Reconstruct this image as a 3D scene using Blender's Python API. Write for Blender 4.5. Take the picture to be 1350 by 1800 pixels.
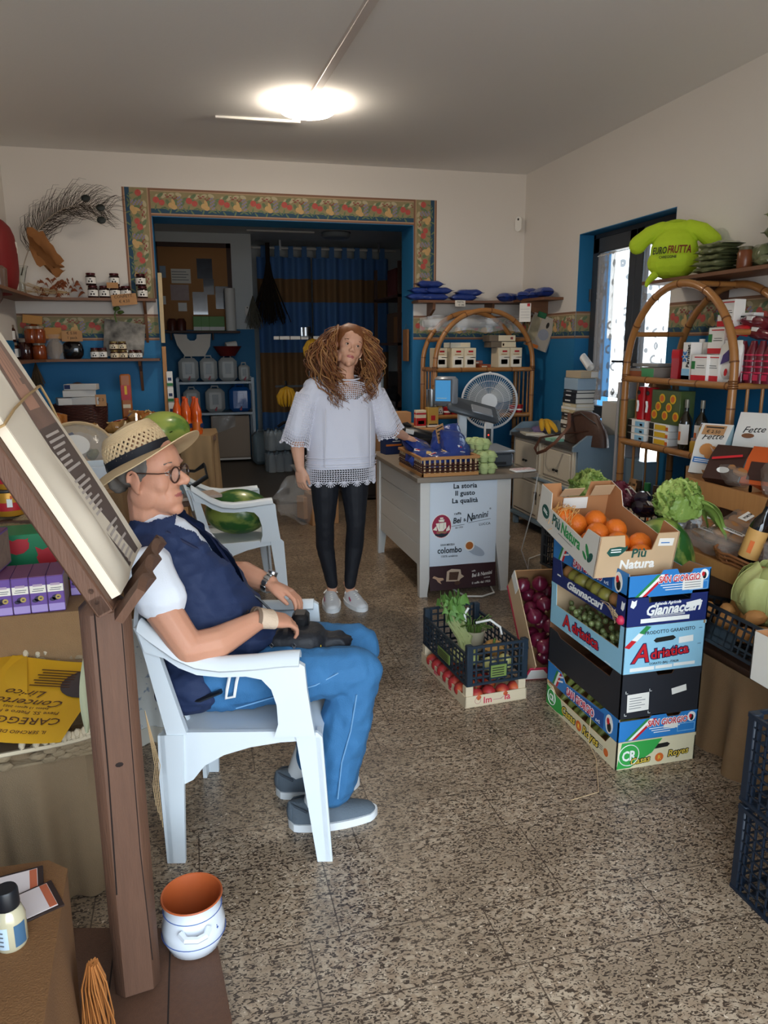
import bpy,bmesh,math,random
from mathutils import Vector,Matrix,noise
PI=math.pi
rnd=random.Random(7)
S=bpy.context.scene
COL=S.collection
for _o in list(bpy.data.objects):
    bpy.data.objects.remove(_o)

# ------------------------------------------------------------------ camera
F_PX,PITCH,YAW,ROLL,EYE=1320.0,math.radians(12.506),math.radians(14.298),math.radians(-0.2587),1.55
FW=Vector((math.sin(YAW)*math.cos(PITCH),math.cos(YAW)*math.cos(PITCH),-math.sin(PITCH)))
_r0=Vector((math.cos(YAW),-math.sin(YAW),0));_u0=_r0.cross(FW)
RT=math.cos(ROLL)*_r0 +math.sin(ROLL)*_u0
UP=-math.sin(ROLL)*_r0 +math.cos(ROLL)*_u0
CAM=Vector((0,0,EYE))
cd=bpy.data.cameras.new('camera');cam=bpy.data.objects.new('camera',cd);COL.objects.link(cam)
cd.sensor_fit='VERTICAL';cd.sensor_height=24;cd.lens=F_PX/1800*24;cd.clip_start=.02
cam.matrix_world=Matrix(((RT.x,UP.x,-FW.x,CAM.x),(RT.y,UP.y,-FW.y,CAM.y),(RT.z,UP.z,-FW.z,CAM.z),(0,0,0,1)))
S.camera=cam

def at(px,py,X=None,Y=None,Z=None):
    """where the sight line of a photo pixel meets a real plane of the room"""
    d=RT*(px-675) -UP*(py-900) +FW*F_PX
    t=(X-CAM.x)/d.x if X is not None else (Y-CAM.y)/d.y if Y is not None else (Z-CAM.z)/d.z
    return CAM +d*t

# ------------------------------------------------------------------ world, daylight, exposure
W=bpy.data.worlds.new('daylight');S.world=W;W.use_nodes=True
_n=W.node_tree.nodes;_l=W.node_tree.links
_bg=_n['Background'];_bg.inputs[1].default_value=6.4
_tc=_n.new('ShaderNodeTexCoord');_sx=_n.new('ShaderNodeSeparateXYZ');_cr=_n.new('ShaderNodeValToRGB')
_mp=_n.new('ShaderNodeMath');_mp.operation='MULTIPLY_ADD';_mp.inputs[1].default_value=.5;_mp.inputs[2].default_value=.5
_l.new(_tc.outputs['Generated'],_sx.inputs[0]);_l.new(_sx.outputs[2],_mp.inputs[0]);_l.new(_mp.outputs[0],_cr.inputs[0]);_l.new(_cr.outputs[0],_bg.inputs[0])
_e=_cr.color_ramp.elements
_e[0].position=.44;_e[0].color=(.52,.48,.44,1);_e[1].position=.54;_e[1].color=(.74,.87,1.0,1)
S.view_settings.view_transform='Standard';S.view_settings.look='None'
S.view_settings.gamma=1;S.view_settings.exposure=0.5;S.view_settings.use_curve_mapping=False
S.cycles.max_bounces=8;S.cycles.diffuse_bounces=5;S.cycles.glossy_bounces=3;S.cycles.transmission_bounces=6;S.cycles.transparent_max_bounces=12
S.cycles.sample_clamp_indirect=6;S.cycles.caustics_reflective=False;S.cycles.caustics_refractive=False
def portal(name,loc,rot,sx,sy):
    ld=bpy.data.lights.new(name,'AREA');ld.shape='RECTANGLE';ld.size=sx;ld.size_y=sy;ld.cycles.is_portal=True
    o=bpy.data.objects.new(name,ld);COL.objects.link(o);o.location=loc;o.rotation_euler=rot

# ------------------------------------------------------------------ materials
def lin(h):
    if isinstance(h,tuple):return h
    c=[int(h[i:i+2],16)/255 for i in (0,2,4)]
    return tuple(x/12.92 if x <= .04045 else ((x+.055)/1.055)**2.4 for x in c)
_MATS={}
def mk(name,col,rough=.6,metal=0,var=0,vs=8,bump=0,bs=60,trans=0,emit=0,alpha=1,col2=None,stretch=None,spec=.5,coat=0,sss=0,thr=None,wave=None,ior=1.45,tc='Object',sharp=.15):
    """one procedural surface: base colour, optional noise towards col2, optional bump"""
    if name in _MATS:return _MATS[name]
    m=bpy.data.materials.new(name);m.use_nodes=True
    n,l=m.node_tree.nodes,m.node_tree.links;b=n['Principled BSDF']
    c=lin(col)
    b.inputs['Base Color'].default_value=(*c,1);b.inputs['Roughness'].default_value=rough;b.inputs['Metallic'].default_value=metal
    b.inputs['Specular IOR Level'].default_value=spec;b.inputs['IOR'].default_value=ior
    b.inputs['Transmission Weight'].default_value=trans;b.inputs['Alpha'].default_value=alpha;b.inputs['Coat Weight'].default_value=coat
    if sss:b.inputs['Subsurface Weight'].default_value=sss;b.inputs['Subsurface Radius'].default_value=(.012,.005,.003)
    if emit:b.inputs['Emission Color'].default_value=(*c,1);b.inputs['Emission Strength'].default_value=emit
    if var or bump:
        t=n.new('ShaderNodeTexCoord');mp=n.new('ShaderNodeMapping');l.new(t.outputs[tc],mp.inputs[0])
        if stretch:mp.inputs['Scale'].default_value=stretch
    if var:
        if wave:
            nz=n.new('ShaderNodeTexWave');nz.inputs['Scale'].default_value=vs;nz.inputs['Distortion'].default_value=wave;nz.inputs['Detail'].default_value=3
            nz.bands_direction='X';fo=nz.outputs['Fac']
        else:
            nz=n.new('ShaderNodeTexNoise');nz.inputs['Scale'].default_value=vs;nz.inputs['Detail'].default_value=4;fo=nz.outputs['Fac']
        l.new(mp.outputs[0],nz.inputs['Vector'])
        if thr is not None:
            r=n.new('ShaderNodeMapRange');r.inputs[1].default_value=thr-sharp;r.inputs[2].default_value=thr+sharp;l.new(fo,r.inputs[0]);fo=r.outputs[0]
        mx=n.new('ShaderNodeMix');mx.data_type='RGBA'
        mu=n.new('ShaderNodeMath');mu.operation='MULTIPLY';mu.inputs[1].default_value=var;l.new(fo,mu.inputs[0]);l.new(mu.outputs[0],mx.inputs[0])
        d=lin(col2) if col2 else tuple(x*.45 for x in c)
        mx.inputs[6].default_value=(*c,1);mx.inputs[7].default_value=(*d,1);l.new(mx.outputs[2],b.inputs['Base Color'])
    if bump:
        nb=n.new('ShaderNodeTexNoise');nb.inputs['Scale'].default_value=bs;nb.inputs['Detail'].default_value=3;l.new(mp.outputs[0],nb.inputs['Vector'])
        bp=n.new('ShaderNodeBump');bp.inputs['Strength'].default_value=bump;bp.inputs['Distance'].default_value=.01;l.new(nb.outputs['Fac'],bp.inputs['Height']);l.new(bp.outputs[0],b.inputs['Normal'])
    _MATS[name]=m;return m

# ------------------------------------------------------------------ mesh builder
def frame_to(p,q):
    p,q=Vector(p),Vector(q);d=(q-p)
    return Matrix.Translation(p)@d.to_track_quat('Z','Y').to_matrix().to_4x4(),d.length
def place(loc=(0,0,0),rx=0,ry=0,rz=0):
    return Matrix.Translation(loc)@Matrix.Rotation(rz,4,'Z')@Matrix.Rotation(ry,4,'Y')@Matrix.Rotation(rx,4,'X')
class B:
    def __init__(s,*mats):
        s.bm=bmesh.new();s.mats=list(mats);s.T=Matrix.Identity(4);s.mi=0
    def m(s,mat):
        if mat not in s.mats:s.mats.append(mat)
        s.mi=s.mats.index(mat);return s
    def add(s,vs,fs):
        bv=[s.bm.verts.new(s.T@Vector(v)) for v in vs]
        for f in fs:
            try:fc=s.bm.faces.new([bv[i] for i in f]);fc.material_index=s.mi;fc.smooth=True
            except ValueError:pass
        return bv
    def box(s,c,d,bev=0,M=None):
        x,y,z=d[0]/2,d[1]/2,d[2]/2
        if bev <= 0:
            vs=[(sx*x,sy*y,sz*z) for sz in (-1,1) for sy in (-1,1) for sx in (-1,1)]
            fs=[(0,2,3,1),(4,5,7,6),(0,1,5,4),(2,6,7,3),(0,4,6,2),(1,3,7,5)]
        else:
            e=min(bev,x*.99,y*.99,z*.99);vs=[];idx={}
            for ax in range(3):
                for sz in (-1,1):
                    for sy in (-1,1):
                        for sx in (-1,1):
                            h=[x-e,y-e,z-e];h[ax]=(x,y,z)[ax]
                            idx[(ax,sx,sy,sz)]=len(vs);vs.append((sx*h[0],sy*h[1],sz*h[2]))
            fs=[]
            R4=((-1,-1),(1,-1),(1,1),(-1,1))
            for sg in (-1,1):
                fs.append([idx[(0,sg,a,b)] for a,b in R4][::sg]);fs.append([idx[(1,b,sg,a)] for a,b in R4][::sg]);fs.append([idx[(2,a,b,sg)] for a,b in R4][::sg])
            for a in (-1,1):
                for b in (-1,1):
                    fs.append([idx[(0,a,b,-1)],idx[(0,a,b,1)],idx[(1,a,b,1)],idx[(1,a,b,-1)]])
                    fs.append([idx[(0,a,-1,b)],idx[(0,a,1,b)],idx[(2,a,1,b)],idx[(2,a,-1,b)]])
                    fs.append([idx[(1,-1,a,b)],idx[(1,1,a,b)],idx[(2,1,a,b)],idx[(2,-1,a,b)]])
                    for c2 in (-1,1):fs.append([idx[(k,a,b,c2)] for k in range(3)])
        K=Matrix.Translation(c)@(M or Matrix.Identity(4))
        return s.add([K@Vector(v) for v in vs],fs)
    def slab(s,x0,x1,y0,y1,z0,z1,bev=0):
        return s.box(((x0+x1)/2,(y0+y1)/2,(z0+z1)/2),(abs(x1-x0),abs(y1-y0),abs(z1-z0)),bev)
    def cyl(s,p,q,r1,r2=None,n=14,caps=True):
        r2=r1 if r2 is None else r2;M,L=frame_to(p,q);vs=[]
        for z,r in ((0,r1),(L,r2)):
            for i in range(n):a=2*PI*i/n;vs.append(M@Vector((r*math.cos(a),r*math.sin(a),z)))
        fs=[(i,(i+1) % n,n+(i+1) % n,n+i) for i in range(n)]
        if caps:fs += [tuple(range(n-1,-1,-1)),tuple(range(n,2*n))]
        s.add(vs,fs);return s
    def tube(s,pts,r,n=8,closed=False,caps=True,flat=None):
        pts=[Vector(p) for p in pts];N=len(pts);rs=r if isinstance(r,(list,tuple)) else [r]*N
        vs,prev=[],None
        for i,p in enumerate(pts):
            a=pts[(i-1) % N] if (closed or i) else p;b=pts[(i+1) % N] if (closed or i<N-1) else p
            d=(b-a)
            d=d.normalized() if d.length>1e-9 else Vector((0,0,1))
            if prev is None:
                g=Vector((0,0,1)) if abs(d.z)<.9 else Vector((1,0,0));nx=d.cross(g).normalized()
            else:
                nx=prev -d*prev.dot(d);nx=nx.normalized() if nx.length>1e-6 else d.orthogonal().normalized()
            prev=nx;ny=d.cross(nx)
            for k in range(n):
                t=2*PI*k/n;vs.append(p +nx*math.cos(t)*rs[i] +ny*math.sin(t)*rs[i]*(flat or 1))
        fs=[]
        for i in range(N if closed else N-1):
            j=(i+1) % N
            for k in range(n):fs.append((i*n+k,i*n+(k+1) % n,j*n+(k+1) % n,j*n+k))
        if caps and not closed:fs += [tuple(range(n-1,-1,-1)),tuple(range((N-1)*n,N*n))]
        s.add(vs,fs);return s
    def lathe(s,prof,n=24,c=(0,0,0),sx=1,sy=1,wob=None,cap=True):
        vs,fs=[],[];N=len(prof)
        for r,z in prof:
            for k in range(n):
                a=2*PI*k/n;rr=r*(1 +(wob(a,z) if wob else 0));vs.append((c[0]+rr*math.cos(a)*sx,c[1]+rr*math.sin(a)*sy,c[2]+z))
        for i in range(N-1):
            for k in range(n):fs.append((i*n+k,i*n+(k+1) % n,(i+1)*n+(k+1) % n,(i+1)*n+k))
        if cap and prof[0][0]>1e-6:fs.append(tuple(range(n-1,-1,-1)))
        if cap and prof[-1][0]>1e-6:fs.append(tuple(range((N-1)*n,N*n)))
        s.add(vs,fs);return s
    def ell(s,c,r,n=14,M=None,sq=1,wob=0,seed=0):
        """ellipsoid (sq<1 boxier); wob = lumpiness"""
        vs,fs=[],[];h=max(4,n//2);r=(r,r,r) if not isinstance(r,(tuple,list)) else r
        pw=lambda v:math.copysign(abs(v)**sq,v)
        K=Matrix.Translation(c)@(M or Matrix.Identity(4))
        for i in range(h+1):
            t=PI*i/h
            for k in range(n if 0<i<h else 1):
                a=2*PI*k/n;d=Vector((pw(math.sin(t))*pw(math.cos(a)),pw(math.sin(t))*pw(math.sin(a)),pw(math.cos(t))))
                if wob:d *= 1 +wob*noise.noise(d*2.1 +Vector((seed*3.7,seed,-seed)))
                vs.append(K@Vector((d.x*r[0],d.y*r[1],d.z*r[2])))
        ix=lambda i,k:0 if i==0 else (1+(h-1)*n if i==h else 1+(i-1)*n+k % n)
        for i in range(h):
            for k in range(n):
                q=[ix(i,k),ix(i+1,k),ix(i+1,k+1),ix(i,k+1)];q2=[]
                for v in q:
                    if v not in q2:q2.append(v)
                fs.append(q2)
        s.add(vs,fs);return s
    def prism(s,poly,z0,z1,M=None):
        K=M or Matrix.Identity(4);n=len(poly)
        vs=[K@Vector((x,y,z0)) for x,y in poly] +[K@Vector((x,y,z1)) for x,y in poly]
        fs=[(i,(i+1) % n,n+(i+1) % n,n+i) for i in range(n)] +[tuple(range(n-1,-1,-1)),tuple(range(n,2*n))]
        s.add(vs,fs);return s
    def sheet(s,fn,nu,nv,th=0,closed=False):
        """grid surface fn(u,v); th>0 gives it a thickness"""
        P=[[Vector(fn(i/nu,j/nv)) for j in range(nv+1)] for i in range(nu if closed else nu+1)]
        A=len(P);w=nv+1;vs=[p for r in P for p in r];fs=[]
        rng=range(A) if closed else range(A-1)
        for i in rng:
            for j in range(nv):fs.append((i*w+j,((i+1) % A)*w+j,((i+1) % A)*w+j+1,i*w+j+1))
        if th:
            nr=[]
            for i in range(A):
                for j in range(w):
                    a=P[(i+1) % A if closed else min(i+1,A-1)][j]-P[(i-1) % A if closed else max(i-1,0)][j];b=P[i][min(j+1,nv)]-P[i][max(j-1,0)]
                    c=a.cross(b);nr.append(c.normalized() if c.length>1e-12 else Vector((0,0,1)))
            N=len(vs);vs=vs +[v-nr[i]*th for i,v in enumerate(vs)];fs=fs +[tuple(N+q for q in f[::-1]) for f in fs]
            for i in rng:
                i2=(i+1) % A
                fs.append((i*w,N+i*w,N+i2*w,i2*w));fs.append((i2*w+nv,N+i2*w+nv,N+i*w+nv,i*w+nv))
            if not closed:
                for j in range(nv):
                    fs.append((j,j+1,N+j+1,N+j));k=(A-1)*w+j;fs.append((k+1,k,N+k,N+k+1))
        s.add(vs,fs);return s
    def text(s,t,M,size,align='CENTER',ex=.0006,shear=0,bold=0,sx=1,sp=1):
        """raised lettering, x to the right and y up in M's plane"""
        cu=bpy.data.curves.new('t','FONT');cu.body=t;cu.size=size;cu.align_x=align;cu.extrude=ex;cu.shear=shear;cu.offset=bold*size;cu.resolution_u=2;cu.space_character=sp
        o=bpy.data.objects.new('t',cu);COL.objects.link(o)
        me=o.to_mesh();K=M@Matrix.Diagonal((sx,1,1,1))
        s.add([K@v.co for v in me.vertices],[tuple(p.vertices) for p in me.polygons])
        o.to_mesh_clear();bpy.data.objects.remove(o);bpy.data.curves.remove(cu);return s
    def disc(s,M,rx,ry=None,n=16,ex=.0005):
        ry=ry or rx
        return s.prism([(rx*math.cos(2*PI*i/n),ry*math.sin(2*PI*i/n)) for i in range(n)],0,ex,M)
    def rect(s,M,x0,x1,y0,y1,ex=.0005):
        return s.prism([(x0,y0),(x1,y0),(x1,y1),(x0,y1)],0,ex,M)
    def build(s,name,parent=None,sharp=38,loc=None,rot=None,weld=0):
        if weld:bmesh.ops.remove_doubles(s.bm,verts=s.bm.verts,dist=weld)
        bmesh.ops.recalc_face_normals(s.bm,faces=s.bm.faces)
        th=math.radians(sharp)
        for e in s.bm.edges:
            if len(e.link_faces)==2 and e.calc_face_angle(0)>th:e.smooth=False
        me=bpy.data.meshes.new(name);s.bm.to_mesh(me);s.bm.free()
        for m in s.mats:me.materials.append(m)
        o=bpy.data.objects.new(name,me);COL.objects.link(o)
        if parent:o.parent=parent
        if loc is not None:o.location=loc
        if rot is not None:o.rotation_euler=rot
        return o
def tag(o,label=None,cat=None,group=None,kind=None):
    if label:o['label']=label
    if cat:o['category']=cat
    if group:o['group']=group
    if kind:o['kind']=kind
    return o
def thing(name,label,cat,loc=(0,0,0),rz=0,group=None,rot=None):
    o=bpy.data.objects.new(name,None);COL.objects.link(o);o.empty_display_size=.05
    o.location=loc;o.rotation_euler=rot or (0,0,rz)
    return tag(o,label,cat,group)
_KIDS={}
def dup(root,loc,rz=0,label=None,group=None,rot=None,name=None):
    """copies a thing with its parts and sub-parts; mesh data is shared"""
    r=root.copy();COL.objects.link(r);r.location=loc;r.rotation_euler=rot or (0,0,rz)
    if name:r.name=name
    if label:r['label']=label
    if group:r['group']=group
    for ch in list(root.children):
        c=ch.copy();COL.objects.link(c);c.parent=r
        for g in ch.children:
            d=g.copy();COL.objects.link(d);d.parent=c
    return r
def struct(o):o['kind']='structure';return o
def remesh(b,voxel,smooth=4,fac=.5,fn=None,decim=0):
    """joins overlapping forms into one continuous skin, then smooths it; returns a fresh builder-like mesh holder"""
    me=bpy.data.meshes.new('r');bmesh.ops.recalc_face_normals(b.bm,faces=b.bm.faces);b.bm.to_mesh(me);b.bm.free()
    o=bpy.data.objects.new('r',me);COL.objects.link(o)
    md=o.modifiers.new('a','REMESH');md.mode='VOXEL';md.voxel_size=voxel
    if smooth:sm=o.modifiers.new('b','SMOOTH');sm.iterations=smooth;sm.factor=fac
    if decim:dm=o.modifiers.new('c','DECIMATE');dm.ratio=decim
    bpy.context.view_layer.update()
    ev=o.evaluated_get(bpy.context.evaluated_depsgraph_get());m2=bpy.data.meshes.new_from_object(ev)
    nb=B(*b.mats);nb.bm.from_mesh(m2)
    bpy.data.objects.remove(o);bpy.data.meshes.remove(me);bpy.data.meshes.remove(m2)
    for f in nb.bm.faces:f.smooth=True;f.material_index=0
    if fn:
        for v in nb.bm.verts:v.co=fn(v.co.copy())
    return nb
# ------------------------------------------------------------------ palette
WHITEP=mk('white_paint','e6e1da',.85,var=.12,vs=2.2,col2='cfc6ba',bump=.08,bs=90)
CEILP=mk('ceiling_paint','ecebe8',.9,bump=.06,bs=60)
BLUEP=mk('blue_paint','1f74a6',.6,var=.2,vs=3,col2='19618f',bump=.05,bs=70)
BACKP=mk('back_room_paint','dfe5e6',.85)
ANTH=mk('anthracite_frame','33383f',.45)
DARKW=mk('dark_wood','4a2f22',.55,var=.5,vs=14,stretch=(1,8,8),bump=.1)
WOOD=mk('shelf_wood','7a5238',.5,var=.45,vs=12,col2='553521',stretch=(1.2,9,9),bump=.08)
PINE=mk('pine_wood','c08a52',.55,var=.4,vs=9,col2='8f5c30',stretch=(8,8,.8))
OLDW=mk('post_wood','654634',.6,var=.6,vs=10,col2='3d281d',stretch=(9,9,.9),bump=.2,bs=30)
BURL=mk('burlap','94734f',.95,var=.35,vs=26,col2='6e5236',bump=.5,bs=420)
BURLT=mk('burlap_tan','a98c66',.95,var=.3,vs=20,col2='836845',bump=.45,bs=420)
BURLG=mk('burlap_grey','8a7357',.95,var=.3,vs=12,col2='6a563e',bump=.4,bs=420)
PLAST=mk('white_plastic','d9e0e4',.38,var=.06,vs=6)
WHITE=mk('white_card','eeece6',.55)
PAPER=mk('paper','e8e4da',.75)
CREAM=mk('cream_card','e6d9bb',.6)
KRAFT=mk('kraft_card','b98b5e',.75,var=.15,vs=30)
KRAFTL=mk('pale_card','d2b48e',.75,var=.12,vs=30)
BLACK=mk('black_plastic','15161a',.4)
BLACKM=mk('black_print','1a1614',.7)
GREYP=mk('grey_plastic','5c6064',.45)
STEEL=mk('steel','b9bcbe',.28,metal=1)
RED=mk('red_print','b9202b',.5)
REDB=mk('red_gloss','b3161d',.3)
GREEN=mk('green_print','2c7a3e',.55)
YELL=mk('yellow_print','e3b52c',.5)
ORNG=mk('orange_print','d8742a',.5)
NAVY=mk('navy_print','1c2c56',.45)
BLUE=mk('blue_print','2f74b8',.5)
SKYB=mk('pale_blue_print','8fc3e0',.55)
BAMB=mk('bamboo','b27b43',.35,var=.5,vs=5,col2='7f4f26',stretch=(3,3,1),coat=.3)
BAMBN=mk('bamboo_node','6f431f',.5)
WICK=mk('wicker','9a6238',.6,var=.5,vs=40,col2='5e331a')
WICKD=mk('dark_wicker','4a241c',.6,var=.4,vs=40,col2='2c1410')
STRAW=mk('straw','cbb088',.8,var=.3,vs=60,col2='9d8058')
CELLO=mk('cellophane','f4f4f4',.08,trans=1,ior=1.12,bump=.6,bs=25)
GLASSC=mk('clear_glass','f2f6f4',.03,trans=1,ior=1.3)
CLEARP=mk('clear_plastic','e6eaec',.12,alpha=.2,bump=.6,bs=18,spec=.8)

# ------------------------------------------------------------------ the shop shell
XL,XR,YB,YF,CH=-1.36,3.18,7.0,-.55,3.11
OX0,OX1,OZ,OD=-.229,2.077,2.627,.38          # opening to the back room
DZ0,DZ1=1.602,1.822                              # wallpaper border on the dado line
def floor_mat():
    m=bpy.data.materials.new('speckled_stone');m.use_nodes=True;n,l=m.node_tree.nodes,m.node_tree.links;b=n['Principled BSDF']
    t=n.new('ShaderNodeTexCoord');o=t.outputs['Object']
    def N(kind,**k):
        q=n.new(kind)
        for a,v in k.items():setattr(q,a,v)
        return q
    def mth(op,a,bb=None,c=None):
        q=N('ShaderNodeMath',operation=op)
        for i,v in enumerate((a,bb,c)):
            if v is None:continue
            if isinstance(v,(int,float)):q.inputs[i].default_value=v
            else:l.new(v,q.inputs[i])
        return q.outputs[0]
    def nz(scale,det,dist,rz=0,sc=(1,1,1)):
        mp=N('ShaderNodeMapping');l.new(o,mp.inputs[0]);mp.inputs['Rotation'].default_value=(0,0,rz);mp.inputs['Scale'].default_value=sc
        q=N('ShaderNodeTexNoise');q.inputs['Scale'].default_value=scale;q.inputs['Detail'].default_value=det;q.inputs['Distortion'].default_value=dist;l.new(mp.outputs[0],q.inputs['Vector']);return q.outputs['Fac']
    def ss(v,a,bb):
        r=N('ShaderNodeMapRange',interpolation_type='SMOOTHSTEP');r.inputs[1].default_value=a;r.inputs[2].default_value=bb;l.new(v,r.inputs[0]);return r.outputs[0]
    def mix(f,a,bb):
        q=N('ShaderNodeMix',data_type='RGBA');l.new(f,q.inputs[0])
        for i,v in ((6,a),(7,bb)):
            if isinstance(v,str):q.inputs[i].default_value=(*lin(v),1)
            else:l.new(v,q.inputs[i])
        return q.outputs[2]
    base=mix(ss(nz(38,2,.3),.35,.65),'97826b','b5a28a')
    base=mix(ss(nz(4,2,0),.35,.7),base,'8f7c66')
    dark=mth('MULTIPLY',ss(nz(62,2,1.4,.7,(1,1.9,1)),.505,.575),.92)
    base=mix(dark,base,'33271f')
    base=mix(ss(nz(90,1,.6),.69,.75),base,'cdbba4')
    xy=N('ShaderNodeSeparateXYZ');l.new(o,xy.inputs[0]);x,y=xy.outputs[0],xy.outputs[1]
    yy=mth('MULTIPLY',mth('FRACT',mth('DIVIDE',mth('ADD',y,5.4-1.49),.54)),.54)
    row=mth('LESS_THAN',yy,.21)
    la=mth('LESS_THAN',yy,.004);lb=mth('LESS_THAN',mth('ABSOLUTE',mth('SUBTRACT',yy,.211)),.002)
    k=mth('FLOOR',mth('DIVIDE',mth('ADD',y,5.4-1.49),.54))
    sh=mth('MULTIPLY',k,.21)
    xa=mth('LESS_THAN',mth('MULTIPLY',mth('FRACT',mth('DIVIDE',mth('ADD',mth('SUBTRACT',x,sh),4.9*2+2.1-.712),.49)),.49),.004)
    xb=mth('LESS_THAN',mth('MULTIPLY',mth('FRACT',mth('DIVIDE',mth('ADD',mth('SUBTRACT',x,sh),6.6+2.1-.328),.658)),.658),.004)
    xs=mth('ADD',mth('MULTIPLY',xa,row),mth('MULTIPLY',xb,mth('SUBTRACT',1,row)))
    line=mth('MINIMUM',mth('ADD',mth('ADD',la,lb),xs),1)
    l.new(mix(mth('MULTIPLY',line,.75),base,'3a2d24'),b.inputs['Base Color'])
    r=N('ShaderNodeMapRange');r.inputs[3].default_value=.22;r.inputs[4].default_value=.42;l.new(nz(9,3,.2),r.inputs[0]);l.new(r.outputs[0],b.inputs['Roughness'])
    bp=N('ShaderNodeBump');bp.inputs['Strength'].default_value=.25;bp.inputs['Distance'].default_value=.003;l.new(mth('SUBTRACT',1,line),bp.inputs['Height']);l.new(bp.outputs[0],b.inputs['Normal'])
    return m
b=B(floor_mat());b.slab(-1.6,3.6,YF-.2,YB+OD,-.1,0);struct(b.build('floor'))
b=B(CEILP);b.slab(-1.6,3.7,YF-.2,YB+OD,CH,CH+.15);struct(b.build('ceiling'))
b=B(WHITEP);b.slab(XL-.2,XL,YF-.2,YB,DZ0,CH);b.m(BLUEP).slab(XL-.2,XL,YF-.2,YB,0,DZ0);struct(b.build('wall_left'))
b=B(WHITEP)                                                         # back wall with the wide opening
for x0,x1 in ((XL-.2,OX0),(OX1,XR+.3)):
    b.m(WHITEP).slab(x0,x1,YB,YB+OD,DZ0,OZ);b.m(BLUEP).slab(x0,x1,YB,YB+OD,0,DZ0)
b.m(WHITEP).slab(XL-.2,XR+.3,YB,YB+OD,OZ,CH)
e=.006                                                              # blue lining of the opening
b.m(BLUEP).slab(OX0,OX0+e,YB+.002,YB+OD,0,OZ);b.slab(OX1-e,OX1,YB+.002,YB+OD,0,OZ);b.slab(OX0,OX1,YB+.002,YB+OD,OZ-e,OZ)
struct(b.build('wall_back'))
DY0,DY1,DTOP,DX=4.62,5.92,2.435,3.31                          # glazed double door in the right wall
b=B(WHITEP)
b.slab(XR,XR+.35,DY1,YB,DZ0,CH);b.slab(XR,XR+.35,YF-.2,DY0,DZ0,CH);b.slab(XR,XR+.35,DY0,DY1,DTOP,CH)
b.m(BLUEP).slab(XR,XR+.35,DY1,YB,0,DZ0);b.slab(XR,XR+.35,YF-.2,DY0,0,DZ0)
b.slab(XR+.002,XR+.3,DY1-e,DY1,0,DTOP);b.slab(XR+.002,XR+.3,DY0,DY0+e,0,DTOP);b.slab(XR+.002,XR+.3,DY0,DY1,DTOP-e,DTOP)
struct(b.build('wall_right'))
FX0,FX1,FZ=-.75,1.7,2.5                                         # shop entrance behind the camera
b=B(WHITEP);b.slab(XL-.2,FX0,YF-.2,YF,0,CH);b.slab(FX1,XR+.3,YF-.2,YF,0,CH);b.slab(FX0,FX1,YF-.2,YF,FZ,CH);struct(b.build('wall_front'))
portal('entrance_portal',((FX0+FX1)/2,YF-.19,FZ/2),(PI/2,0,0),FX1-FX0,FZ)
portal('side_door_portal',(XR+.34,(DY0+DY1)/2,DTOP/2),(0,PI/2,0),DTOP,DY1-DY0)

# ------------------------------------------------------------------ wallpaper border with fruit
WB=dict(bg=mk('border_olive','a2946e',.8,var=.5,vs=34,col2='6f6a4e'),blue=mk('border_blue','2d4f66',.8),edge=mk('border_edge','8c6650',.7),edge2=mk('border_edge_light','c3a184',.7),
          apple=mk('border_apple','b8433e',.7,var=.4,vs=50,col2='d98a7a'),pear=mk('border_pear','d3b078',.7,var=.4,vs=50,col2='b98a58'),leaf=mk('border_leaf','5c7154',.8,var=.5,vs=60,col2='93a078'),
          grape=mk('border_grape','8d86a8',.7),berry=mk('border_berry','93423f',.7),pale=mk('border_pale_leaf','bdb291',.8))
def border(name,M,L,H=.22,flip=False):
    """strip of length L along M's x axis, fruit motif every .27 m; blue ground on the low side"""
    b=B(WB['bg']);y=(lambda v:H-v) if flip else (lambda v:v)
    q=lambda m,x0,x1,y0,y1,ex:b.m(m).rect(M,x0,x1,min(y(y0),y(y1)),max(y(y0),y(y1)),ex)
    q(WB['bg'],0,L,0,H,.0015);q(WB['blue'],0,L,.022,.058,.0022)
    q(WB['edge'],0,L,0,.022,.0032);q(WB['edge2'],0,L,.014,.02,.0038);q(WB['edge'],0,L,H-.016,H,.0026);q(WB['edge2'],0,L,H-.024,H-.018,.003)
    P=.27;r2=random.Random(len(name)+int(L*100))
    k=-1
    while k*P<L:
        def d(m,x,yy,rx,ry,a=0,ex=.003):
            X=k*P +x
            if rx<X<L-rx:b.m(WB[m]).disc(M@Matrix.Translation((X,y(yy),0))@Matrix.Rotation(a if not flip else -a,4,'Z'),rx,ry,9,ex)
        for i in range(9):d('leaf',.01+.03*i,.055+.02*math.sin(i*2.3),.024,.007,.5*math.sin(i*1.7)+(.8 if i % 2 else -.8),.0026)
        for i in range(9):d('pale' if i % 2 else 'leaf',.02+.03*i,.14+.035*math.sin(i*2.9),.028,.015,i*1.3,.0026)
        d('leaf',.08,.165,.03,.014,.6,.0028);d('leaf',.2,.13,.03,.013,-.5,.0028)
        d('apple',.045,.128,.027,.026);d('apple',.09,.108,.025,.024,0,.0034)
        d('pear',.165,.09,.024,.022);d('pear',.19,.075,.025,.021,0,.0034);d('pear',.185,.112,.013,.03,.35,.0036)
        for i in range(10):d('grape',.238+.016*math.sin(i*2.1),.07+.0095*i,.0075,.0075,0,.004)
        for i in range(9):d('berry',.125+.011*i,.168-.012*math.sin(i*1.3)-.003*i,.006,.006,0,.0036)
        k += 1
    return struct(b.build(name))
RX90=Matrix.Rotation(PI/2,4,'X')                     # plane facing -Y, x right, z up
ML=lambda x,z:Matrix.Translation((x,YB,z))@RX90
border('trim_1',ML(OX0,OZ),OX1-OX0)
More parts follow.
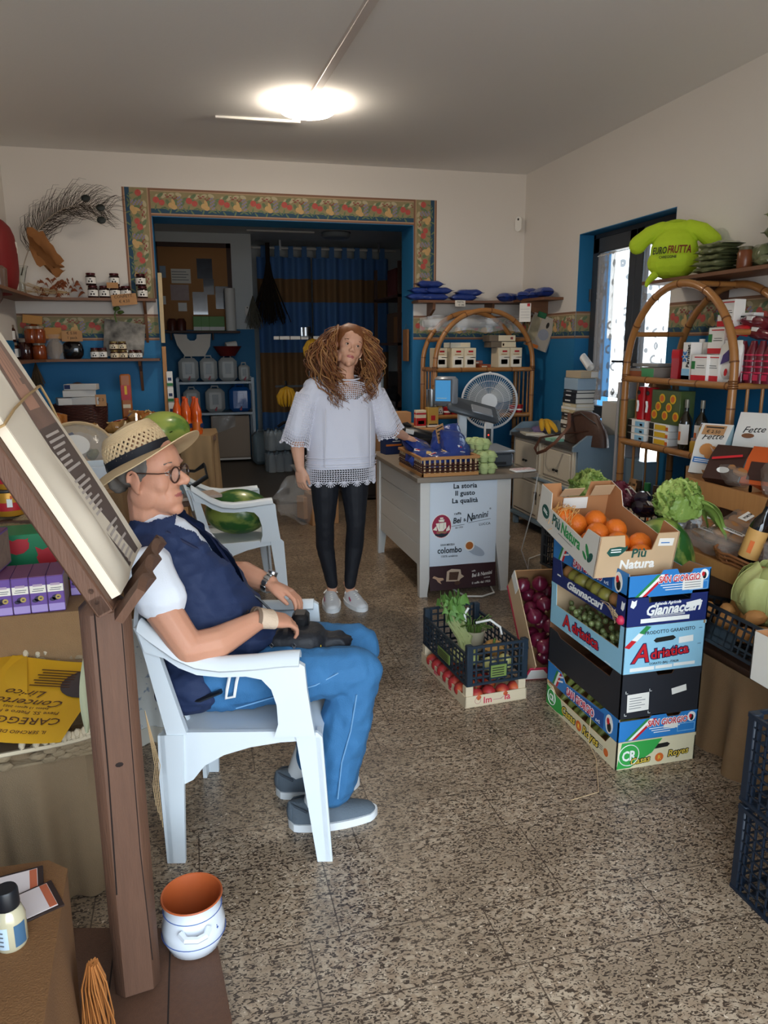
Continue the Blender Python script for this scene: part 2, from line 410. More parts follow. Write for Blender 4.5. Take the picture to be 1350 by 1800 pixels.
border('trim_2',Matrix.Translation((OX0,YB,1.95))@RX90@Matrix.Rotation(PI/2,4,'Z'),2.847-1.95,.225,True)
border('trim_3',Matrix.Translation((OX1+.22,YB,1.95))@RX90@Matrix.Rotation(PI/2,4,'Z'),2.847-1.95,.22)
border('trim_4',ML(XL,DZ0),OX0-XL-.0);border('trim_5',ML(OX1,DZ0),XR-OX1)
MR=lambda y,x=XR:Matrix.Translation((x,y,DZ0))@Matrix.Rotation(-PI/2,4,'Z')@RX90
border('trim_6',MR(YB),YB-DY1);border('trim_7',MR(DY0),DY0-YF)
border('trim_8',Matrix.Translation((XR,DY1-e,DZ0))@RX90,DX-XR)

# ------------------------------------------------------------------ double glazed door with lace curtains
pane=mk('door_glass','f4f8fa',.02,trans=1,ior=1.02)
d=thing('door_1',None,None,(DX,DY1,0));d['kind']='structure'
LW=(DY1-DY0)/2
b=B(ANTH);b.slab(0,.07,-.035,0,0,DTOP);b.slab(0,.07,-2*LW,-2*LW+.035,0,DTOP);b.slab(0,.07,-2*LW,0,DTOP-.04,DTOP);b.build('frame',d)
for k in range(2):
    y1=-.035-k*(LW-.0175);y0=y1-LW+.0175
    b=B(ANTH);b.slab(-.015,.045,y1-.095,y1,.02,DTOP-.04,.006);b.slab(-.015,.045,y0,y0+.095,.02,DTOP-.04,.006);b.slab(-.015,.045,y0,y1,DTOP-.16,DTOP-.04,.006);b.slab(-.015,.045,y0,y1,.02,.2,.006);b.slab(-.015,.045,y0,y1,.95,1.05,.006)
    f=b.build('leaf',d);b=B(pane);b.slab(.012,.018,y0+.09,y1-.09,.19,DTOP-.15);b.build('pane',f)
    if k==0:
        b=B(STEEL);b.slab(-.03,-.015,y0+.025,y0+.06,1.3,1.5,.004);b.m(BLACK).tube([(-.03,y0+.04,1.42),(-.07,y0+.04,1.42),(-.07,y0+.15,1.42)],.009);b.build('handle',f)
        b=B(ANTH)
        for z in (.4,1.9):b.cyl((-.02,y1+.005,z),(-.02,y1+.005,z+.1),.012)
        b.build('hinge',f)
def lace_mat():
    m=bpy.data.materials.new('lace');m.use_nodes=True;n,l=m.node_tree.nodes,m.node_tree.links
    n.remove(n['Principled BSDF']);out=n['Material Output']
    t=n.new('ShaderNodeTexCoord');v=n.new('ShaderNodeTexVoronoi');v.inputs['Scale'].default_value=9;v.inputs['Randomness'].default_value=.5
    l.new(t.outputs['Object'],v.inputs['Vector'])
    a=n.new('ShaderNodeMath');a.operation='SUBTRACT';a.inputs[1].default_value=.26;l.new(v.outputs['Distance'],a.inputs[0])
    ab=n.new('ShaderNodeMath');ab.operation='ABSOLUTE';l.new(a.outputs[0],ab.inputs[0])
    lt=n.new('ShaderNodeMath');lt.operation='LESS_THAN';lt.inputs[1].default_value=.07;l.new(ab.outputs[0],lt.inputs[0])
    mr=n.new('ShaderNodeMapRange');mr.inputs[3].default_value=.6;mr.inputs[4].default_value=.93;l.new(lt.outputs[0],mr.inputs[0])
    tr=n.new('ShaderNodeBsdfTransparent');tl=n.new('ShaderNodeBsdfTranslucent');df=n.new('ShaderNodeBsdfDiffuse')
    tl.inputs[0].default_value=(.9,.9,.92,1);df.inputs[0].default_value=(.85,.85,.87,1)
    m1=n.new('ShaderNodeMixShader');m1.inputs[0].default_value=.35;l.new(tl.outputs[0],m1.inputs[1]);l.new(df.outputs[0],m1.inputs[2])
    m2=n.new('ShaderNodeMixShader');l.new(mr.outputs[0],m2.inputs[0]);l.new(tr.outputs[0],m2.inputs[1]);l.new(m1.outputs[0],m2.inputs[2]);l.new(m2.outputs[0],out.inputs['Surface'])
    return m
LACE=lace_mat()
def curtain(y1,y0,z0,z1,x,name,label,par,waves=5,amp=.006):
    t=thing(name,label,'curtain',(x,y1,z0))
    b=B(LACE);b.sheet(lambda u,v:(amp*math.sin(u*waves*2*PI)+.004*math.sin(u*31),(y0-y1)*u,(z1-z0)*v),60,6);b.build('lace_panel',t)
    b=B(WHITE);b.cyl((0,.01,z1-z0-.01),(0,y0-y1-.01,z1-z0-.01),.004);b.build('rod',t)
    b=B(LACE);b.sheet(lambda u,v:(-.006+amp*1.2*math.sin(u*waves*2*PI),(y0-y1)*u,.05*v),60,1);b.build('hem',t)
    return t
ya=DY1-.035;wv=LW-.0175
curtain(ya-.1,ya-wv+.1,1.13,2.27,DX-.004,'lace_curtain','white lace curtain with circle motifs on far leaf of the side door',d)
curtain(ya-wv-.1,ya-2*wv+.1,1.06,2.27,DX-.004,'lace_curtain','white lace curtain on near door leaf, seen through the bamboo arch',d)
curtain(ya-.1,ya-.27,1.1,2.26,DX-.024,'voile_curtain','plain bluish gathered curtain strip along far edge of the side door',d,4,.006)

# ------------------------------------------------------------------ back room
b=B(mk('dark_floor','5f5344',.4,var=.5,vs=40,col2='3a3128'));b.slab(-1.0,3.6,YB+OD,12.6,-.1,0);struct(b.build('floor_back_room'))
b=B(BACKP);b.slab(-1.0,3.6,YB+OD,12.6,3.05,3.2);struct(b.build('ceiling_back_room'))
b=B(BACKP)
for y0,y1,z0,z1 in ((YB+OD,8.3,0,3.05),(9.1,12.6,0,3.05),(8.3,9.1,0,1.1),(8.3,9.1,2.1,3.05)):b.slab(-1.0,-.8,y0,y1,z0,z1)
struct(b.build('wall_back_room_left'))
wn=thing('added_window_1',None,None,(-.9,8.3,1.1));wn['kind']='structure'  # unseen window, added to bring daylight into the back room
b=B(ANTH)
for y0,y1,z0,z1 in ((0,.05,0,1),(.75,.8,0,1),(0,.8,0,.05),(0,.8,.95,1)):b.slab(-.03,.03,y0,y1,z0,z1)
b.build('frame',wn);b=B(pane);b.slab(-.004,.004,.05,.75,.05,.95);b.build('pane',wn)
portal('added_window_portal',(-.99,8.7,1.6),(0,-PI/2,0),1.0,.8)  # guides daylight through the added side window
b=B(BACKP);b.slab(3.4,3.6,YB+OD,12.6,0,3.05);struct(b.build('wall_back_room_right'))
b=B(BACKP);b.slab(-.8,.93,11.0,11.2,1.78,3.05);b.m(BLUEP).slab(-.8,.93,11.0,11.2,0,1.78);struct(b.build('wall_back_room_far'))
b=B(BACKP);b.slab(.93,3.4,12.2,12.4,0,3.05);b.slab(.73,.93,11.2,12.2,0,3.05);struct(b.build('wall_recess'))

# ------------------------------------------------------------------ lamp and cable ducts
L0=at(540,188,Z=CH-.03)
t=thing('ceiling_lamp','round white LED ceiling lamp, switched on, in the shop ceiling','lamp',(L0.x,L0.y,CH))
b=B(WHITE);b.lathe([(0,0),(.165,0),(.165,-.025),(.15,-.03),(0,-.03)],40);b.build('housing',t)
b=B(mk('lamp_glow','fff0dc',.5,emit=46));b.lathe([(0,-.022),(.172,-.022),(.176,-.03),(.176,-.06),(.168,-.066),(0,-.067)],40);b.build('diffuser',t)
L1=at(650,0,Z=CH);dv=Vector((L1.x-L0.x,L1.y-L0.y,0)).normalized()
b=B(mk('duct_plastic','d6cdc6',.5));M,Ln=frame_to((L0.x+dv.x*.16,L0.y+dv.y*.16,CH-.011),(L0.x+dv.x*6,L0.y+dv.y*6,CH-.011));b.box((0,0,0),(.02,.04,5.6),.003,None) if False else None
a0=math.atan2(dv.y,dv.x)
b.T=Matrix.Translation((L0.x,L0.y,CH-.001))@Matrix.Rotation(a0,4,'Z');b.slab(.14,5.4,-.026,.026,-.026,0,.003)
tag(b.build('cable_duct'),'long white cable duct running from ceiling lamp towards the entrance','cable duct')
L2=at(378,203,Z=CH);L3=at(528,212,Z=CH)
b=B(WHITE);b.T=Matrix.Translation(L2-Vector((0,0,.001)))@Matrix.Rotation(math.atan2(L3.y-L2.y,L3.x-L2.x),4,'Z');b.slab(0,(L3-L2).length,-.018,.018,-.018,0,.003)
tag(b.build('cable_duct'),'short white cable duct on ceiling, left of the round lamp','cable duct')
def sensor(loc,M,label):
    t=thing('motion_sensor',label,'sensor',loc);t.matrix_world=Matrix.Translation(loc)@M
    b=B(WHITE);b.prism([(.032*math.cos(a)*1,.035*math.copysign(1,math.sin(a))+.032*math.sin(a)) for a in [2*PI*i/24+.13 for i in range(24)]],0,.035);b.build('case',t)
    b=B(BLACK);b.disc(Matrix.Translation((0,.04,.0345)),.008,.011,10,.003);b.build('lens',t)
sensor((XR-.075,YB-.045,2.66),Matrix.Rotation(-PI/4,4,'Z')@RX90,'small white motion sensor high in the corner right of the back-room opening')
sensor((.84,10.97,2.03),RX90,'small white motion sensor on back-room wall beside the curtain')
# ------------------------------------------------------------------ white plastic armchairs
def make_armchair(label,loc,rz):
    t=thing('plastic_armchair',label,'chair',loc,rz,'white plastic armchairs')
    SY=lambda s:s*.245
    bk=lambda z:-.185-(z-.43)*.26                                   # back plane leans away
    b=B(PLAST)                                                     # seat, dished, front edge rolled down
    def seat(u,v):
        x=-.19+.43*u;y=-.235+.47*v;z=.43-.014*math.sin(PI*v)*math.sin(PI*min(u*1.1,1))
        if u>.86:z -= ((u-.86)/.14)**2*.045
        return (x,y*(1-.06*(1-u)),z)
    b.sheet(seat,18,10,.008);b.build('seat',t)
    b=B(PLAST)                                                     # slatted back with a broad top rail
    b.sheet(lambda u,v:(bk(.69+.12*v)-.03*math.cos((u-.5)*PI),-.225+.45*u,.69+.12*v-.05*(2*u-1)**4),16,4,.014)
    for k in range(7):
        y=-.165+.055*k;cx=-.03*math.cos((y/.45)*PI)
        b.tube([(bk(.42)+.01,y*.92,.42),(bk(.56)+cx*.7,y*.97,.56),(bk(.70)+cx,y,.70)],.016,6,flat=.35)
    b.build('backrest',t)
    for s in (-1,1):
        y=SY(s)
        b=B(PLAST)                                                 # arm: dips from the back, runs level, turns down in front
        path=[(bk(.77),.77,.05),(bk(.74)+.03,.742,.055),(-.17,.695,.06),(-.11,.667,.062),(-.04,.655,.064),(.06,.657,.066),(.15,.663,.07),(.185,.664,.07)]
        def arm(u,v):
            f=u*(len(path)-1);i=min(int(f),len(path)-2);f -= i
            x,z,w=[path[i][k]*(1-f)+path[i+1][k]*f for k in range(3)]
            return (x,y+s*(.02*math.sin(PI*min(u*1.2,1)))+(v-.5)*w*s,z+.012*math.sin(PI*v)-.012*(2*v-1)**2)
        b.sheet(arm,28,6,.012)
        outer=[(bk(.77),.765),(-.17,.69),(-.11,.662),(-.04,.65),(.06,.652),(.185,.66),(.2,.65),(.205,.58),(.215,.5),(.225,.43)]
        inner=[(.105,.43),(.118,.47),(.116,.53),(.102,.58),(.075,.612),(.03,.622),(-.04,.62),(-.11,.628),(-.16,.65),(-.2,.68),(bk(.70),.70)]
        b.prism(outer+inner,-.011,.011,Matrix.Translation((0,y+s*.02,0))@RX90)
        bp=[(bk(.77)-.014,.765),(bk(.72)-.01,.72),(bk(.43)-.03,.43),(bk(.43)+.03,.43),(bk(.72)+.03,.72),(bk(.77)+.02,.765)]
        b.prism(bp,-.012,.012,Matrix.Translation((0,y,0))@RX90)
        b.build('armrest',t)
        b=B(PLAST)                                                 # side apron with an arched lower edge
        ap=[(-.2,.435),(.2,.435),(.2,.405),(.12,.40),(.03,.385),(-.05,.36),(-.11,.325),(-.145,.28),(-.2,.25)]
        b.prism(ap,-.008,.008,Matrix.Translation((0,y,0))@RX90);b.build('apron',t)
        for fx,(x0,x1) in ((1,(.195,.255)),(-1,(-.21,-.23))):
            b=B(PLAST)
            if fx==1:pr=[(x0-.03,.435),(x0+.035,.435),(x0+.05,.42),(x1+.012,0),(x1-.034,0)]
            else:pr=[(x0-.03,.43),(x0+.045,.43),(x0+.04,.32),(x1+.045,0),(x1-.01,0),(x0-.035,.28)]
            b.prism(pr,-.008,.008,Matrix.Translation((0,y+s*.008,0))@RX90)
            q=pr[2] if fx==1 else pr[0];q2=pr[3] if fx==1 else pr[-2]   # inward flange makes the leg an angle section
            d=s*-.05
            b.add([(q[0]-fx*.006,y+s*.016,q[1]),(q[0]-fx*.006,y+d,q[1]),(q2[0]-fx*.006,y+d*.8,0),(q2[0]-fx*.006,y+s*.016,0),(q[0]-fx*.02,y+s*.016,q[1]),(q[0]-fx*.02,y+d,q[1]),(q2[0]-fx*.02,y+d*.8,0),(q2[0]-fx*.02,y+s*.016,0)],
                  [(0,1,2,3),(7,6,5,4),(0,4,5,1),(1,5,6,2),(2,6,7,3),(3,7,4,0)])
            b.build('leg',t)
    return t
CH1=(.144,2.318,0);CRZ=math.radians(-13.7)
chair=make_armchair('white plastic armchair in the foreground that the seated man with the straw hat sits in',CH1,CRZ)
dup(chair,(.22,4.55,0),math.radians(5),'white plastic armchair behind the seated man, holding a watermelon')

# ------------------------------------------------------------------ white plank counter with the coffee poster
DWHITE=mk('counter_white','dcdad4',.5,var=.15,vs=5,col2='b9b3a6',stretch=(2,2,10))
DTOPM=mk('counter_top','8f8375',.55,var=.5,vs=9,col2='6b5d4e',stretch=(1,8,8))
cx0,cx1,cy0,cy1,cz=1.325,1.92,4.30,5.42,.735
t=thing('shop_counter','white plank-sided shop counter with grey wood top and coffee poster','counter',(cx0,cy0,0))
b=B(DTOPM);b.T=Matrix.Translation((-cx0,-cy0,0));b.slab(1.29,1.98,4.25,5.47,.74,.772,.004);b.prism([(1.98,4.25),(2.06,4.25),(2.085,4.27),(2.085,4.46),(2.06,4.5),(1.98,4.52)],.742,.77);b.build('worktop',t)
for x,y in ((cx0,cy0),(cx1,cy0),(cx0,cy1),(cx1,cy1)):
    sx=1 if x==cx0 else -1;sy=1 if y==cy0 else -1
    b=B(DWHITE);b.T=Matrix.Translation((x-cx0,y-cy0,0))
    b.prism([(0,cz),(sx*.1,cz),(sx*.095,.35),(sx*.05,.02),(sx*.05,0),(0,0)],0,-sy*.03,RX90)
    b.prism([(sy*.03,cz),(sy*.08,cz),(sy*.075,.35),(sy*.045,0),(sy*.03,0)],0,sx*.022,Matrix.Rotation(PI/2,4,'Z')@RX90);b.build('leg',t)
b=B(DWHITE)
for k in range(4):b.slab(.012,.022,.05,cy1-cy0-.05,.19+.137*k,.19+.137*k+.133,.002)
b.build('side_planks',t)
b=B(DWHITE);b.slab(.09,.5,.015,.025,.15,cz);b.slab(cx1-cx0-.022,cx1-cx0-.012,.05,cy1-cy0-.05,.19,cz);b.slab(.05,.55,cy1-cy0-.025,cy1-cy0-.015,.19,cz);b.build('panel',t)
# poster
PW=mk('poster_white','d8e2ec',.4);PB=mk('poster_brown','3a2226',.45);INK=mk('poster_ink','1d2a33',.5);PR=mk('poster_crimson','9c2846',.5)
b=B(PW);M=Matrix.Translation((.06,-.006,0))@RX90                   # local x right, y up
b.sheet(lambda u,v:(.06+.44*u,-.007-.002*math.sin(u*9)-.002*math.sin(v*7+u*4),.195+.535*v),12,14,.0015)
b.m(PB).sheet(lambda u,v:(.06+.44*u,-.0095-.014*(1-v)**2-.002*math.sin(u*9),.045+.155*v),12,4,.0015)
TM=lambda x,z,r=0,y=-.0125:Matrix.Translation((x,y,z))@RX90@Matrix.Rotation(r,4,'Z')
b.m(INK)
for s,z in (('La storia',.69),('Il gusto',.645),('La qualità',.598)):b.text(s,TM(.285,z),.042,bold=.022,sp=1.05)
b.text('caffè',TM(.215,.523,.03),.022,'LEFT',sx=1.2);b.text('Bei',TM(.208,.468,.09),.05,'LEFT',shear=.25,bold=.02,sx=.85);b.text('&',TM(.278,.478,.1),.028,'LEFT')
b.text('N',TM(.298,.472,.12),.075,'LEFT',shear=.3,bold=.01,sx=.7);b.text('annini',TM(.337,.487,.12),.055,'LEFT',shear=.25,bold=.015,sx=.8);b.text('®',TM(.455,.545),.016)
b.text('LUCCA',TM(.42,.447,.05),.022,sp=1.1);b.text('dal 1923',TM(.25,.437,.07),.014,sp=1.1)
b.rect(TM(.2,.45,.09),0,.085,0,.002);b.rect(TM(.31,.466,.13),0,.15,0,.002)
b.text('colombo',TM(.19,.282),.055,bold=.02,sx=.82);b.text('GRAN MISCELA',TM(.175,.33),.017,bold=.01,sx=.8);b.text('100% arabica',TM(.187,.255),.02,sp=1.05)
b.m(WHITE).disc(TM(.135,.456,0,-.0115),.067,.078,28,.001);b.m(PR).disc(TM(.135,.456),.062,.073,28,.0008)
b.m(mk('sail','f0ead8',.6))
TS=lambda pts:b.prism(pts,0,.0016,TM(.135,.456))
TS([(-.03,-.005),(-.038,.02),(.028,.024),(.03,-.01),(.01,-.03),(-.02,-.03)]);TS([(-.018,.028),(-.02,.042),(.018,.044),(.016,.028)]);TS([(-.058,-.02),(-.034,.004),(-.03,-.026)]);TS([(.03,-.02),(.05,.006),(.054,-.026),(.03,-.034)]);TS([(-.01,.046),(-.012,.056),(.01,.056),(.01,.047)])
b.m(INK);TS([(-.04,-.058),(-.045,-.044),(-.02,-.05),(0,-.044),(.02,-.05),(.046,-.042),(.036,-.06),(0,-.07)]);b.m(mk('hull','9a7a55',.6));TS([(-.03,-.044),(-.034,-.032),(.034,-.034),(.03,-.044)]);b.m(INK)
b.rect(TM(.12,.44,0,-.0142),0,.0012,0,.08);b.rect(TM(.148,.44,0,-.0142),0,.0012,0,.075)
b.m(mk('cup_shadow','a9b4c2',.6));b.disc(TM(.36,.287,-.5),.07,.028,20,.0008);b.rect(TM(.34,.33,-.75),0,.1,0,.006)
b.m(WHITE).disc(TM(.32,.32),.034,.034,24,.0016);b.m(mk('coffee','b0672f',.4)).disc(TM(.32,.32),.025,.025,24,.0024)
yb=-.024;b.m(mk('sack','c9b29a',.7)).prism([(.165,.1),(.17,.165),(.2,.18),(.26,.172),(.265,.14),(.285,.125),(.26,.11),(.25,.095)],0,.001,TM(0,0,0,yb))
b.m(mk('beans','3b231b',.6,var=.6,vs=160,col2='70503c')).prism([(.183,.108),(.186,.16),(.25,.158),(.24,.105)],0,.0016,TM(0,0,0,yb));b.disc(TM(.24,.085,0,yb),.02,.014,12,.0016)
b.m(mk('scoop','cfa98a',.6)).prism([(.075,.13),(.085,.142),(.115,.128),(.145,.125),(.15,.112),(.125,.105),(.135,.085),(.112,.1),(.1,.118)],0,.0016,TM(0,0,0,yb))
b.m(WHITE);b.text('Bei & Nannini',TM(.405,.12,.1,-.0225),.034,shear=.25,bold=.012,sx=.72);b.text('caffè',TM(.35,.15,.04,-.02),.014);b.text('LUCCA',TM(.44,.102,.05,-.024),.013);b.text('il caffè dal 1923',TM(.4,.072,.04,-.0265),.02,bold=.01)
tag(b.build('poster',t),'white coffee poster with brown foot hung on the counter front')

# ------------------------------------------------------------------ bamboo arch shelves
def make_bamboo(label,loc,rz,W=.926,D=.36,levels=(.38,.935,1.345)):
    t=thing('bamboo_shelf',label,'shelf',loc,rz)
    def cane(pts,r,name,nodes=True):
        b=B(BAMB);b.tube(pts,r,10)
        if nodes:
            acc=0;P=[Vector(p) for p in pts];b.m(BAMBN)
            for i in range(len(P)-1):
                L=(P[i+1]-P[i]).length
                while acc<L:
                    c=P[i].lerp(P[i+1],acc/L);dd=(P[i+1]-P[i]).normalized();b.cyl(c-dd*.004,c+dd*.004,r*1.1,n=10);acc += .24
                acc -= L
        return b.build(name,t)
    zc=levels[-1]+.04;R=W/2
    for y in (0,D):
        cane([(-R,y,0),(-R,y,zc)] +[(-R*math.cos(a),y,zc+R*math.sin(a)) for a in [PI*i/24 for i in range(1,24)]] +[(R,y,zc),(R,y,0)],.022,'arch')
    for z in levels:
        b=B(WOOD);b.slab(-R+.01,R-.01,.0,D,z-.012,z+.004);b.build('shelf_board',t)
        for y in (0,D):cane([(-R,y,z-.01),(R,y,z-.01)],.02,'rail')
        for x in (-R,R):cane([(x,0,z-.01),(x,D,z-.01)],.017,'rail')
    for x in (-R,R):
        for k in range(3):cane([(x,D*(.25+.25*k),levels[1]),(x,D*(.25+.25*k),levels[2])],.009,'spindle',False);cane([(x,D*(.25+.25*k),levels[0]),(x,D*(.25+.25*k),levels[1])],.009,'spindle',False)
    for sx in (-1,1):cane([(sx*R*.89,0,zc+R*.45),(sx*R*.89,D,zc+R*.45)],.016,'rail')
    cane([(0,0,zc+R),(0,D,zc+R)],.016,'rail')
    for sx in (-1,1):
        b=B(BAMBN)
        for q in range(4):b.tube([(sx*R+.024*math.cos(a),.024*math.sin(a),levels[2]+.012*q-.02) for a in [2*PI*i/10 for i in range(10)]],.004,5,closed=True)
        b.build('cane_binding',t)
    return t
BK=dict(x=2.557,y=6.38);BKZ=(.38,.935,1.345)
make_bamboo('bamboo shelf with rounded arch top against the back wall, behind the fan',(BK['x'],BK['y'],0),0)
BR=dict(x=2.72,y=3.86);make_bamboo('bamboo shelf with rounded arch top along right wall, full of groceries',(BR['x'],BR['y'],0),-PI/2,W=1.0,D=.37,levels=(.36,.945,1.345))

# ------------------------------------------------------------------ painted sideboard
SBG=mk('sideboard_blue_grey','7f93a0',.5,var=.15,vs=6);SBC=mk('sideboard_cream','ddd2bd',.5,var=.1,vs=6,col2='c0b196');SBT=mk('sideboard_top','55524f',.5,var=.4,vs=10,stretch=(8,1,8))
sx0,sy0,sL,sD,sH=2.715,4.95,1.14,.44,.81
t=thing('sideboard','blue-grey sideboard with cream drawers and doors along right wall','sideboard',(sx0,sy0,0))
b=B(SBG);b.slab(.0,sD,0,sL,.09,.115,.004);b.slab(.02,sD,0,.03,.1,sH-.02);b.slab(.02,sD,sL-.03,sL,.1,sH-.02);b.slab(.02,sD,.03,sL-.03,.47,.5);b.slab(-.012,sD,-.012,sL+.012,.47,.49,.004)
b.slab(.01,sD,.02,sL-.02,.115,.13);b.slab(sD-.02,sD,0,sL,.1,sH+.08)
b.m(SBC).slab(.016,.03,.03,sL-.03,.12,sH-.03);b.build('body',t)
b=B(SBT);b.slab(-.02,sD,-.0,sL,sH-.025,sH);b.build('top',t)
for y in (-.005,sL-.02):
    b=B(SBG);b.prism([(-.025,sH-.03),(-.02,sH+.005),(.09,sH+.085),(sD,sH+.085),(sD,sH-.03)],0,-.025,Matrix.Translation((0,y,0))@RX90);b.build('gallery',t)
for y in (.02,sL-.07):
    for x in (.02,sD-.06):b=B(SBG);b.box((x+.02,y+.025,.045),(.045,.045,.09),.006);b.build('foot',t)
HW=mk('dark_iron','2a241f',.45,metal=.6)
for k in range(2):
    y0=.05+k*(sL/2-.02);y1=y0+sL/2-.08
    b=B(SBC);b.slab(.004,.018,y0,y1,.515,sH-.04,.003);b.m(DARKW)
    for a,bb,c,d in ((y0+.02,y1-.02,.53,.532),(y0+.02,y1-.02,sH-.057,sH-.055)):b.slab(.002,.005,a,bb,c,d)
    for a in (y0+.02,y1-.022):b.slab(.002,.005,a,a+.002,.53,sH-.055)
    b.m(SBC).slab(-.002,.006,y0+.03,y1-.03,.54,sH-.065,.003)
    dr=b.build('drawer',t)
    b=B(HW)
    for q in (-.025,.025):b.ell((-.012,(y0+y1)/2+q,.6),.011,8)
    b.slab(-.004,.0,(y0+y1)/2-.035,(y0+y1)/2+.035,.596,.604);b.build('knob',dr)
    b=B(SBC);b.slab(.004,.018,y0,y1,.14,.455,.003);b.slab(-.002,.006,y0+.04,y1-.04,.17,.425,.003);b.m(DARKW).slab(.0,.005,y0+.03,y1-.03,.433,.436);b.slab(.0,.005,y0+.03,y1-.03,.16,.163)
    dr=b.build('door',t)
    b=B(HW);yy=y1-.02 if k==0 else y0+.02
    b.ell((-.012,yy,.36),.012,8);b.cyl((-.006,yy,.36),(-.006,yy,.3),.005);b.cyl((-.006,yy,.3),(-.004,yy,.26),.003);b.build('knob',dr)
# ------------------------------------------------------------------ pedestal fan
FWM=mk('fan_white','d9dde0',.35);FBL=mk('fan_blade','c9d4da',.2,trans=.5,ior=1.1)
t=thing('pedestal_fan','white pedestal fan standing behind the scale on the counter','fan',(2.3,5.62,0),math.radians(-22))
FC=Vector((0,0,1.115));R=.215
b=B(FWM);b.lathe([(0,0),(.2,0),(.2,.015),(.12,.035),(.03,.05),(.03,.06),(0,.06)],28);b.build('base',t)
b=B(FWM);b.cyl((0,0,.05),(0,0,.7),.016);b.cyl((0,0,.6),(0,0,1.02),.012);b.build('pole',t)
b=B(FWM);b.box((0,-.01,.86),(.075,.06,.2),.015);b.m(BLACK).slab(-.02,.02,-.045,-.036,.79,.9);b.m(mk('red_lamp','e03020',.3,emit=3)).ell((0,-.046,.85),.006,8);b.build('control_box',t)
b=B(FWM);b.ell((0,.08,1.11),(.06,.09,.06),16);b.cyl((0,.06,1.0),(0,.06,1.1),.022);b.build('motor',t)
b=B(FBL)
for k in range(3):
    a0=k*2*PI/3+.6
    b.sheet(lambda u,v:(math.cos(a0+(v-.5)*(1.5-.5*u))*(.05+.13*u),-.02+.035*(v-.5),1.115+math.sin(a0+(v-.5)*(1.5-.5*u))*(.05+.13*u)),6,8,.003)
b.m(FWM).cyl((0,-.045,1.115),(0,.0,1.115),.03,n=16);b.build('blades',t)
b=B(FWM)
for y,rr in ((-.05,1),(.05,1)):
    pass
rim=[(R*math.cos(2*PI*i/48),0,1.115+R*math.sin(2*PI*i/48)) for i in range(48)]
b.tube(rim,.009,8,closed=True)
for sg in (-1,1):
    for k in range(72):
        a=2*PI*k/72
        p=[(r*math.cos(a),sg*.055*math.sqrt(max(0,1-(r/R)**2.6)),1.115+r*math.sin(a)) for r in (.055,.11,.16,.2,R)]
        b.tube(p,.0011,4,caps=False)
for r in (.11,.16):b.tube([(r*math.cos(2*PI*i/40),-.055*math.sqrt(1-(r/R)**2.6),1.115+r*math.sin(2*PI*i/40)) for i in range(40)],.0015,5,closed=True)
b.build('guard',t)
b=B(FWM);b.cyl((0,-.062,1.115),(0,-.048,1.115),.062,n=28);b.m(GREYP).text('fan',place((0,-.063,1.108))@RX90,.0001) if False else None;b.build('guard_cap',t)
b=B(FWM);b.ell((0,0,1.115+R+.006),(.014,.012,.01),8);b.build('clip',t)

# ------------------------------------------------------------------ on the counter
CT=.772
t=thing('wicker_basket','rectangular wicker basket with pale wood rim on the counter front corner','basket',(1.325,4.27,CT))
bx,by,bh=.36,.5,.115
b=B(PINE);b.slab(0,bx,0,by,.004,.016);b.slab(-.004,bx+.004,-.004,.012,0,.022,.002);b.slab(-.004,.012,-.004,by,0,.022,.002);b.build('bottom',t)
b=B(PINE)
for x0,x1,y0,y1 in ((-.006,bx+.006,-.01,.008),(-.006,bx+.006,by-.008,by+.01),(-.01,.008,-.006,by+.006),(bx-.008,bx+.01,-.006,by+.006)):b.slab(x0,x1,y0,y1,bh-.012,bh+.006,.002)
b.build('rim',t)
b=B(STRAW)
for k in range(11):
    for y in (0,by):b.box((bx*(k+.5)/11,y,bh/2),(.011,.004,bh-.01))
for k in range(15):
    for x in (0,bx):b.box((x,by*(k+.5)/15,bh/2),(.004,.011,bh-.01))
b.m(WICKD)
for z in (.03,.041,.052,.068,.079):
    ph=1 if int(z*1000) % 2 else -1
    for y in (0,by):b.tube([(bx*i/22,y+.005*ph*(1 if i % 2 else -1),z) for i in range(23)],.0045,5)
    for x in (0,bx):b.tube([(x+.005*ph*(1 if i % 2 else -1),by*i/30,z) for i in range(31)],.0045,5)
b.build('weave',t)
def pillow(b,sx,sy,sz,n=16,crimp=.25,wob=.006,seed=0):
    """a filled bag: flat sealed ends in x, puffed middle"""
    def f(u,v):
        a=2*PI*v;e=min(1,1.9*math.sin(PI*min(max((u-.07)/.86,0),1)))**.55 if .07<u<.93 else .04
        w=sy*(.86+.14*e)/2;h=max(sz/2*e,.002)
        d=noise.noise(Vector((u*6+seed,math.cos(a)*2,math.sin(a)*2+seed)))*wob
        return (sx*(u-.5),math.copysign(abs(math.cos(a))**.7,math.cos(a))*(w+d),math.copysign(abs(math.sin(a))**.8,math.sin(a))*(h+d*e))
    b.sheet(f,n,14)
    return b
PBAG=mk('blue_pasta_bag','24408f',.3,var=.5,vs=14,col2='16275c',coat=.4,bump=.5,bs=30);PASTA=mk('pasta','d9b878',.6,var=.4,vs=50,col2='b38a45')
def bluebag(label,loc,rot,s=(.27,.19,.1),seed=0,win=True,group=None):
    t=thing('pasta_bag',label,'pasta bag',loc,0,group,rot)
    pillow(B(PBAG),*s,seed=seed,wob=.012).build('bag',t)
    if win:b=B(PASTA);b.ell((.02,0,s[2]*.36),(s[0]*.2,s[1]*.3,s[2]*.16),12);b.build('window',t)
    b=B(WHITE);b.box((-.06,.01,s[2]*.47),(.05,.04,.002));b.m(RED).box((-.06,.01,s[2]*.49),(.035,.012,.002));b.build('label',t)
    return t
